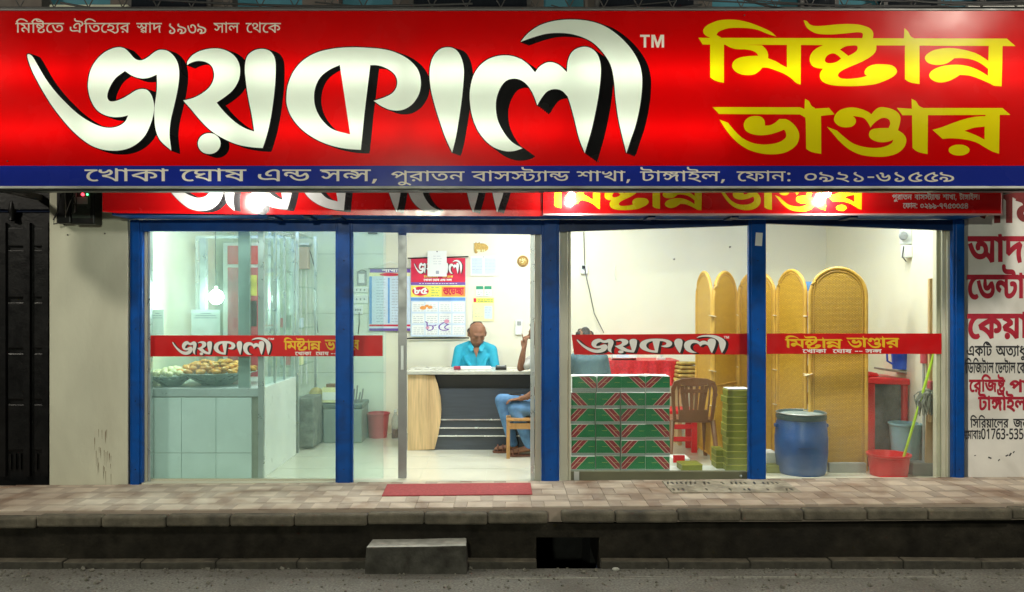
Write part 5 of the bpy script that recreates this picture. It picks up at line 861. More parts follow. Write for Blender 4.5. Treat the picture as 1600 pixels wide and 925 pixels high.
# ---- sweets counter
t = thing('sweets_counter', 'white tiled sweets counter with a glass showcase on top at the left window', 'counter', (-2.7, .5, 0))
CXR = -2.19
MB().box(XL + .01, CXR - .01, .17, 1.3, 0, .735).build('base', M['grout'], t)
xs = [PX(p, .15) for p in (229, 283, 337, 393)]; zs = [.002, PZ(708, .15), PZ(621, .15)]
for i in range(3):
    for jx in range(2): MB().box(xs[i] + .002, xs[i + 1] - .002, .155, .17, zs[jx] + .002, zs[jx + 1] - .002).build('tile', M['tile_white'], t, bevel=.002)
MB().box(CXR - .009, CXR + .006, .2, 1.31, 0, .815).build('side_panel', M['white_pl'], t, bevel=.003)
MB().box(xs[0], CXR - .012, .15, 1.3, .738, .815).build('steel_top', mat('bright_brushed_steel', (.6, .68, .68), .35, metal=.25, var=.06, scale=8), t, bevel=.006)
fr_ = M['alu']
for (x, y) in ((xs[0] + .015, .16), (CXR - .03, .2), (xs[0] + .015, 1.28), (CXR - .02, 1.28)): MB().box(x - .017, x + .017, y, y + .03, .816, 2.25).build('upright', fr_, t)
MB().box(PX(372, .17), PX(390, .17), .17, .2, .0, 2.25).build('upright', mat('grey_blue_upright', (.36, .45, .44), .4, metal=.2, var=.06), t, bevel=.004)
b = MB().box(xs[0], CXR, .16, .19, 2.251, 2.28).box(xs[0], CXR, 1.28, 1.31, 2.251, 2.28).box(CXR - .035, CXR, .191, 1.279, 2.252, 2.279); b.build('top_rail', fr_, t)
MB().box(xs[0] + .03, CXR - .05, .165, .171, .83, 2.24).build('front_glass', M['glass_green'], t)
MB().box(CXR - .02, CXR - .014, .24, 1.27, .83, 2.24).build('side_glass', M['glass_green'], t)
MB().box(CXR - .45, CXR - .443, .24, 1.27, .83, 2.24).build('inner_glass', M['glass_green'], t)
for y in (.62, .95): MB().box(CXR - .03, CXR - .008, y, y + .025, .816, 2.25).build('mullion', fr_, t)
for z in (1.22,): MB().box(xs[0] + .03, CXR - .05, .25, 1.25, z, z + .008).build('shelf', M['glass_green'], t)
MB().box(xs[0] + .3, xs[0] + .36, .6, .66, .816, 2.2).build('mullion', fr_, t)
M['tray_steel'] = mat('pale_tray_steel', (.5, .56, .56), .3, metal=.35, var=.1, scale=10)
def tray(x, y, z, r, h, label):
    t = thing('sweets_tray', label, 'tray', (x, y, z))
    MB().lathe([(0, .0), (r * .42, .0), (r * .46, h * .1), (r, h * .88), (r * 1.1, h * .92), (r * 1.1, h * .97), (r * .98, h * .97), (r * .5, h * .42), (0, h * .3)], (x, y, z), 28).build('bowl', M['tray_steel'], t, smooth=True)
    return t
tray(-2.72, .52, .816, .33, .125, 'wide steel tray piled with orange fried sweets')
tray(-3.1, .4, .816, .2, .1, 'small steel tray of pale sweets at the far left of the counter')
ref = None; n = 0
for lev, (rr, z) in enumerate(((.33, .952), (.27, .978), (.2, 1.0), (.11, 1.02))):
    cnt = (30, 22, 14, 6)[lev]
    for k in range(cnt):
        a = 2 * math.pi * (k + .5 * lev) / cnt; q = rr * (1 - .22 * (k % 2) * (lev < 2))
        loc = (-2.72 + q * math.cos(a), .52 + q * math.sin(a) * .95, z + random.uniform(-.006, .01))
        if ref is None:
            ref = MB().ball((0, 0, 0), (.048, .036, .024), 10, 7).build('fried_sweet', M['sweet'], at=(0, 0, 0), smooth=True); tag(ref, 'small orange brown fried sweet heaped on the wide steel tray', 'sweet', 'orange fried sweets on the steel tray'); o = ref
        else: o = ref.copy(); COL.objects.link(o)
        o.location = loc; o.rotation_euler = (random.uniform(-.3, .3), random.uniform(-.3, .3), random.uniform(0, 3)); n += 1
ref = None
for k in range(26):
    a = k * 2.4; q = .17 * math.sqrt((k + .5) / 26); loc = (-3.08 + q * math.cos(a), .38 + q * math.sin(a), .93 + .05 * (1 - q / .17))
    if ref is None:
        ref = MB().ball((0, 0, 0), (.034, .034, .028), 10, 7).build('milk_sweet', M['sweet_pale'], at=(0, 0, 0), smooth=True); tag(ref, 'round pale milk sweet heaped on the small steel tray', 'sweet', 'pale sweets on the small tray'); o = ref
    else: o = ref.copy(); COL.objects.link(o)
    o.location = loc
def paper(px0, px1, py0, py1, y, label, tilt=0):
    x0, x1, z0, z1 = PX(px0, y), PX(px1, y), PZ(py1, y), PZ(py0, y)
    t = thing('price_paper', label, 'paper', ((x0 + x1) / 2, y, z0)); MB().obox(((x0 + x1) / 2, y, (z0 + z1) / 2), (x1 - x0, .002, z1 - z0), (0, tilt, 0)).build('sheet', M['paper_thin'], t)
    b = MB()
    for k in range(3):
        w_ = (x1 - x0) * (.35, .7, .8)[k]; b.box((x0 + x1) / 2 - w_ / 2, (x0 + x1) / 2 + w_ / 2, y - .002, y - .0015, z1 - .03 - k * .02, z1 - .036 - k * .02)
    b.build('type', M['p_grey'], t)
paper(299, 344, 484, 524, .185, 'white printed notice taped inside the showcase glass below the bulb')
paper(236, 256, 484, 524, .185, 'narrow white notice at the left edge of the showcase')
# hanging bulb
bx, bz = PX(338, .6), PZ(464, .6)
t = thing('hanging_bulb', 'bright bare bulb hanging on a cord inside the sweets showcase', 'light bulb', (bx, .6, bz))
MB().tube([(bx, .6, bz + .09), (bx - .01, .6, bz + .4), (bx, .6, CZ)], .004, 6).build('cord', M['cord'], t); MB().lathe([(0, .11), (.018, .1), (.02, .05), (0, .045)], (bx, .6, bz), 10).build('socket', M['white_pl'], t, smooth=True)
MB().ball((bx, .6, bz), (.068, .068, .07), 16, 10).build('bulb', emis('hot_bulb', (.95, 1, .97), 60), t, smooth=True); point_lamp('bulb_light', (bx, .52, bz + .0), 14, .05, (.9, 1, .95), t)
# fridge at the back
x0, x1 = PX(348, 2.1), PX(413, 2.1)
t = thing('drinks_cooler', 'tall white and red drinks cooler behind the sweets showcase', 'drinks cooler', ((x0 + x1) / 2, 2.2, 0))
MB().box(x0, x1, 2.1, 2.62, 0, PZ(379, 2.1)).build('cabinet', M['white_pl'], t, bevel=.01)
MB().box(x0 + .06, x1 - .05, 2.085, 2.1, PZ(413, 2.1), PZ(384, 2.1)).build('header_panel', M['red_pl'], t); MB().box(x0 + .06, x1 - .05, 2.085, 2.1, .3, PZ(418, 2.1)).build('door', M['red_soft'], t, bevel=.004)
MB().box(x1 - .2, x1 - .08, 2.08, 2.086, PZ(462, 2.1), PZ(430, 2.1)).build('emblem', M['p_yellow'], t); MB().box(x1 - .2, x1 - .08, 2.08, 2.086, PZ(510, 2.1), PZ(470, 2.1)).build('door_window', M['window_dark'], t)
# glass cabinet behind the counter
x0, x1 = PX(414, 1.3), PX(458, 1.3)
t = thing('glass_cabinet', 'tall aluminium framed glass cabinet behind the counter', 'cabinet', (-2.4, 1.7, 0))
for (x, y) in ((x0, 1.4), (x1, 1.4), (x1, 2.2), (x0, 2.2)): MB().box(x, x + .03, y, y + .03, 0, 2.35).build('upright', M['alu'], t)
for z in (.5, .9, 1.3, 1.75, 2.32): MB().box(x0 + .03, x1, 1.41, 2.2, z, z + .012).build('shelf', M['glass_green'], t)
MB().box(x0 + .03, x1, 1.412, 1.418, .9, 2.3).build('door_glass', M['glass_green'], t); MB().box(x0 + .1, x0 + .13, 1.39, 1.4, .1, 2.3).build('door_stile', M['alu'], t)
for k in range(10): MB().box(x0 + .035 + (k % 5) * .06, x0 + .085 + (k % 5) * .06, 1.5, 1.6, .92 + (k // 5) * .4, 1.02 + (k // 5) * .4 + .03 * (k % 3)).build('packet', M[('p_cream', 'p_pale', 'p_red', 'grey')[k % 4]], t)
MB().box(PX(461, 1.5), PX(486, 1.5), 1.6, 2.0, .02, PZ(622, 1.6)).build('dark_plinth', mat('dark_green_grey', (.14, .15, .13), .6, var=.5, scale=14), t, bevel=.01)
# fuse box, pipes, cable
t = thing('fuse_box', 'pinkish beige box on the tiled wall with pipes below and a loose cable', 'fuse box', (PX(470, 2.6), 2.6, 1.9))
MB().box(PX(458, 2.6), PX(482, 2.6), 2.58, 2.69, PZ(420, 2.6), PZ(386, 2.6)).build('box', mat('pink_beige_paint', (.6, .42, .33), .5), t, bevel=.006)
for px in (463, 469, 477): MB().tube([(PX(px, 2.6), 2.65, PZ(421, 2.6)), (PX(px, 2.6), 2.65, PZ(600, 2.6))], .012, 8).build('pipe', M['white_pl'], t, smooth=True)
MB().tube([(PX(482, 2.6), 2.66, PZ(390, 2.6)), (PX(487, 2.6), 2.66, PZ(408, 2.6)), (PX(491, 2.6), 2.66, PZ(424, 2.6)), (PX(490, 2.6), 2.66, PZ(470, 2.6)), (PX(495, 2.6), 2.66, PZ(520, 2.6))], .006, 6).build('cable', M['cord'], t, smooth=True)
MB().box(PX(455, 2.6), PX(484, 2.6), 2.55, 2.69, PZ(383, 2.6), PZ(380, 2.6)).build('bracket', M['alu'], t)
# bins, carton, bundle, bucket, bottle
def bin_(x0, x1, label):
    t = thing('storage_bin', label, 'storage bin', ((x0 + x1) / 2, 2.1, 0)); z1 = PZ(630, 2.0)
    MB().box(x0 + .005, x1 - .005, 2.0, 2.45, 0, z1 - .06).build('body', mat('grey_green_plastic', (.22, .27, .25), .45, var=.1), t, bevel=.015)
    MB().box(x0, x1, 1.99, 2.46, z1 - .058, z1 - .01).build('lid', mat('dark_green_lid', (.1, .14, .13), .4), t, bevel=.01)
    return z1
zl = bin_(PX(484, 2), PX(503, 2), 'narrow grey green storage bin beside the glass cabinet'); bin_(PX(504, 2), PX(540, 2), 'grey green storage bin under the carton'); bin_(PX(541, 2), PX(566, 2), 'grey green storage bin nearest the red bucket')
t = thing('carton', 'small yellow and white carton on the storage bin', 'carton', (PX(514, 2.1), 2.1, zl)); MB().box(PX(503, 2.05), PX(526, 2.05), 2.05, 2.3, zl, PZ(606, 2.05)).build('box', M['p_cream'], t, bevel=.003); MB().box(PX(504, 2.05), PX(525, 2.05), 2.045, 2.05, zl + .03, PZ(613, 2.05)).build('label', M['white'], t); MB().box(PX(508, 2.05), PX(522, 2.05), 2.1, 2.2, PZ(606, 2.05), PZ(601, 2.05)).build('lid_flap', M['brown_pl'], t)
t = thing('bread_bag', 'yellowish paper bag slumped on the narrow storage bin', 'bag', (PX(493, 2.1), 2.15, zl)); MB().ball((PX(493, 2.1), 2.15, zl + .075), (.09, .08, .09), 10, 7).build('bag', mat('crumpled_yellow_paper', (.55, .45, .15), .8, bump=.8, bscale=25), t)
t = thing('tool_bundle', 'grey metal ladles and taps standing behind the last storage bin', 'kitchen tools', (PX(557, 2.2), 2.2, zl))
for k in range(5): MB().tube([(PX(548 + k * 4, 2.2), 2.2, zl - .01), (PX(549 + k * 4.5, 2.2), 2.22, zl + .1 + .04 * (k % 3))], .01, 6).build('ladle', M['alu_dark'], t, smooth=True)
x = PX(588.5, 2.3)
t = thing('waste_bucket', 'dull red plastic bucket on the floor left of the water bottle', 'bucket', (x, 2.4, 0)); MB().lathe([(0, 0), (.105, 0), (.13, .27), (.142, .275), (.142, .29), (.128, .29), (.1, .02), (0, .02)], (x, 2.4, 0), 26).build('shell', M['red_soft'], t, smooth=True)
x = PX(617, 2.3)
t = thing('water_bottle', 'clear plastic water bottle on the floor by the wall', 'bottle', (x, 2.35, 0)); MB().lathe([(0, 0), (.045, 0), (.048, .1), (.044, .13), (.048, .16), (.046, .22), (.016, .29), (.015, .31), (0, .31)], (x, 2.35, 0), 16).build('body', glass('bottle_plastic', (.85, .9, .92), .25, lo=.2, hi=.6), t, smooth=True)
MB().lathe([(0, 0), (.04, 0), (.04, .1), (0, .1)], (x, 2.35, .004), 14).build('label', mat('brown_label', (.2, .12, .1), .5), t); MB().lathe([(.0, .31), (.018, .31), (.018, .335), (0, .335)], (x, 2.35, 0), 12).build('cap', M['white_pl'], t)

# ---- wall things
WY = BY - .004
def rowlines(x0, x1, ys, w=.9, seed=0, h=.9):
    rnd = random.Random(seed); out = []
    for y in ys:
        x = x0
        while x < x1 - 2:
            l = rnd.uniform(2, 6); out.append(rect(x, min(x + l, x1), y, y + h)); x += l + rnd.uniform(.8, 2)
    return out
def poster(name, label, cat, layers, y, extra=None):
    r = bb(layers[0][1]); t = thing(name, label, cat, (PX((r[0] + r[1]) / 2, y), y, PZ(r[3], y)))
    lay([(('%d' % i), cs) for i, (k, cs) in enumerate(layers)], {('%d' % i): M[k] for i, (k, cs) in enumerate(layers)}, y, t, single='printed_sheet')
    return t
Y = WY - .03
L = [('p_pale', [[(578, 420), (641, 420), (641, 517), (576, 517)]]), ('p_purple', [[(578, 419.5), (641, 419.5), (641, 426), (578, 426)], rect(577, 641, 513, 517)]), ('p_cream', [rect(577, 641, 426, 431.5)]), ('p_red', [oval(609, 429, 16, 2.6), rect(577, 641, 507, 510)]), ('p_blue', [rect(577, 581, 432, 506), rect(606, 609, 434, 505)]),
     ('p_grey', rowlines(588, 602, [436 + 4.4 * k for k in range(16)], seed=1) + rowlines(612, 636, [436 + 4.4 * k for k in range(16)], seed=2)), ('white', word("sha A kha A", 596, 622, 421, 425, bold=40))]
t = poster('rate_chart', 'pale blue printed rate chart with a purple header hanging left of the calendar', 'poster', L, Y)
MB().tube([(PX(576, Y), Y, PZ(419.5, Y)), (PX(642, Y), Y, PZ(419.5, Y))], .008, 8).build('rod', M['alu_dark'], t); MB().tube([(PX(580, Y), Y, PZ(419, Y)), (PX(610, Y), Y, PZ(409, Y)), (PX(638, Y), Y, PZ(419, Y))], .003, 5).build('string', M['white_pl'], t)
Y = WY - .035
j = joys(647, 722, 406, 428)
cells = [rect(644 + 21 * a, 663 + 21 * a, 472 + 18 * b, 487 + 18 * b) for a in range(4) for b in range(3)]
nums = [c for a in range(4) for b in range(3) for c in rowlines(646 + 21 * a, 662 + 21 * a, [476 + 18 * b + 3.1 * k for k in range(4)], seed=a * 3 + b, h=.7)]
L = [('p_pale', [rect(641.5, 727.5, 403, 526)]), ('p_red', [rect(642, 727, 403, 441)]), ('p_purple', [rect(642, 727, 441, 445.5)]), ('p_yellow', [rect(642, 727, 446, 464)]), ('p_blue', [rect(642, 727, 465, 470)]), ('white', cells), ('p_grey', nums),
     ('p_red', [oval(657, 455, 13, 7.2)]), ('p_orange', [rect(690, 727, 448, 463)]), ('p_green', rowlines(674, 687, [449, 453, 457, 461], seed=5)), ('vinyl_black', shadow(j, 1.4, .5, .3, 1)), ('white', j),
     ('p_yellow', fit(MISH, 662, 685, 430, 434) + fit(BHAN, 690, 708, 430, 434)), ('white', word("E kha A ka A _ E gha A ssa _ e nadda _ sa nasa", 662, 706, 436, 439, bold=40)), ('white', rowlines(655, 716, [442.6], seed=8)),
     ('white', word("eight five", 646, 668, 450, 459, bold=40)), ('p_red', word("shubeng E bha cacha A", 692, 725, 450, 460, bold=45)),
     ('p_purple', word("eight five", 664, 703, 502, 517, bold=-8)), ('p_orange', [oval(661, 481, 5, 3), oval(672, 480, 4, 2.5), oval(667, 478, 3, 2)]), ('p_pink', [oval(698, 502, 4, 3), oval(668, 512, 3, 2)])]
t = poster('wall_calendar', 'large red headed Bengali wall calendar hanging behind the desk', 'calendar', L, Y)
for py, dx in ((402.5, 3), (528, 4)): MB().tube([(PX(640 - dx, Y), Y, PZ(py + 1, Y)), (PX(729 + dx, Y), Y, PZ(py - (1.5 if py < 450 else 0), Y))], .008, 8).build('rod', M['black'], t)
Y = WY - .06
t = poster('notice', 'white paper notice pinned over the top of the big calendar', 'paper', [('white', [rect(668, 698, 392, 432)]), ('p_grey', rowlines(677, 690, [400, 404, 408, 412], seed=11, h=.5) + [rect(681, 686, 423, 428)])], Y)
MB().ball((PX(683, Y), Y, PZ(393, Y)), .008, 6, 5).build('pin', M['black'], t)
Y = WY - .006
poster('notice', 'landscape white sheet pinned right of the big calendar', 'paper', [('white', [rect(735, 777, 400, 431)]), ('p_pale', [rect(737, 754, 403, 428), rect(757, 775, 403, 428)]), ('p_grey', rowlines(738, 753, [406, 411, 416, 421], seed=3, h=.4) + rowlines(758, 774, [406, 411, 416, 421], seed=4, h=.4) + [rect(755, 756.5, 400.5, 402.5)])], Y)
poster('gold_plaque', 'small gold coloured plaque high on the wall right of the calendar', 'plaque', [('gold', [rect(741, 750, 378, 393), oval(753, 387, 10, 6.5), oval(744, 391, 3, 5)]), ('p_cream', rowlines(745, 758, [390], seed=2, h=3)), ('white', rowlines(740, 760, [378], seed=3, h=1.6))], Y)
for a, lb in ((744, 'left'), (757, 'right')): poster('flyer', '%s small green and white card of the pair above the yellow calendar' % lb, 'card', [('white', [rect(a, a + 11, 447, 463)]), ('p_green', [rect(a, a + 11, 447, 452)] + rowlines(a + 2, a + 9, [456, 460], seed=3, h=.8))], Y)
poster('small_calendar', 'small yellow calendar on the wall above the man in turquoise', 'calendar', [('p_cream', [rect(739, 772, 465, 502)]), ('p_yellow', [rect(740, 771, 466, 473)]), ('p_red', [rect(740, 744, 466, 472)]), ('p_green', rowlines(747, 770, [468, 470.5], seed=9, h=1)), ('p_pale', [rect(757, 769, 478, 498)]), ('p_grey', rowlines(742, 755, [478, 482, 486, 490, 494], seed=9, h=.5) + rowlines(758, 768, [480, 484, 488, 492], seed=19, h=.5))], Y)
x, z = PX(817, WY), PZ(408, WY)
t = thing('round_badge', 'round gold and black emblem on the wall at the right of the doorway', 'wall emblem', (x, WY, z)); MB().lathe([(0, -.012), (.062, -.012), (.07, 0)], (x, WY, z), 24, 'y').build('disc', M['gold'], t)
MB().lathe([(.05, -.016), (.058, -.016), (.058, -.012)], (x, WY, z), 24, 'y').build('ring', M['brown_pl'], t); b = MB()
for k in range(7): b.obox((x + random.uniform(-.035, .035), WY - .014, z + random.uniform(-.035, .035)), (.03, .004, .008), (0, random.uniform(0, 3), 0))
b.build('relief', M['p_cream'], t)
def plate(px0, px1, py0, py1, label, name='switch_plate', holes=True, m='white_pl'):
    x0, x1, z0, z1 = PX(px0, WY), PX(px1, WY), PZ(py1, WY), PZ(py0, WY); t = thing(name, label, 'switch', ((x0 + x1) / 2, WY, z0))
    MB().box(x0, x1, WY - .025, WY, z0, z1).build('plate', M[m], t, bevel=.005)
    if holes:
        for k in range(3): xx = x0 + (x1 - x0) * (k + 1) / 4; MB().box(xx - .008, xx + .008, WY - .03, WY - .025, (z0 + z1) / 2 - .012, (z0 + z1) / 2 + .012).build('switch', M['grey'], t)
    return t
plate(552, 576, 449, 457, 'upper white switch plate on the wall by the blue post'); plate(552, 576, 461, 474, 'middle white switch plate on the wall by the blue post')
t = plate(553, 567, 477, 491, 'lower white socket plate with a plugged in black cable'); MB().tube([(PX(562, WY), WY - .04, PZ(488, WY)), (PX(562, WY), WY - .03, PZ(505, WY)), (PX(560, WY), WY - .02, PZ(522, WY))], .005, 6).build('cable', M['cord'], t)
t = plate(558, 573, 424, 446, 'small grey box with a cable high on the wall by the blue post', 'doorbell_box', False, 'grey'); MB().box(PX(561, WY), PX(570, WY), WY - .03, WY - .026, PZ(442, WY), PZ(428, WY)).build('face', M['white_pl'], t)
MB().tube([(PX(560, WY), WY - .02, PZ(425, WY)), (PX(566, WY), WY - .05, PZ(422, WY)), (PX(573, WY), WY - .02, PZ(424, WY))], .004, 6).build('cable', M['cord'], t)
MB().box(PX(576, WY), PX(590, WY), WY - .05, WY, PZ(366, WY), PZ(358, WY)).build('mount', M['black'], thing('black_clip', 'small black bracket at the top of the back wall', 'bracket', (PX(583, WY), WY, 2.4)))
t = plate(805, 816, 500, 523, 'slim white wall timer with a dark display near the doorway edge', 'wall_timer', False); MB().box(PX(808, WY), PX(814, WY), WY - .03, WY - .025, PZ(508, WY), PZ(502, WY)).build('display', M['grey'], t)
t = plate(907, 918, 414, 428, 'white socket with a long dark cable on the wall above the seated man in teal', 'wall_socket', False); MB().box(PX(909, WY), PX(914, WY), WY - .035, WY - .025, PZ(420, WY), PZ(415, WY)).build('plug', M['black'], t)
MB().tube([(PX(912, WY), WY - .01, PZ(362, WY)), (PX(913.5, WY), WY - .01, PZ(412, WY)), (PX(914, WY), WY - .04, PZ(426, WY)), (PX(922, WY), WY - .03, PZ(460, WY)), (PX(928, WY), WY - .03, PZ(490, WY)), (PX(943, WY), WY - .03, PZ(520, WY))], .005, 6).build('cable', M['cord'], t, smooth=True)
tag(MB().tube([(PX(961, WY), WY - .01, PZ(414, WY)), (PX(959, WY), WY - .02, PZ(420, WY)), (PX(961, WY), WY - .02, PZ(436, WY)), (PX(964, WY), WY - .01, PZ(438, WY))], .005, 6).build('wall_hook', M['white_pl'], at=(PX(961, WY), WY, 2)), 'small white hook on the wall right of the socket', 'hook')
for px, py, lb in ((1053, 405, 'small'), (1140, 386, 'larger')): tag(MB().tube([(PX(px, WY), WY, PZ(py, WY)), (PX(px, WY), WY - .04, PZ(py, WY))], .008, 6).build('wall_nail', M['iron'], at=(PX(px, WY), WY, PZ(py, WY))), '%s nail in the bare wall above the cane screen' % lb, 'nail')

# ---- desk
DZ = .85; d0, d1 = 1.55, 2.15
t = thing('reception_desk', 'office desk with a curved light oak end panel and charcoal front', 'desk', (.1, 1.8, 0))
DXL = PX(637, d0); DXR = .75
MB().box(DXL - .02, DXR, d0 - .03, d1, DZ - .035, DZ).build('desk_top', mat('pale_desk_top', (.5, .49, .42), .3), t, bevel=.004)
zz = [PZ(p, d0) for p in (702, 680, 660, 640, 620, 600, 587)]; xr = [PX(p, d0) for p in (679, 684.5, 688, 689.5, 688, 683.5, 679)]
pts = [(DXL, .0)] + [(x, max(z, 0)) for x, z in zip(xr, zz)] + [(DXL, DZ - .036)]
MB().prism(pts, d0, d0 + .03).build('end_panel', M['wood_oak'], t)
MB().box(DXL, DXL + .03, d0 + .031, d1, 0, DZ - .037).build('side_panel', M['wood_oak'], t)
MB().box(DXL + .1, DXR - .1, d0 + .04, d0 + .06, .0, .66).build('front_panel', M['desk_grey'], t); MB().box(DXL + .1, DXR - .1, d0 + .1, d0 + .12, .6, DZ - .037).build('upper_panel', M['black'], t)
for py in (656, 669, 681.5): MB().box(DXL + .2, DXR - .1, d0 + .02, d0 + .04, PZ(py, d0) - .008, PZ(py, d0) + .006).build('steel_strip', M['steel'], t)
xr2 = [.55 + .0 * k for k in range(7)]
MB().box(DXR - .1, DXR - .07, d0, d1, 0, DZ - .037).build('side_panel', M['wood_oak'], t)
t = thing('account_book', 'open white account book on the desk before the man in turquoise', 'book', (-.33, 1.9, DZ)); MB().obox((-.33, 1.85, DZ + .012), (.34, .24, .022), (0, 0, .05)).build('pages', M['white'], t, bevel=.004)
t = thing('red_stapler', 'small dark red stapler on the left part of the desk', 'stapler', (-.53, 1.75, DZ)); MB().obox((-.53, 1.72, DZ + .022), (.075, .04, .04)).build('body', mat('maroon_plastic', (.3, .02, .05), .4), t, bevel=.01)
t = thing('calculator', 'black desk calculator propped near the seated man in jeans', 'calculator', (-.07, 1.75, DZ)); MB().obox((-.05, 1.72, DZ + .025), (.12, .1, .03), (.2, 0, 0)).build('body', M['black'], t, bevel=.006); MB().obox((-.05, 1.70, DZ + .045), (.08, .03, .006), (.2, 0, 0)).build('display', M['grey'], t)

# ---- brown chair (seen from behind), red stool
def chair(cx_, cy_, label):
    t = thing('plastic_chair', label, 'chair', (cx_, cy_, 0)); m = M['brown_pl']
    f = lambda u, v, w: (cx_ + u, cy_ + w - (v - .42) * .12, v)
    o = [(-.2, .42), (-.215, .6), (-.225, .74), (-.2, .81), (-.12, .84), (.0, .848), (.12, .84), (.2, .81), (.225, .74), (.215, .6), (.2, .42)]
    for s in (-1, 1):
        MB().prism([(s * .12, .42), (s * .145, .6), (s * .15, .72), (s * .13, .79), (s * .1, .815), (s * .12, .84), (s * .2, .81), (s * .225, .74), (s * .215, .6), (s * .195, .42), (s * .165, .42), (s * .185, .6), (s * .19, .72), (s * .17, .775), (s * .16, .72), (s * .155, .6), (s * .14, .42)], -.015, .012, f).build('back_frame', m, t)
    MB().prism([(-.13, .78), (-.12, .84), (0, .85), (.12, .84), (.13, .78), (.06, .765), (-.06, .765)], -.016, .014, f).build('top_rail', m, t, bevel=.004)
    MB().prism([(-.14, .42), (-.13, .53), (.13, .53), (.14, .42)], -.014, .012, f).build('lower_rail', m, t)
    for k, a in enumerate((-.12, -.08, -.03, .03, .08, .12)):
        wv = .014 if abs(a) < .1 else .018; b_ = a * .72
        MB().prism([(b_ - wv, .525), (a - wv, .77), (a + wv, .77), (b_ + wv, .525)], -.012, .008, f).build('slat', m, t)
    MB().prism([(-.12, .7), (-.12, .735), (.12, .735), (.12, .7)], -.013, .009, f).build('cross_rail', m, t)
    MB().box(cx_ - .22, cx_ + .22, cy_ + .01, cy_ + .42, .4, .43).build('seat', m, t, bevel=.012)
    for sx_ in (-1, 1):
        MB().tube([(cx_ + sx_ * .2, cy_ + .03, .42), (cx_ + sx_ * .235, cy_ - .04, 0)], [.028, .02], 8).build('leg', m, t); MB().tube([(cx_ + sx_ * .2, cy_ + .38, .42), (cx_ + sx_ * .225, cy_ + .42, 0)], [.028, .02], 8).build('leg', m, t)
        MB().tube([(cx_ + sx_ * .22, cy_ - .02, .68), (cx_ + sx_ * .25, cy_ + .12, .66), (cx_ + sx_ * .25, cy_ + .3, .64), (cx_ + sx_ * .235, cy_ + .38, .42)], .018, 8).build('armrest', m, t, smooth=True)
    return t
chair(PX(1083, .85), .85, 'brown moulded plastic chair with a slatted back beside the green boxes')
t = thing('red_chair', 'red and white plastic stool behind the brown chair', 'stool', (PX(1058, 1.5), 1.5, 0)); x = PX(1060, 1.5)
MB().box(x - .17, x + .17, 1.4, 1.74, .4, .45).build('seat', M['red_pl'], t, bevel=.012)
for a, c in ((-1, 1.42), (1, 1.42), (-1, 1.7), (1, 1.7)): MB().box(x + a * .15 - .03, x + a * .15 + .03, c - .01, c + .02, 0, .4).build('leg', M['red_pl'], t, bevel=.005)
for z in (.12, .25): MB().box(x - .12, x + .12, 1.405, 1.42, z, z + .05).build('rung', M['red_pl'], t, bevel=.004)
t = thing('white_crate', 'low white plastic crate on the floor left of the brown chair', 'crate', (PX(1062, .7), .7, 0)); MB().box(PX(1050, .6), PX(1078, .6), .6, .8, 0, .1).build('crate', M['white_pl'], t, bevel=.01)
MB().box(PX(1052, .59), PX(1070, .59), .59, .6, .06, .13).build('red_lid', M['red_pl'], t)

# ---- table with red cloth, things on it
tx0, tx1, ty0, ty1, tz = PX(952, 2.0), PX(1062, 2.0), 2.0, 2.5, .93
t = thing('dining_table', 'table hidden under a red cloth at the back of the room', 'table', ((tx0 + tx1) / 2, 2.2, 0)); MB().box(tx0 + .02, tx1 - .02, ty0 + .02, ty1, tz - .03, tz - .006).build('table_top', M['wood_oak'], t)
for x in (tx0 + .06, tx1 - .06):
    for y in (ty0 + .06, ty1 - .05): MB().box(x - .02, x + .02, y - .02, y + .02, 0, tz - .031).build('leg', M['wood_oak'], t)
b = MB(); n = 60; ring = []
def perim(u):
    W, D = tx1 - tx0, ty1 - ty0; P_ = 2 * (W + D); s = u * P_
    if s < W: return tx0 + s, ty0, 0, -1
    s -= W
    if s < D: return tx1, ty0 + s, 1, 0
    s -= D
    if s < W: return tx1 - s, ty1, 0, 1
    return tx0, ty1 - (s - W), -1, 0
vs = []; fs = []
for k in range(n):
    x, y, nx, ny = perim(k / n); q = .018 * math.sin(k * 1.7) + .012
    vs += [(x, y, tz), (x + nx * q, y + ny * q, tz - .12), (x + nx * q * 2.2, y + ny * q * 2.2, tz - .28 - .02 * math.sin(k * .6))]
for k in range(n):
    a = 3 * k; c = 3 * ((k + 1) % n); fs += [(a, c, c + 1, a + 1), (a + 1, c + 1, c + 2, a + 2)]
fs.append([3 * k for k in range(n)][::-1]); o = MB().add(vs, fs).build('tablecloth', M['red_cloth'], at=((tx0 + tx1) / 2, 2.2, tz), smooth=True); tag(o, 'red patterned tablecloth draped over the back table', 'tablecloth')
t = thing('tablet_box', 'white flat box standing on the red cloth', 'box', (PX(975, 2.1), 2.1, tz)); MB().obox((PX(975, 2.1), 2.12, tz + .05), (.28, .12, .09), (-.3, 0, 0)).build('box', M['box_white'], t, bevel=.005); MB().obox((PX(972, 2.1), 2.06, tz + .055), (.14, .004, .05), (-.3, 0, 0)).build('print', M['p_pale'], t)
t = thing('router', 'small white device with a thin aerial on the red cloth', 'router', (PX(1032, 2.1), 2.1, tz)); MB().box(PX(1027, 2.1), PX(1040, 2.1), 2.1, 2.18, tz, tz + .03).build('body', M['white_pl'], t, bevel=.004)
for dx in (-.02, .03): MB().tube([(PX(1034, 2.1), 2.12, tz + .03), (PX(1034, 2.1) + dx, 2.12, tz + .1)], .004, 6).build('aerial', M['alu'], t)
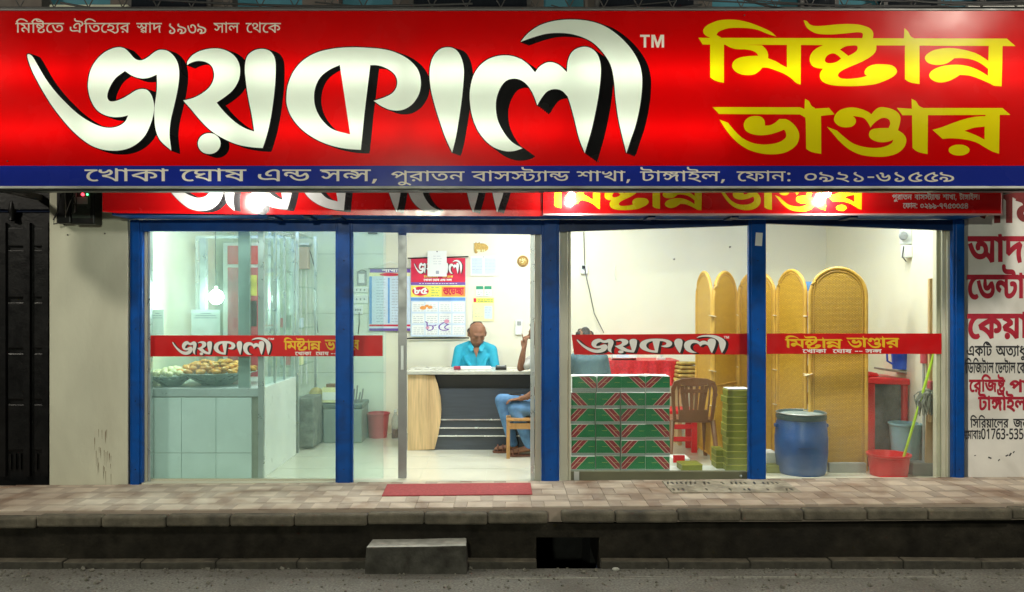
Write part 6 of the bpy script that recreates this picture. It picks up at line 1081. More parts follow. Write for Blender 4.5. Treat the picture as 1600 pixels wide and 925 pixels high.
for k in range(6):
    zz_ = .66 + .045 * k; o = MB().obox((PX(1073, 1.9) + random.uniform(-.01, .01), 1.95, zz_ + .02), (.27 - .015 * k, .2, .04), (random.uniform(-.1, .1), random.uniform(-.06, .06), random.uniform(-.2, .2))).build('folded_sack', mat('tan_sack_%d' % k, (.5, .34 + .02 * (k % 2), .09), .8, var=.3, scale=14, bump=.9, bscale=22), at=(PX(1073, 1.9), 1.95, zz_), bevel=.016, seg=3, smooth=True)
    tag(o, 'folded tan sack in the pile beside the cane screen, %s one' % ('bottom', 'second', 'third', 'fourth', 'fifth', 'topmost')[k], 'sack')
t = thing('low_bench', 'small wooden bench under the tan sacks', 'bench', (PX(1073, 1.9), 1.95, 0)); MB().box(PX(1058, 1.9), PX(1089, 1.9), 1.83, 2.07, .6, .648).build('seat', M['wood_oak'], t)
for px in (1061, 1086): MB().box(PX(px, 1.9) - .02, PX(px, 1.9) + .02, 1.85, 2.05, 0, .599).build('leg', M['wood_oak'], t)

# ---- sweet boxes
BW, BH, BD = .222, .146, .24; bx0 = PX(892.5, .32); by = .32; bz = .03
t = thing('low_platform', 'low pale platform under the stacked boxes', 'platform', (1.2, .5, 0)); MB().box(bx0 - .02, PX(1166, .3), .26, .62, 0, bz - .002).build('board', M['box_white'], t, bevel=.003)
def stripe(side, up):
    """diagonal band on one half of the face; (u, v) in 0..1"""
    # band from the edge of the face at its foot (up=1: foot at the edge) to the top further in
    e = 0 if side == 'L' else 1; s = 1 if side == 'L' else -1
    a = (e, e + s * .5); foot, head = (a[0], a[1]) if up else (a[1], a[0])
    return foot, head
DEC = [[('R', 1), ('L', 1), ('R', 1), ('L', 1)], [('L', 0), ('R', 0), ('L', 0), ('R', 0)], [('L', 1), ('R', 1), ('L', 1), ('R', 1)], [('L', 1), ('R', 1), ('L', 1), ('R', 1)], [('L', 1), ('R', 1), ('L', 1), ('R', 1)], [('L', 1), ('R', 1), ('L', 1), ('R', 1)]]
colw = ('leftmost', 'second', 'third', 'rightmost'); roww = ('top', 'second', 'third', 'fourth', 'fifth', 'bottom')
for r in range(6):
    for c in range(4):
        x0 = bx0 + c * (BW + .006) + random.uniform(-.005, .005) + (.006 if r == 0 else 0); z0 = bz + (5 - r) * BH; y0 = by + random.uniform(-.012, .014); x1 = x0 + BW
        t = thing('sweet_box', 'green sweet box with a red diagonal stripe, %s column, %s row of the big stack' % (colw[c], roww[r]), 'sweet box', ((x0 + x1) / 2, y0, z0), 'green sweet boxes stacked at the window')
        MB().box(x0, x1, y0, y0 + BD, z0, z0 + BH - .002).build('carton', M['box_white'], t, bevel=.002)
        g0, g1 = z0 + (.026 if r else .04), z0 + BH - .004
        if r in (1,): g0 -= .0
        side, up = DEC[r][c]; foot, head = stripe(side, up); u = lambda q: x0 + .001 + q * (BW - .002)
        yf = y0 - .0012
        H = lambda k, off: None
        layers = [('g', [rect(x0 + .0005, x1 - .0005, g0, g1)])]
        dirs = 1 if head > foot else -1; wd = .17
        def band(o0, o1):
            # clipped parallelogram between foot and head
            P_ = []
            for k in range(9):
                v = k / 8; cxx = foot + (head - foot) * v
                P_.append((cxx, v))
            l = [(min(1, max(0, cx2 + o0)), v) for cx2, v in P_]; rr_ = [(min(1, max(0, cx2 + o1)), v) for cx2, v in P_][::-1]
            return [(u(a), g0 + (g1 - g0) * v) for a, v in l + rr_]
        layers = [('green', [rect(x0 + .0005, x1 - .0005, g0, g1)]), ('pale', [band(-.21, .21)]), ('red', [band(-.18, -.04), band(-.01, .18)])]
        vv, parts = partition(layers); mb = MB(); ml = [M['green_box'], M['box_pale'], M['box_red']]
        for i, k in enumerate(('green', 'pale', 'red')):
            if k in parts: mb.m = i; mb.add([(a, yf, b2) for a, b2 in vv], [list(map(int, q)) for q in parts[k]])
        mb.build('printed_front', ml, t, recalc=False)
        MB().box(x0 + .001, x1 - .001, y0 - .001, y0, z0 + .002, z0 + (.025 if r else .038)).build('lid_band', M['box_grey'], t)
        b = MB()
        for s_ in (.25, .72): b.box(u(s_), u(s_) + .05, yf - .0006, yf - .0002, (g0 + g1) / 2 - .001, (g0 + g1) / 2 + .001)
        b.build('gold_text', M['olive_edge'], t)
        t.rotation_euler = (0, 0, R(random.uniform(-1.6, 1.6)))
        if r == 0: MB().obox(((x0 + x1) / 2, y0 + .06, z0 + BH + .004), (BW - .01, .13, .003), (R(random.uniform(-3, 6)), R(random.uniform(-3, 3)), 0)).build('flap', M['white'], t)
# olive boxes
def olive(x0, x1, y0, z0, h, label, ang=0):
    t = thing('olive_box', label, 'box', ((x0 + x1) / 2, y0, z0), 'thin olive sweet boxes by the blue post')
    MB().obox(((x0 + x1) / 2, y0 + .09, z0 + h / 2), (x1 - x0, .18, h - .003), (0, 0, ang)).build('carton', M['olive'], t, bevel=.002)
    MB().obox(((x0 + x1) / 2, y0 + .09, z0 + h - .006), (x1 - x0 + .003, .183, .005), (0, 0, ang)).build('lid_edge', M['olive_edge'], t)
ordn = ('bottom', 'second', 'third', 'fourth', 'fifth', 'sixth', 'seventh', 'eighth', 'ninth', 'tenth', 'eleventh', 'top')
for k in range(12): olive(PX(1136, .34) + random.uniform(-.008, .008), PX(1168, .34) + random.uniform(-.006, .006), .34, bz + k * .0625, .0625, 'thin olive sweet box, %s of the tall stack by the blue post' % ordn[k] + (' from below' if 0 < k < 11 else ''), random.uniform(-.05, .05))
for k in range(3): olive(PX(1120, .44), PX(1134, .44), .46, bz + k * .06, .06, 'short olive box behind the tall stack, %s of three' % ('lowest', 'middle', 'highest')[k])
olive(PX(1064, .36), PX(1096, .36), .34, bz, .065, 'single olive sweet box lying alone on the platform', .08)
tag(MB().obox((PX(1152, .4), .42, bz + .757), (.2, .16, .006), (0, 0, .06)).build('card_cover', M['white'], at=(PX(1152, .4), .42, bz + .755)), 'white card cover lying on the tall olive stack', 'card')

# ---- cane screen
M['rattan_dark'] = mat('dark_cane_rod', (.45, .25, .04), .5, var=.15)  # darker cane tone, used for the inner rods
def panel(t, xa, ya, xb, yb, H=1.9):
    L_ = math.hypot(xb - xa, yb - ya); ang = math.atan2(yb - ya, xb - xa)
    o = bpy.data.objects.new('screen_panel', None); COL.objects.link(o); o.parent = t; o.location = Vector((xa, ya, 0)) - wloc(t); o.rotation_euler = (0, 0, ang)
    def arch(w0, w1, top):
        r = (w1 - w0) / 2; rz = r * 1.05; c = (w0 + w1) / 2
        return [(c + r * math.cos(math.pi * k / 16), top - rz + rz * math.sin(math.pi * k / 16)) for k in range(17)]
    def loc(mb, name, m, **kw):
        q = mb.build(name, m, None, at=(0, 0, 0), **kw); q.parent = o; return q
    a = arch(.02, L_ - .02, H)
    loc(MB().tube([(L_ - .02, 0, 0)] + [(x, 0, z) for x, z in a] + [(.02, 0, 0)], .017, 8), 'outer_rod', M['rattan_rim'], smooth=True)
    a2 = arch(.05, L_ - .05, H - .03)
    loc(MB().tube([(L_ - .055, 0, .05)] + [(x, 0, z) for x, z in a2] + [(.055, 0, .05)], .011, 8), 'inner_rod', M['rattan_dark'], smooth=True)
    loc(MB().prism([(.025, .05), (L_ - .025, .05)] + arch(.025, L_ - .025, H - .005), -.006, .006), 'woven_panel', M['rattan'])
    loc(MB().tube([(.02, 0, .05), (L_ - .02, 0, .05)], .014, 8), 'bottom_rod', M['rattan_rim'])
    for z in ((.75,) if xa < PX(1200, .5) else ()): loc(MB().tube([(.03, -.012, z), (L_ - .03, -.012, z)], .005, 6), 'cross_cane', M['rattan_rim'])
t = thing('cane_screen', 'folding screen of arched woven yellow cane panels behind the blue barrel', 'folding screen', (2.8, 1, 0))
PS = [(PX(1088, 1.6), 1.6), (PX(1113, 1.0), 1.0), (PX(1152, 1.5), 1.5), (PX(1213, 1.1), 1.1), (PX(1261, .62), .62)]
for (a, b2), (c, d) in zip(PS, PS[1:]): panel(t, a, b2, c, d)
panel(t, PX(1262, .58), .58, PX(1357, .5), .5, 1.91)
b = MB()
for z in (.55, .9, 1.25, 1.45):
    for (x, y) in PS[1:]: b.obox((x, y - .005, z), (.06, .05, .008), (0, .2, .3))
b.obox((PX(1261, .6), .57, 1.2), (.07, .05, .008), (0, .3, .2)); b.obox((PX(1261, .6), .57, .9), (.07, .05, .008), (0, -.3, .2))
b.build('string_tie', mat('pale_string', (.7, .6, .38), .8), t)
t = thing('hanging_label', 'blue and white sachets hanging between the cane panels', 'sachets', (PX(1261, 1), .95, 1.6))
for k, (c, h) in enumerate((('p_blue', .06), ('white', .05), ('p_pink', .05), ('white', .05), ('brown_pl', .1), ('p_pink', .06), ('rattan_dark', .12), ('white', .05), ('rattan_dark', .12))): z = PZ(445 + k * 21, .95); MB().box(PX(1256, .95), PX(1265, .95), .95, .96, z - h, z + .0).build('sachet', M[c], t)
MB().box(PX(1256, 1.2), PX(1268, 1.2), 1.2, 1.3, PZ(449, 1.2), PZ(440, 1.2)).build('blue_tag', M['p_blue'], t)

# ---- barrel
x, y = PX(1253, .42), .44
t = thing('plastic_barrel', 'blue plastic barrel with a dark rimmed lid in front of the cane screen', 'barrel', (x, y, 0)); r = .225
MB().lathe([(0, 0), (r * .92, 0), (r * .98, .03), (r * 1.03, .16), (r * 1.045, .17), (r * 1.05, .34), (r * 1.03, .355), (r * 1.0, .46), (r * .95, .5), (r * .95, .52), (0, .52)], (x, y, 0), 36).build('drum', M['blue_pl'], t, smooth=True)
MB().lathe([(r * .95, .5), (r * 1.0, .505), (r * 1.0, .54), (r * .96, .545)], (x, y, 0), 36).build('rim_band', mat('dark_green_band', (.02, .06, .07), .4), t, smooth=True)
MB().lathe([(r * .96, .53), (r * .97, .56), (r * .93, .565), (r * .9, .545), (0, .545)], (x, y, 0), 36).build('lid', mat('pale_green_lid', (.05, .1, .11), .4), t, smooth=True)
MB().lathe([(0, .5455), (r * .84, .5455), (r * .84, .5475), (0, .5475)], (x, y, 0), 30).build('lid_disc', mat('dusty_lid_disc', (.28, .36, .36), .5, var=.2, scale=12), t)
MB().lathe([(r * .985, .556), (r * 1.01, .56), (r * .985, .566), (r * .96, .56)], (x, y, 0), 36).build('clamp_ring', M['alu_dark'], t, smooth=True)
for s in (-1, 1): MB().obox((x + s * r * 1.03, y, .44), (.03, .06, .035)).build('handle', M['blue_pl'], t, bevel=.008)
MB().box(x - .1, x + .06, y - r * 1.05 - .002, y - r * 1.05 + .03, .26, .262).build('seam', M['blue_dark'], t)
t = thing('flat_carton', 'flat pale box on the floor left of the blue barrel', 'carton', (PX(1208, .5), .5, 0)); MB().box(PX(1198, .4), PX(1222, .4), .4, .7, 0, .07).build('lower_box', M['olive'], t, bevel=.003); MB().box(PX(1198, .5), PX(1215, .5), .5, .7, .071, .17).build('upper_box', M['box_white'], t, bevel=.003)
t = thing('grey_crate', 'grey plastic crate on the floor behind the barrel', 'crate', (PX(1325, .45), .45, 0)); MB().box(PX(1296, .42), PX(1354, .42), .42, .47, 0, .09).build('side', M['grey'], t, bevel=.004)

# ---- cooler, jug, basin, mop and the rest at the right
x0, x1 = PX(1354, .7), PX(1420, .7); y0 = .7; zt = PZ(592, .7)
t = thing('red_cooler', 'red chest cooler with a dark glass front at the right wall', 'cooler', ((x0 + x1) / 2, 1, 0))
MB().box(x0, x0 + .09, y0, y0 + .5, 0, zt).build('side_panel', M['red_pl'], t, bevel=.02); MB().box(x1 - .06, x1, y0, y0 + .5, 0, zt).build('side_panel', M['red_pl'], t, bevel=.02)
MB().box(x0 + .091, x1 - .061, y0 + .03, y0 + .05, .05, zt - .06).build('glass_front', mat('smoky_front', (.09, .11, .12), .12, var=.4, scale=12), t)
MB().box(x0 + .091, x1 - .061, y0 + .051, y0 + .5, .0, zt - .01).build('back', M['grey'], t)
MB().prism([(x0, zt - .045), (x1, zt - .06), (x1, zt), (x0 + .1, zt + .02), (x0 + .03, zt + .02), (x0, zt)], y0 - .03, y0 + .5).build('lid', M['red_pl'], t, bevel=.012)
MB().prism([(x0, zt + .022), (x0 + .13, zt + .022), (x0 + .11, zt + .055), (x0 + .03, zt + .07)], y0, y0 + .3).build('lid_grip', M['red_pl'], t, bevel=.01)
t = thing('grey_board', 'grey board leaning on top of the red cooler', 'board', (PX(1400, .7), .8, zt)); MB().obox((PX(1412, .75), .85, zt + .06), (.4, .2, .02), (0, R(8), 0)).build('board', mat('greyed_board', (.3, .29, .25), .7, var=.2), t, bevel=.004)
jx, jz = PX(1408, .8), zt + .085
t = thing('water_jug', 'blue plastic jug with a handle standing on the grey board', 'jug', (jx, .82, jz)); MB().lathe([(0, 0), (.07, 0), (.085, .2), (.088, .21), (.08, .21), (.066, .01), (0, .01)], (jx, .82, jz), 20).build('body', M['blue_jug'], t, smooth=True)
MB().tube([(jx - .08, .82, jz + .18), (jx - .13, .82, jz + .17), (jx - .125, .82, jz + .08), (jx - .075, .82, jz + .05)], .01, 8).build('handle', M['blue_jug'], t, smooth=True)
t = thing('white_tin', 'small white tin on the grey board right of the blue jug', 'tin', (PX(1436, .8), .8, jz)); MB().lathe([(0, 0), (.03, 0), (.03, .12), (0, .12)], (PX(1434, .8), .82, jz), 14).build('can', M['white_pl'], t, smooth=True)
t = thing('red_peg', 'red plastic cap on a pipe beside the lime handle', 'cap', (PX(1446, .35), .38, 1)); MB().lathe([(0, 0), (.03, 0), (.03, .1), (0, .1)], (PX(1446, .35), .38, PZ(568, .35)), 12).build('cap', M['red_soft'], t, smooth=True); MB().tube([(PX(1446, .35), .38, 0), (PX(1446, .35), .38, PZ(568, .35))], .012, 8).build('pipe', M['grey'], t)
bx_, by_ = PX(1391, .3), .33
t = thing('red_basin', 'red plastic basin at the right window with a lime handle standing in it', 'basin', (bx_, by_, 0)); MB().lathe([(0, 0), (.158, 0), (.178, .175), (.193, .18), (.193, .198), (.172, .198), (.15, .012), (0, .012)], (bx_, by_, 0), 30).build('shell', M['red_pl'], t, smooth=True)
t = thing('lime_mop', 'long lime green mop handle leaning from the red basin', 'mop', (PX(1409, .3), .33, .02)); MB().tube([(PX(1408, .3), .33, .03), (PX(1437, .22), .22, PZ(630, .22)), (PX(1463, .14), .14, PZ(540, .14))], .012, 10).build('handle', M['lime'], t, smooth=True); MB().ball((PX(1408, .3), .33, .05), (.06, .05, .035), 10, 6).build('mop_head', M['mop'], t)
x, y = PX(1420, .45), .52
t = thing('grey_bucket', 'grey blue bucket between the red cooler and the hanging mop', 'bucket', (x, y, 0)); MB().lathe([(0, 0), (.115, 0), (.14, .33), (.15, .335), (.15, .35), (.135, .35), (.11, .02), (0, .02)], (x, y, .1), 24).build('shell', M['blue_grey'], t, smooth=True); MB().box(x - .14, x + .14, y - .13, y + .14, 0, .098).build('stand', M['grey'], t, bevel=.01)
t = thing('string_mop', 'grey string mop hanging by its red clip near the window edge', 'mop', (PX(1457, .2), .22, 1)); cx_, cz_ = PX(1457, .2), PZ(604, .2)
MB().tube([(cx_, .23, cz_), (cx_ + .01, .25, 1.45)], .009, 8).build('handle', M['alu'], t); MB().box(cx_ - .025, cx_ + .025, .2, .25, cz_ - .03, cz_ + .05).build('clip', M['red_soft'], t, bevel=.008)
b = MB()
for k in range(70):
    a = random.uniform(-1, 1); l = random.uniform(.14, .27); q = random.uniform(-.06, .06)
    b.tube([(cx_ + a * .02, .22, cz_ - .02), (cx_ - .02 + a * .08, .22 + q, cz_ - .06), (cx_ - .03 + a * .1 + random.uniform(-.02, .02), .22 + q, cz_ - l * .6), (cx_ - .03 + a * .08 + random.uniform(-.03, .02), .22 + q, cz_ - l)], .006, 5)
b.build('yarn', M['mop'], t)
t = thing('cardboard_sheet', 'brown cardboard sheet leaning on the wall under the mop', 'cardboard', (PX(1455, .26), .26, 0)); MB().obox((PX(1455, .28), .28, .3), (.1, .02, .52), (.05, 0, 0)).build('sheet', M['carton'], t)
t = thing('dark_tub', 'dark grey tub in the corner right of the red basin', 'tub', (PX(1440, .2), .3, 0)); MB().box(PX(1428, .25), PX(1466, .25), .27, .42, 0, .12).build('tub', mat('dark_slate_plastic', (.1, .12, .12), .6), t, bevel=.01)
# emergency light on the right wall
z = PZ(382, .7)
t = thing('emergency_light', 'white wall mounted emergency light high on the right wall', 'emergency light', (XR, .7, z)); MB().box(XR - .09, XR, .65, .72, z, z + .16).build('body', M['white_pl'], t, bevel=.01); MB().box(XR - .08, XR, .64, .72, z - .13, z - .01).build('battery_case', M['white_pl'], t, bevel=.01)
MB().lathe([(0, -.02), (.035, -.015), (.045, 0)], (XR - .09, .64, z + .08), 16, 'y').build('lamp', M['grey'], t); MB().tube([(XR - .03, .68, z + .16), (XR - .03, .68, z + .4)], .005, 6).build('cable', M['cord'], t)
MB().tube([(XR - .08, .65, z - .02), (XR - .1, .64, z - .12), (XR - .06, .64, z - .17)], .005, 6).build('cable', M['cord'], t)
# ================================================================ PEOPLE
def blob(chains, name, m, parent, vox=.011, smooth=6):
    """one continuous surface grown over tapered limbs: chains of (point, radius)"""
    b = MB()
    for ch in chains:
        for (p, r), (q, s) in zip(ch, ch[1:]):
            p, q = Vector(p), Vector(q); L_ = (q - p).length
            rr = r if isinstance(r, tuple) else (r,) * 3; ss = s if isinstance(s, tuple) else (s,) * 3
            n = max(2, int(L_ / (min(min(rr), min(ss)) * .35)) + 1)
            for k in range(n + 1):
                t = k / n; b.ball(p.lerp(q, t), tuple(rr[i] + (ss[i] - rr[i]) * t for i in range(3)), 12, 8)
        if len(ch) == 1: p, r = ch[0]; b.ball(p, r, 14, 10)
    o = b.build(name, m, parent, recalc=False)
    md = o.modifiers.new('skin', 'REMESH'); md.mode = 'VOXEL'; md.voxel_size = vox; md.use_smooth_shade = True
    ms = o.modifiers.new('relax', 'SMOOTH'); ms.iterations = smooth; ms.factor = .5
    dg = bpy.context.evaluated_depsgraph_get(); dg.update(); me = bpy.data.meshes.new_from_object(o.evaluated_get(dg)); o.modifiers.clear(); old = o.data; o.data = me; bpy.data.meshes.remove(old)
    for p in me.polygons: p.use_smooth = True
    if not me.materials: me.materials.append(m)
    return o
def hand(base, d, up, side, s=1.0, curl=.4, mirror=1):
    """palm and five fingers: base = wrist, d = direction of the fingers, up = back of the hand, side = thumb side"""
    base, d, up, side = Vector(base), Vector(d).normalized(), Vector(up).normalized(), Vector(side).normalized(); ch = []
    for k in range(4):
        o = (1.5 - k) * .019 * s; ln = (.072, .08, .075, .058)[k] * s
        a = base + side * o * .8 + d * .02 * s; kn = base + d * .085 * s + side * o
        p1 = kn + d * ln * .5 - up * ln * .15 * curl; p2 = p1 + (d * (1 - curl) - up * curl).normalized() * ln * .35; p3 = p2 + (d * (1 - curl * 1.6) - up * curl * 1.6).normalized() * ln * .25
        ch.append([(a, .014 * s), (kn, .0115 * s), (p1, .0095 * s), (p2, .0085 * s), (p3, .0075 * s)])
    th = base + d * .025 * s + side * .025 * s; t1 = th + side * .03 * s + d * .03 * s - up * .008; t2 = t1 + d * .03 * s + side * .008 * s
    ch.append([(th, .014 * s), (t1, .0115 * s), (t2, .009 * s)]); return ch
def head(c, fwd, down=0.0, s=1.0):
    """face features round the skull centre c, looking along fwd (tilted down by an angle)"""
    c = Vector(c); f = Vector(fwd).normalized(); r = f.cross(Vector((0, 0, 1))).normalized(); f2 = (Matrix.Rotation(-down, 3, r) @ f).normalized(); u = r.cross(f2).normalized()
    P_ = lambda a, b_, c_: c + f2 * a * s + r * b_ * s + u * c_ * s
    ch = [[(P_(-.012, 0, .03), .088 * s), (P_(.0, 0, .0), .084 * s)], [(P_(.015, 0, -.03), .072 * s), (P_(.035, 0, -.08), .048 * s)], [(P_(.045, 0, -.1), .03 * s)],
          [(P_(.03, -.028, -.06), .042 * s), (P_(.03, .028, -.06), .042 * s)],
          [(P_(.085, 0, .012), .012 * s), (P_(.105, 0, -.03), .015 * s)], [(P_(.092, -.014, -.036), .009 * s), (P_(.092, .014, -.036), .009 * s)],
          [(P_(.066, -.04, .028), .016 * s), (P_(.073, 0, .032), .016 * s), (P_(.066, .04, .028), .016 * s)],
          [(P_(.078, -.018, -.064), .009 * s), (P_(.082, 0, -.062), .01 * s), (P_(.078, .018, -.064), .009 * s)], [(P_(.06, -.045, -.015), .022 * s)], [(P_(.06, .045, -.015), .022 * s)],
          [(P_(-.005, -.086, .012), .016 * s), (P_(.0, -.088, -.022), .012 * s)], [(P_(-.005, .086, .012), .016 * s), (P_(.0, .088, -.022), .012 * s)]]
    return ch, P_
def features(P_, t, s=1.0, mous=False, brows=True):
    for k in (-1, 1): MB().ball(P_(.079, k * .032, .004), (.009 * s, .006 * s, .003 * s), 8, 6).build('eye', M['eye'], t, smooth=True)
    if brows:
        for k in (-1, 1): MB().tube([P_(.089, k * .016, .028), P_(.092, k * .034, .032), P_(.08, k * .052, .026)], [.0022, .003, .002], 6).build('eyebrow', M['hair'], t)
    MB().tube([P_(.086, -.022, -.068), P_(.092, 0, -.066), P_(.086, .022, -.068)], [.003, .005, .003], 6).build('mouth', M['lip'], t, smooth=True)
    if mous: MB().tube([P_(.086, -.025, -.052), P_(.096, 0, -.047), P_(.086, .025, -.052)], [.004, .007, .004], 6).build('moustache', M['hair'], t, smooth=True)

# --- man behind the desk, head bowed over his book
X1, Y1 = PX(743, 2.25), 2.28
t = thing('person', 'bald man in a turquoise shirt sitting behind the desk with his head bowed', 'person', (X1, Y1, 0))
hc = (X1 + .02, Y1 - .06, 1.225); hd, Pf = head(hc, (.3, -1, 0), .55, 1.15)
sh = 1.05
arms = []
body = hd + [[((X1 + .02, Y1 - .0, 1.17), .055), ((X1, Y1 + .02, 1.06), .062)],
   [((X1, Y1 + .02, 1.0), (.15, .09, .1)), ((X1, Y1, .8), (.15, .1, .1)), ((X1, Y1, .52), (.16, .12, .1))],
   [((X1 - .12, Y1 + .01, 1.03), .058), ((X1 - .21, Y1 - .01, .99), .05), ((X1 - .24, Y1 - .06, .8), .042), ((X1 - .16, Y1 - .22, .7), .033), ((X1 - .08, Y1 - .28, .67), .026)],
   [((X1 + .12, Y1 + .01, 1.03), .058), ((X1 + .21, Y1 - .01, .99), .05), ((X1 + .24, Y1 - .06, .8), .042), ((X1 + .16, Y1 - .22, .7), .033), ((X1 + .08, Y1 - .28, .67), .026)],
   [((X1 - .1, Y1, .52), .085), ((X1 - .14, Y1 - .42, .5), .06), ((X1 - .14, Y1 - .42, .08), .04)], [((X1 + .1, Y1, .52), .085), ((X1 + .14, Y1 - .42, .5), .06), ((X1 + .14, Y1 - .42, .08), .04)]]
body += hand((X1 - .08, Y1 - .28, .67), (.6, -.7, -.3), (0, 0, 1), (-.3, -.9, 0)) + hand((X1 + .08, Y1 - .28, .67), (-.6, -.7, -.3), (0, 0, 1), (.3, -.9, 0))
blob(body, 'body', M['skin'], t, .009, 3)
features(Pf, t, 1.0)
shirt = [[((X1, Y1 + .02, .995), (.185, .115, .09)), ((X1, Y1 + .005, .8), (.19, .125, .12)), ((X1, Y1, .55), (.19, .135, .1))], [((X1 - .07, Y1 + .025, 1.09), .055), ((X1 - .185, Y1 + .0, 1.03), .07), ((X1 - .23, Y1 - .06, .8), .062)], [((X1 + .07, Y1 + .025, 1.09), .055), ((X1 + .185, Y1 + .0, 1.03), .07), ((X1 + .23, Y1 - .06, .8), .062)],
   [((X1 - .23, Y1 - .06, .8), .058), ((X1 - .17, Y1 - .19, .71), .05)], [((X1 + .23, Y1 - .06, .8), .058), ((X1 + .17, Y1 - .19, .71), .05)], [((X1 - .12, Y1 - .09, .95), .02), ((X1 - .06, Y1 - .13, .86), .02)], [((X1 + .14, Y1 - .08, .97), .018), ((X1 + .09, Y1 - .13, .83), .022)]]
blob(shirt, 'shirt', M['shirt_cyan'], t, .011, 4)
M['shirt_collar'] = mat('turquoise_collar', (.02, .36, .5), .75)
# open collar: two flaps and the placket with bare chest between
for s in (-1, 1):
    MB().add([(X1 + .012 + s * .07, Y1 - .045, 1.125), (X1 + .012 + s * .03, Y1 - .112, 1.075), (X1 + .012 + s * .04, Y1 - .128, 1.035), (X1 + .012 + s * .062, Y1 - .128, 1.022), (X1 + .012 + s * .098, Y1 - .09, 1.085)], [(0, 1, 2, 3, 4)]).build('collar', M['shirt_collar'], t)
MB().add([(X1 - .028, Y1 - .112, 1.07), (X1 + .05, Y1 - .112, 1.07), (X1 + .012, Y1 - .1225, .955)], [(0, 1, 2)]).build('neck_opening', M['skin'], t)
MB().box(X1 + .005, X1 + .02, Y1 - .128, Y1 - .118, .75, .955).build('placket', mat('turquoise_placket', (.01, .25, .37), .7), t)
blob([[((X1 - .1, Y1, .52), .1), ((X1 - .14, Y1 - .42, .5), .075), ((X1 - .14, Y1 - .42, .12), .06)], [((X1 + .1, Y1, .52), .1), ((X1 + .14, Y1 - .42, .5), .075), ((X1 + .14, Y1 - .42, .12), .06)]], 'trousers', M['desk_grey'], t, .014)
b = [[(Pf(.0, -.075, .015), .024), (Pf(-.04, -.07, .01), .034), (Pf(-.08, 0, .0), .04), (Pf(-.04, .07, .01), .034), (Pf(.0, .075, .015), .024)], [(Pf(-.07, -.035, .05), .036), (Pf(-.07, .035, .05), .036)], [(Pf(-.01, -.068, .035), .026), (Pf(-.05, -.03, .09), .026), (Pf(-.05, .03, .09), .026), (Pf(-.01, .068, .035), .026)]]
blob(b, 'hair', M['stubble'], t, .009, 2)
t = thing('office_chair', 'chair back hidden behind the man in turquoise', 'chair', (X1, Y1 + .1, 0)); MB().box(X1 - .2, X1 + .2, Y1 - .2, Y1 + .2, .36, .41).build('seat', M['black'], t, bevel=.02); MB().box(X1 - .19, X1 + .19, Y1 + .18, Y1 + .21, .55, .9).build('backrest', M['black'], t, bevel=.02)
for a in (-1, 1):
    for c in (-1, 1): MB().box(X1 + a * .17 - .015, X1 + a * .17 + .015, Y1 + c * .17 - .015, Y1 + c * .17 + .015, 0, .36).build('leg', M['black'], t)
    MB().box(X1 + a * .17 - .015, X1 + a * .17 + .015, Y1 + .181, Y1 + .2, .41, .56).build('stay', M['black'], t)

# --- man in jeans, in profile, mostly behind the door frame
def q(px, py, y): return (PX(px, y), y, PZ(py, y))
YA, YB = 1.42, 1.22
HX = PX(853, 1.35)
t = thing('person', 'man in blue jeans and brown sandals seated at the doorway edge, one hand raised', 'person', (HX, 1.35, 0))
hd, Pf = head((PX(840, 1.38), 1.38, 1.27), (-1, .2, 0), .25)
el = Vector(q(813, 575, 1.42)); wr = Vector(q(818.5, 545, 1.36))
kn1, kn2 = Vector(q(782, 626, YA)), Vector(q(802, 637, YB))
an1, an2 = Vector(q(803, 697, YA)), Vector(q(829, 699, YB))
hp1, hp2 = Vector((HX, 1.42, .5)), Vector((HX, 1.25, .49))
def foot(a, toe, s=1):
    h = a + Vector((.035, 0, -.05)); f_ = Vector(toe); mid = a.lerp(f_, .55) + Vector((0, 0, -.005))
    ch = [[(a, .032), (h, .03)], [(a, .034), (mid, .03), (f_, .022)]]
    for k in range(5): o = (k - 2) * .016; p = f_ + Vector((0.0 + abs(k - 1) * .006, o, .0)); ch.append([(mid + Vector((0, o * .6, 0)), .02), (p, .012), (p + Vector((-.022, 0, -.004)), .0095 if k else .012)])
    return ch
toe1, toe2 = Vector(q(776, 710, YA)), Vector(q(799, 712, YB)); toe1.z = max(toe1.z, .045); toe2.z = max(toe2.z, .045)
body = hd + [[((PX(842, 1.36), 1.36, 1.18), .055), ((PX(846, 1.34), 1.34, 1.06), .06)], [((HX + .03, 1.33, 1.02), (.095, .15, .09)), ((HX + .03, 1.33, .8), (.1, .14, .1)), ((HX, 1.33, .54), (.12, .15, .1))],
   [((HX - .03, 1.46, 1.03), .05), (el + Vector((.02, .01, .01)), .04)], [(el, .038), (el.lerp(wr, .4), .038), (wr, .026)], [((HX + .02, 1.2, 1.05), .05), ((HX + .02, 1.08, .8), .042), ((HX - .2, 1.15, .62), .032), ((HX - .27, 1.18, .6), .026)],
   [(hp1, .085), (kn1, .058), (kn1.lerp(an1, .4), .052), (an1, .034)], [(hp2, .085), (kn2, .058), (kn2.lerp(an2, .4), .052), (an2, .034)]] + foot(an1, toe1) + foot(an2, toe2)
body += hand(wr, (.12, .1, 1), (-.75, -.65, 0), (-.65, .75, 0), 1.0, .75)
body += [[(wr + Vector((-.0, -.01, .085)), .0115), (wr + Vector((-.012, -.012, .13)), .0095), (wr + Vector((-.022, -.012, .165)), .008)]] + hand((HX - .27, 1.18, .6), (-1, 0, -.15), (0, 0, 1), (0, 1, 0), 1, .5)
blob(body, 'body', M['skin'], t, .009, 3); features(Pf, t)
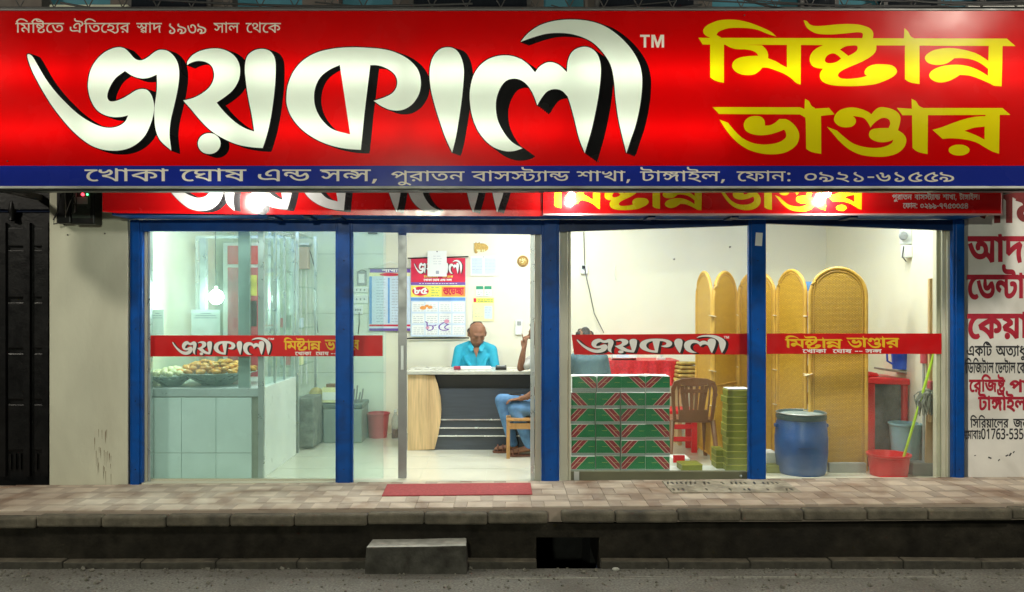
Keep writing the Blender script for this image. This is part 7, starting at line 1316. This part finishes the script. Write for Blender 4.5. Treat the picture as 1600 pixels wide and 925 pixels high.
blob([[((HX - .03, 1.35, 1.02), (.115, .17, .09)), ((HX - .02, 1.34, .8), (.125, .17, .12)), ((HX, 1.33, .56), (.14, .18, .1))], [((HX - .03, 1.46, 1.03), .07), (Vector((HX - .03, 1.46, 1.03)).lerp(el, .72), .062)], [((HX + .02, 1.2, 1.05), .07), ((HX + .02, 1.12, .9), .062)]], 'shirt', M['shirt_white'], t, .012)
jn = lambda h, k, a: [(h, .105), (h.lerp(k, .5), .09), (k + Vector((.012, 0, 0)), .074), (k.lerp(a, .35) + Vector((.012, 0, 0)), .07), (k.lerp(a, .8), .056), (k.lerp(a, .93), .052)]
blob([jn(hp1, kn1, an1), jn(hp2, kn2, an2), [(hp1, .1), (hp2, .1)]], 'jeans', M['jeans'], t, .01, 4)
for a, f_ in ((an1, toe1), (an2, toe2)):
    h = Vector((a.x + .05, a.y, .012)); mb = MB(); L_ = h.x - f_.x + .035
    pts = [(h.x, h.y - .03), (h.x + .012, h.y), (h.x, h.y + .03), (h.x - L_ * .5, h.y + .034), (h.x - L_ * .8, h.y + .046), (h.x - L_, h.y + .03), (h.x - L_ - .008, h.y), (h.x - L_, h.y - .03), (h.x - L_ * .8, h.y - .046), (h.x - L_ * .5, h.y - .034)]
    sd = mb.prism(pts, .001, .024, f=lambda u, v, w: (u, v, w)).build('sandal', M['sandal'], t, bevel=.004)
    for fr_x in (.62, .82): x = h.x - L_ * fr_x; MB().tube([(x, h.y - .048, .02), (x, h.y - .04, .06), (x, h.y, .082), (x, h.y + .04, .06), (x, h.y + .048, .02)], .009, 6).build('strap', M['sandal'], sd, smooth=True)
b = [[(Pf(-.03, 0, .085), .04), (Pf(-.08, 0, .03), .045), (Pf(-.075, 0, -.03), .04)], [(Pf(-.03, -.06, .05), .04), (Pf(-.03, .06, .05), .04), ], [(Pf(.03, -.03, .09), .03), (Pf(.03, .03, .09), .03)]]
blob(b, 'hair', M['hair'], t, .009, 2)
# his phone on the thigh
t = thing('mobile_phone', 'dark mobile phone lying on the thigh of the man in jeans', 'phone', tuple(Vector(q(803, 616, 1.3)))); MB().obox(tuple(Vector(q(804, 616.5, 1.3))), (.12, .06, .012), (0, .12, .2)).build('case', M['black'], t, bevel=.004)
# his chair
t = thing('wooden_chair', 'orange wooden chair under the man in jeans', 'chair', (HX, 1.3, 0))
cx0 = PX(794, 1.1)
for x in (cx0, HX + .2):
    for y in (1.1, 1.5): MB().box(x - .018, x + .018, y - .018, y + .018, 0, .38 if x == cx0 else 1.0).build('leg', M['wood_chair'], t, bevel=.004)
MB().box(cx0 - .02, HX + .22, 1.08, 1.52, .381, .405).build('seat', M['wood_chair'], t, bevel=.006)
MB().box(HX + .185, HX + .215, 1.119, 1.481, .7, .95).build('backrest', M['wood_chair'], t, bevel=.004)
MB().box(cx0 + .019, HX + .181, 1.09, 1.11, .3, .36).build('rail', M['wood_chair'], t)

# --- man in teal seated with his back to the window, behind the boxes
X3, Y3 = PX(920, 1.3), 1.3
t = thing('person', 'man in a slate teal shirt seated with his back turned behind the green box stack', 'person', (X3, Y3, 0))
hd, Pf = head((PX(913, 1.3), Y3 + .02, 1.2), (-.3, 1, 0), .1)
body = hd + [[((X3 - .02, Y3, 1.14), .055), ((X3, Y3, 1.02), .062)], [((X3, Y3, .97), (.15, .09, .09)), ((X3, Y3, .8), (.15, .1, .1)), ((X3, Y3, .52), (.16, .12, .1))],
   [((X3 - .14, Y3, .99), .055), ((X3 - .2, Y3 + .05, .75), .042), ((X3 - .12, Y3 + .28, .72), .03)], [((X3 + .14, Y3, .99), .055), ((X3 + .2, Y3 + .05, .75), .042), ((X3 + .12, Y3 + .28, .72), .03)],
   [((X3 - .1, Y3, .5), .085), ((X3 - .12, Y3 + .42, .48), .06), ((X3 - .12, Y3 + .42, .06), .04)], [((X3 + .1, Y3, .5), .085), ((X3 + .12, Y3 + .42, .48), .06), ((X3 + .12, Y3 + .42, .06), .04)]]
body += hand((X3 - .12, Y3 + .28, .72), (0, 1, -.1), (0, 0, 1), (1, 0, 0)) + hand((X3 + .12, Y3 + .28, .72), (0, 1, -.1), (0, 0, 1), (-1, 0, 0))
blob(body, 'body', M['skin'], t, .011, 3); features(Pf, t)
blob([[((X3, Y3, .975), (.18, .115, .08)), ((X3, Y3, .8), (.18, .125, .1)), ((X3, Y3, .55), (.18, .14, .1))], [((X3 - .14, Y3, 1.0), .068), ((X3 - .19, Y3 + .03, .8), .058)], [((X3 + .14, Y3, 1.0), .068), ((X3 + .19, Y3 + .03, .8), .058)]], 'shirt', M['shirt_teal'], t, .012)
blob([[((X3 - .1, Y3, .5), .1), ((X3 - .12, Y3 + .42, .48), .075), ((X3 - .12, Y3 + .42, .12), .055)], [((X3 + .1, Y3, .5), .1), ((X3 + .12, Y3 + .42, .48), .075), ((X3 + .12, Y3 + .42, .12), .055)]], 'trousers', M['desk_grey'], t, .014)
blob([[(Pf(-.04, 0, .08), .05), (Pf(-.08, 0, .02), .05), (Pf(-.075, 0, -.03), .04)], [(Pf(-.02, -.06, .05), .042), (Pf(-.02, .06, .05), .042)], [(Pf(.03, -.03, .09), .03), (Pf(.03, .03, .09), .03)]], 'hair', M['hair'], t, .01, 2)
t = thing('plastic_stool', 'grey stool under the man in teal, hidden behind the boxes', 'stool', (X3, Y3, 0)); MB().box(X3 - .17, X3 + .17, Y3 - .15, Y3 + .17, .36, .4).build('seat', M['grey'], t, bevel=.01)
for a in (-1, 1):
    for c in (-1, 1): MB().tube([(X3 + a * .13, Y3 + c * .12, .36), (X3 + a * .16, Y3 + c * .14, 0)], .015, 6).build('leg', M['grey'], t)
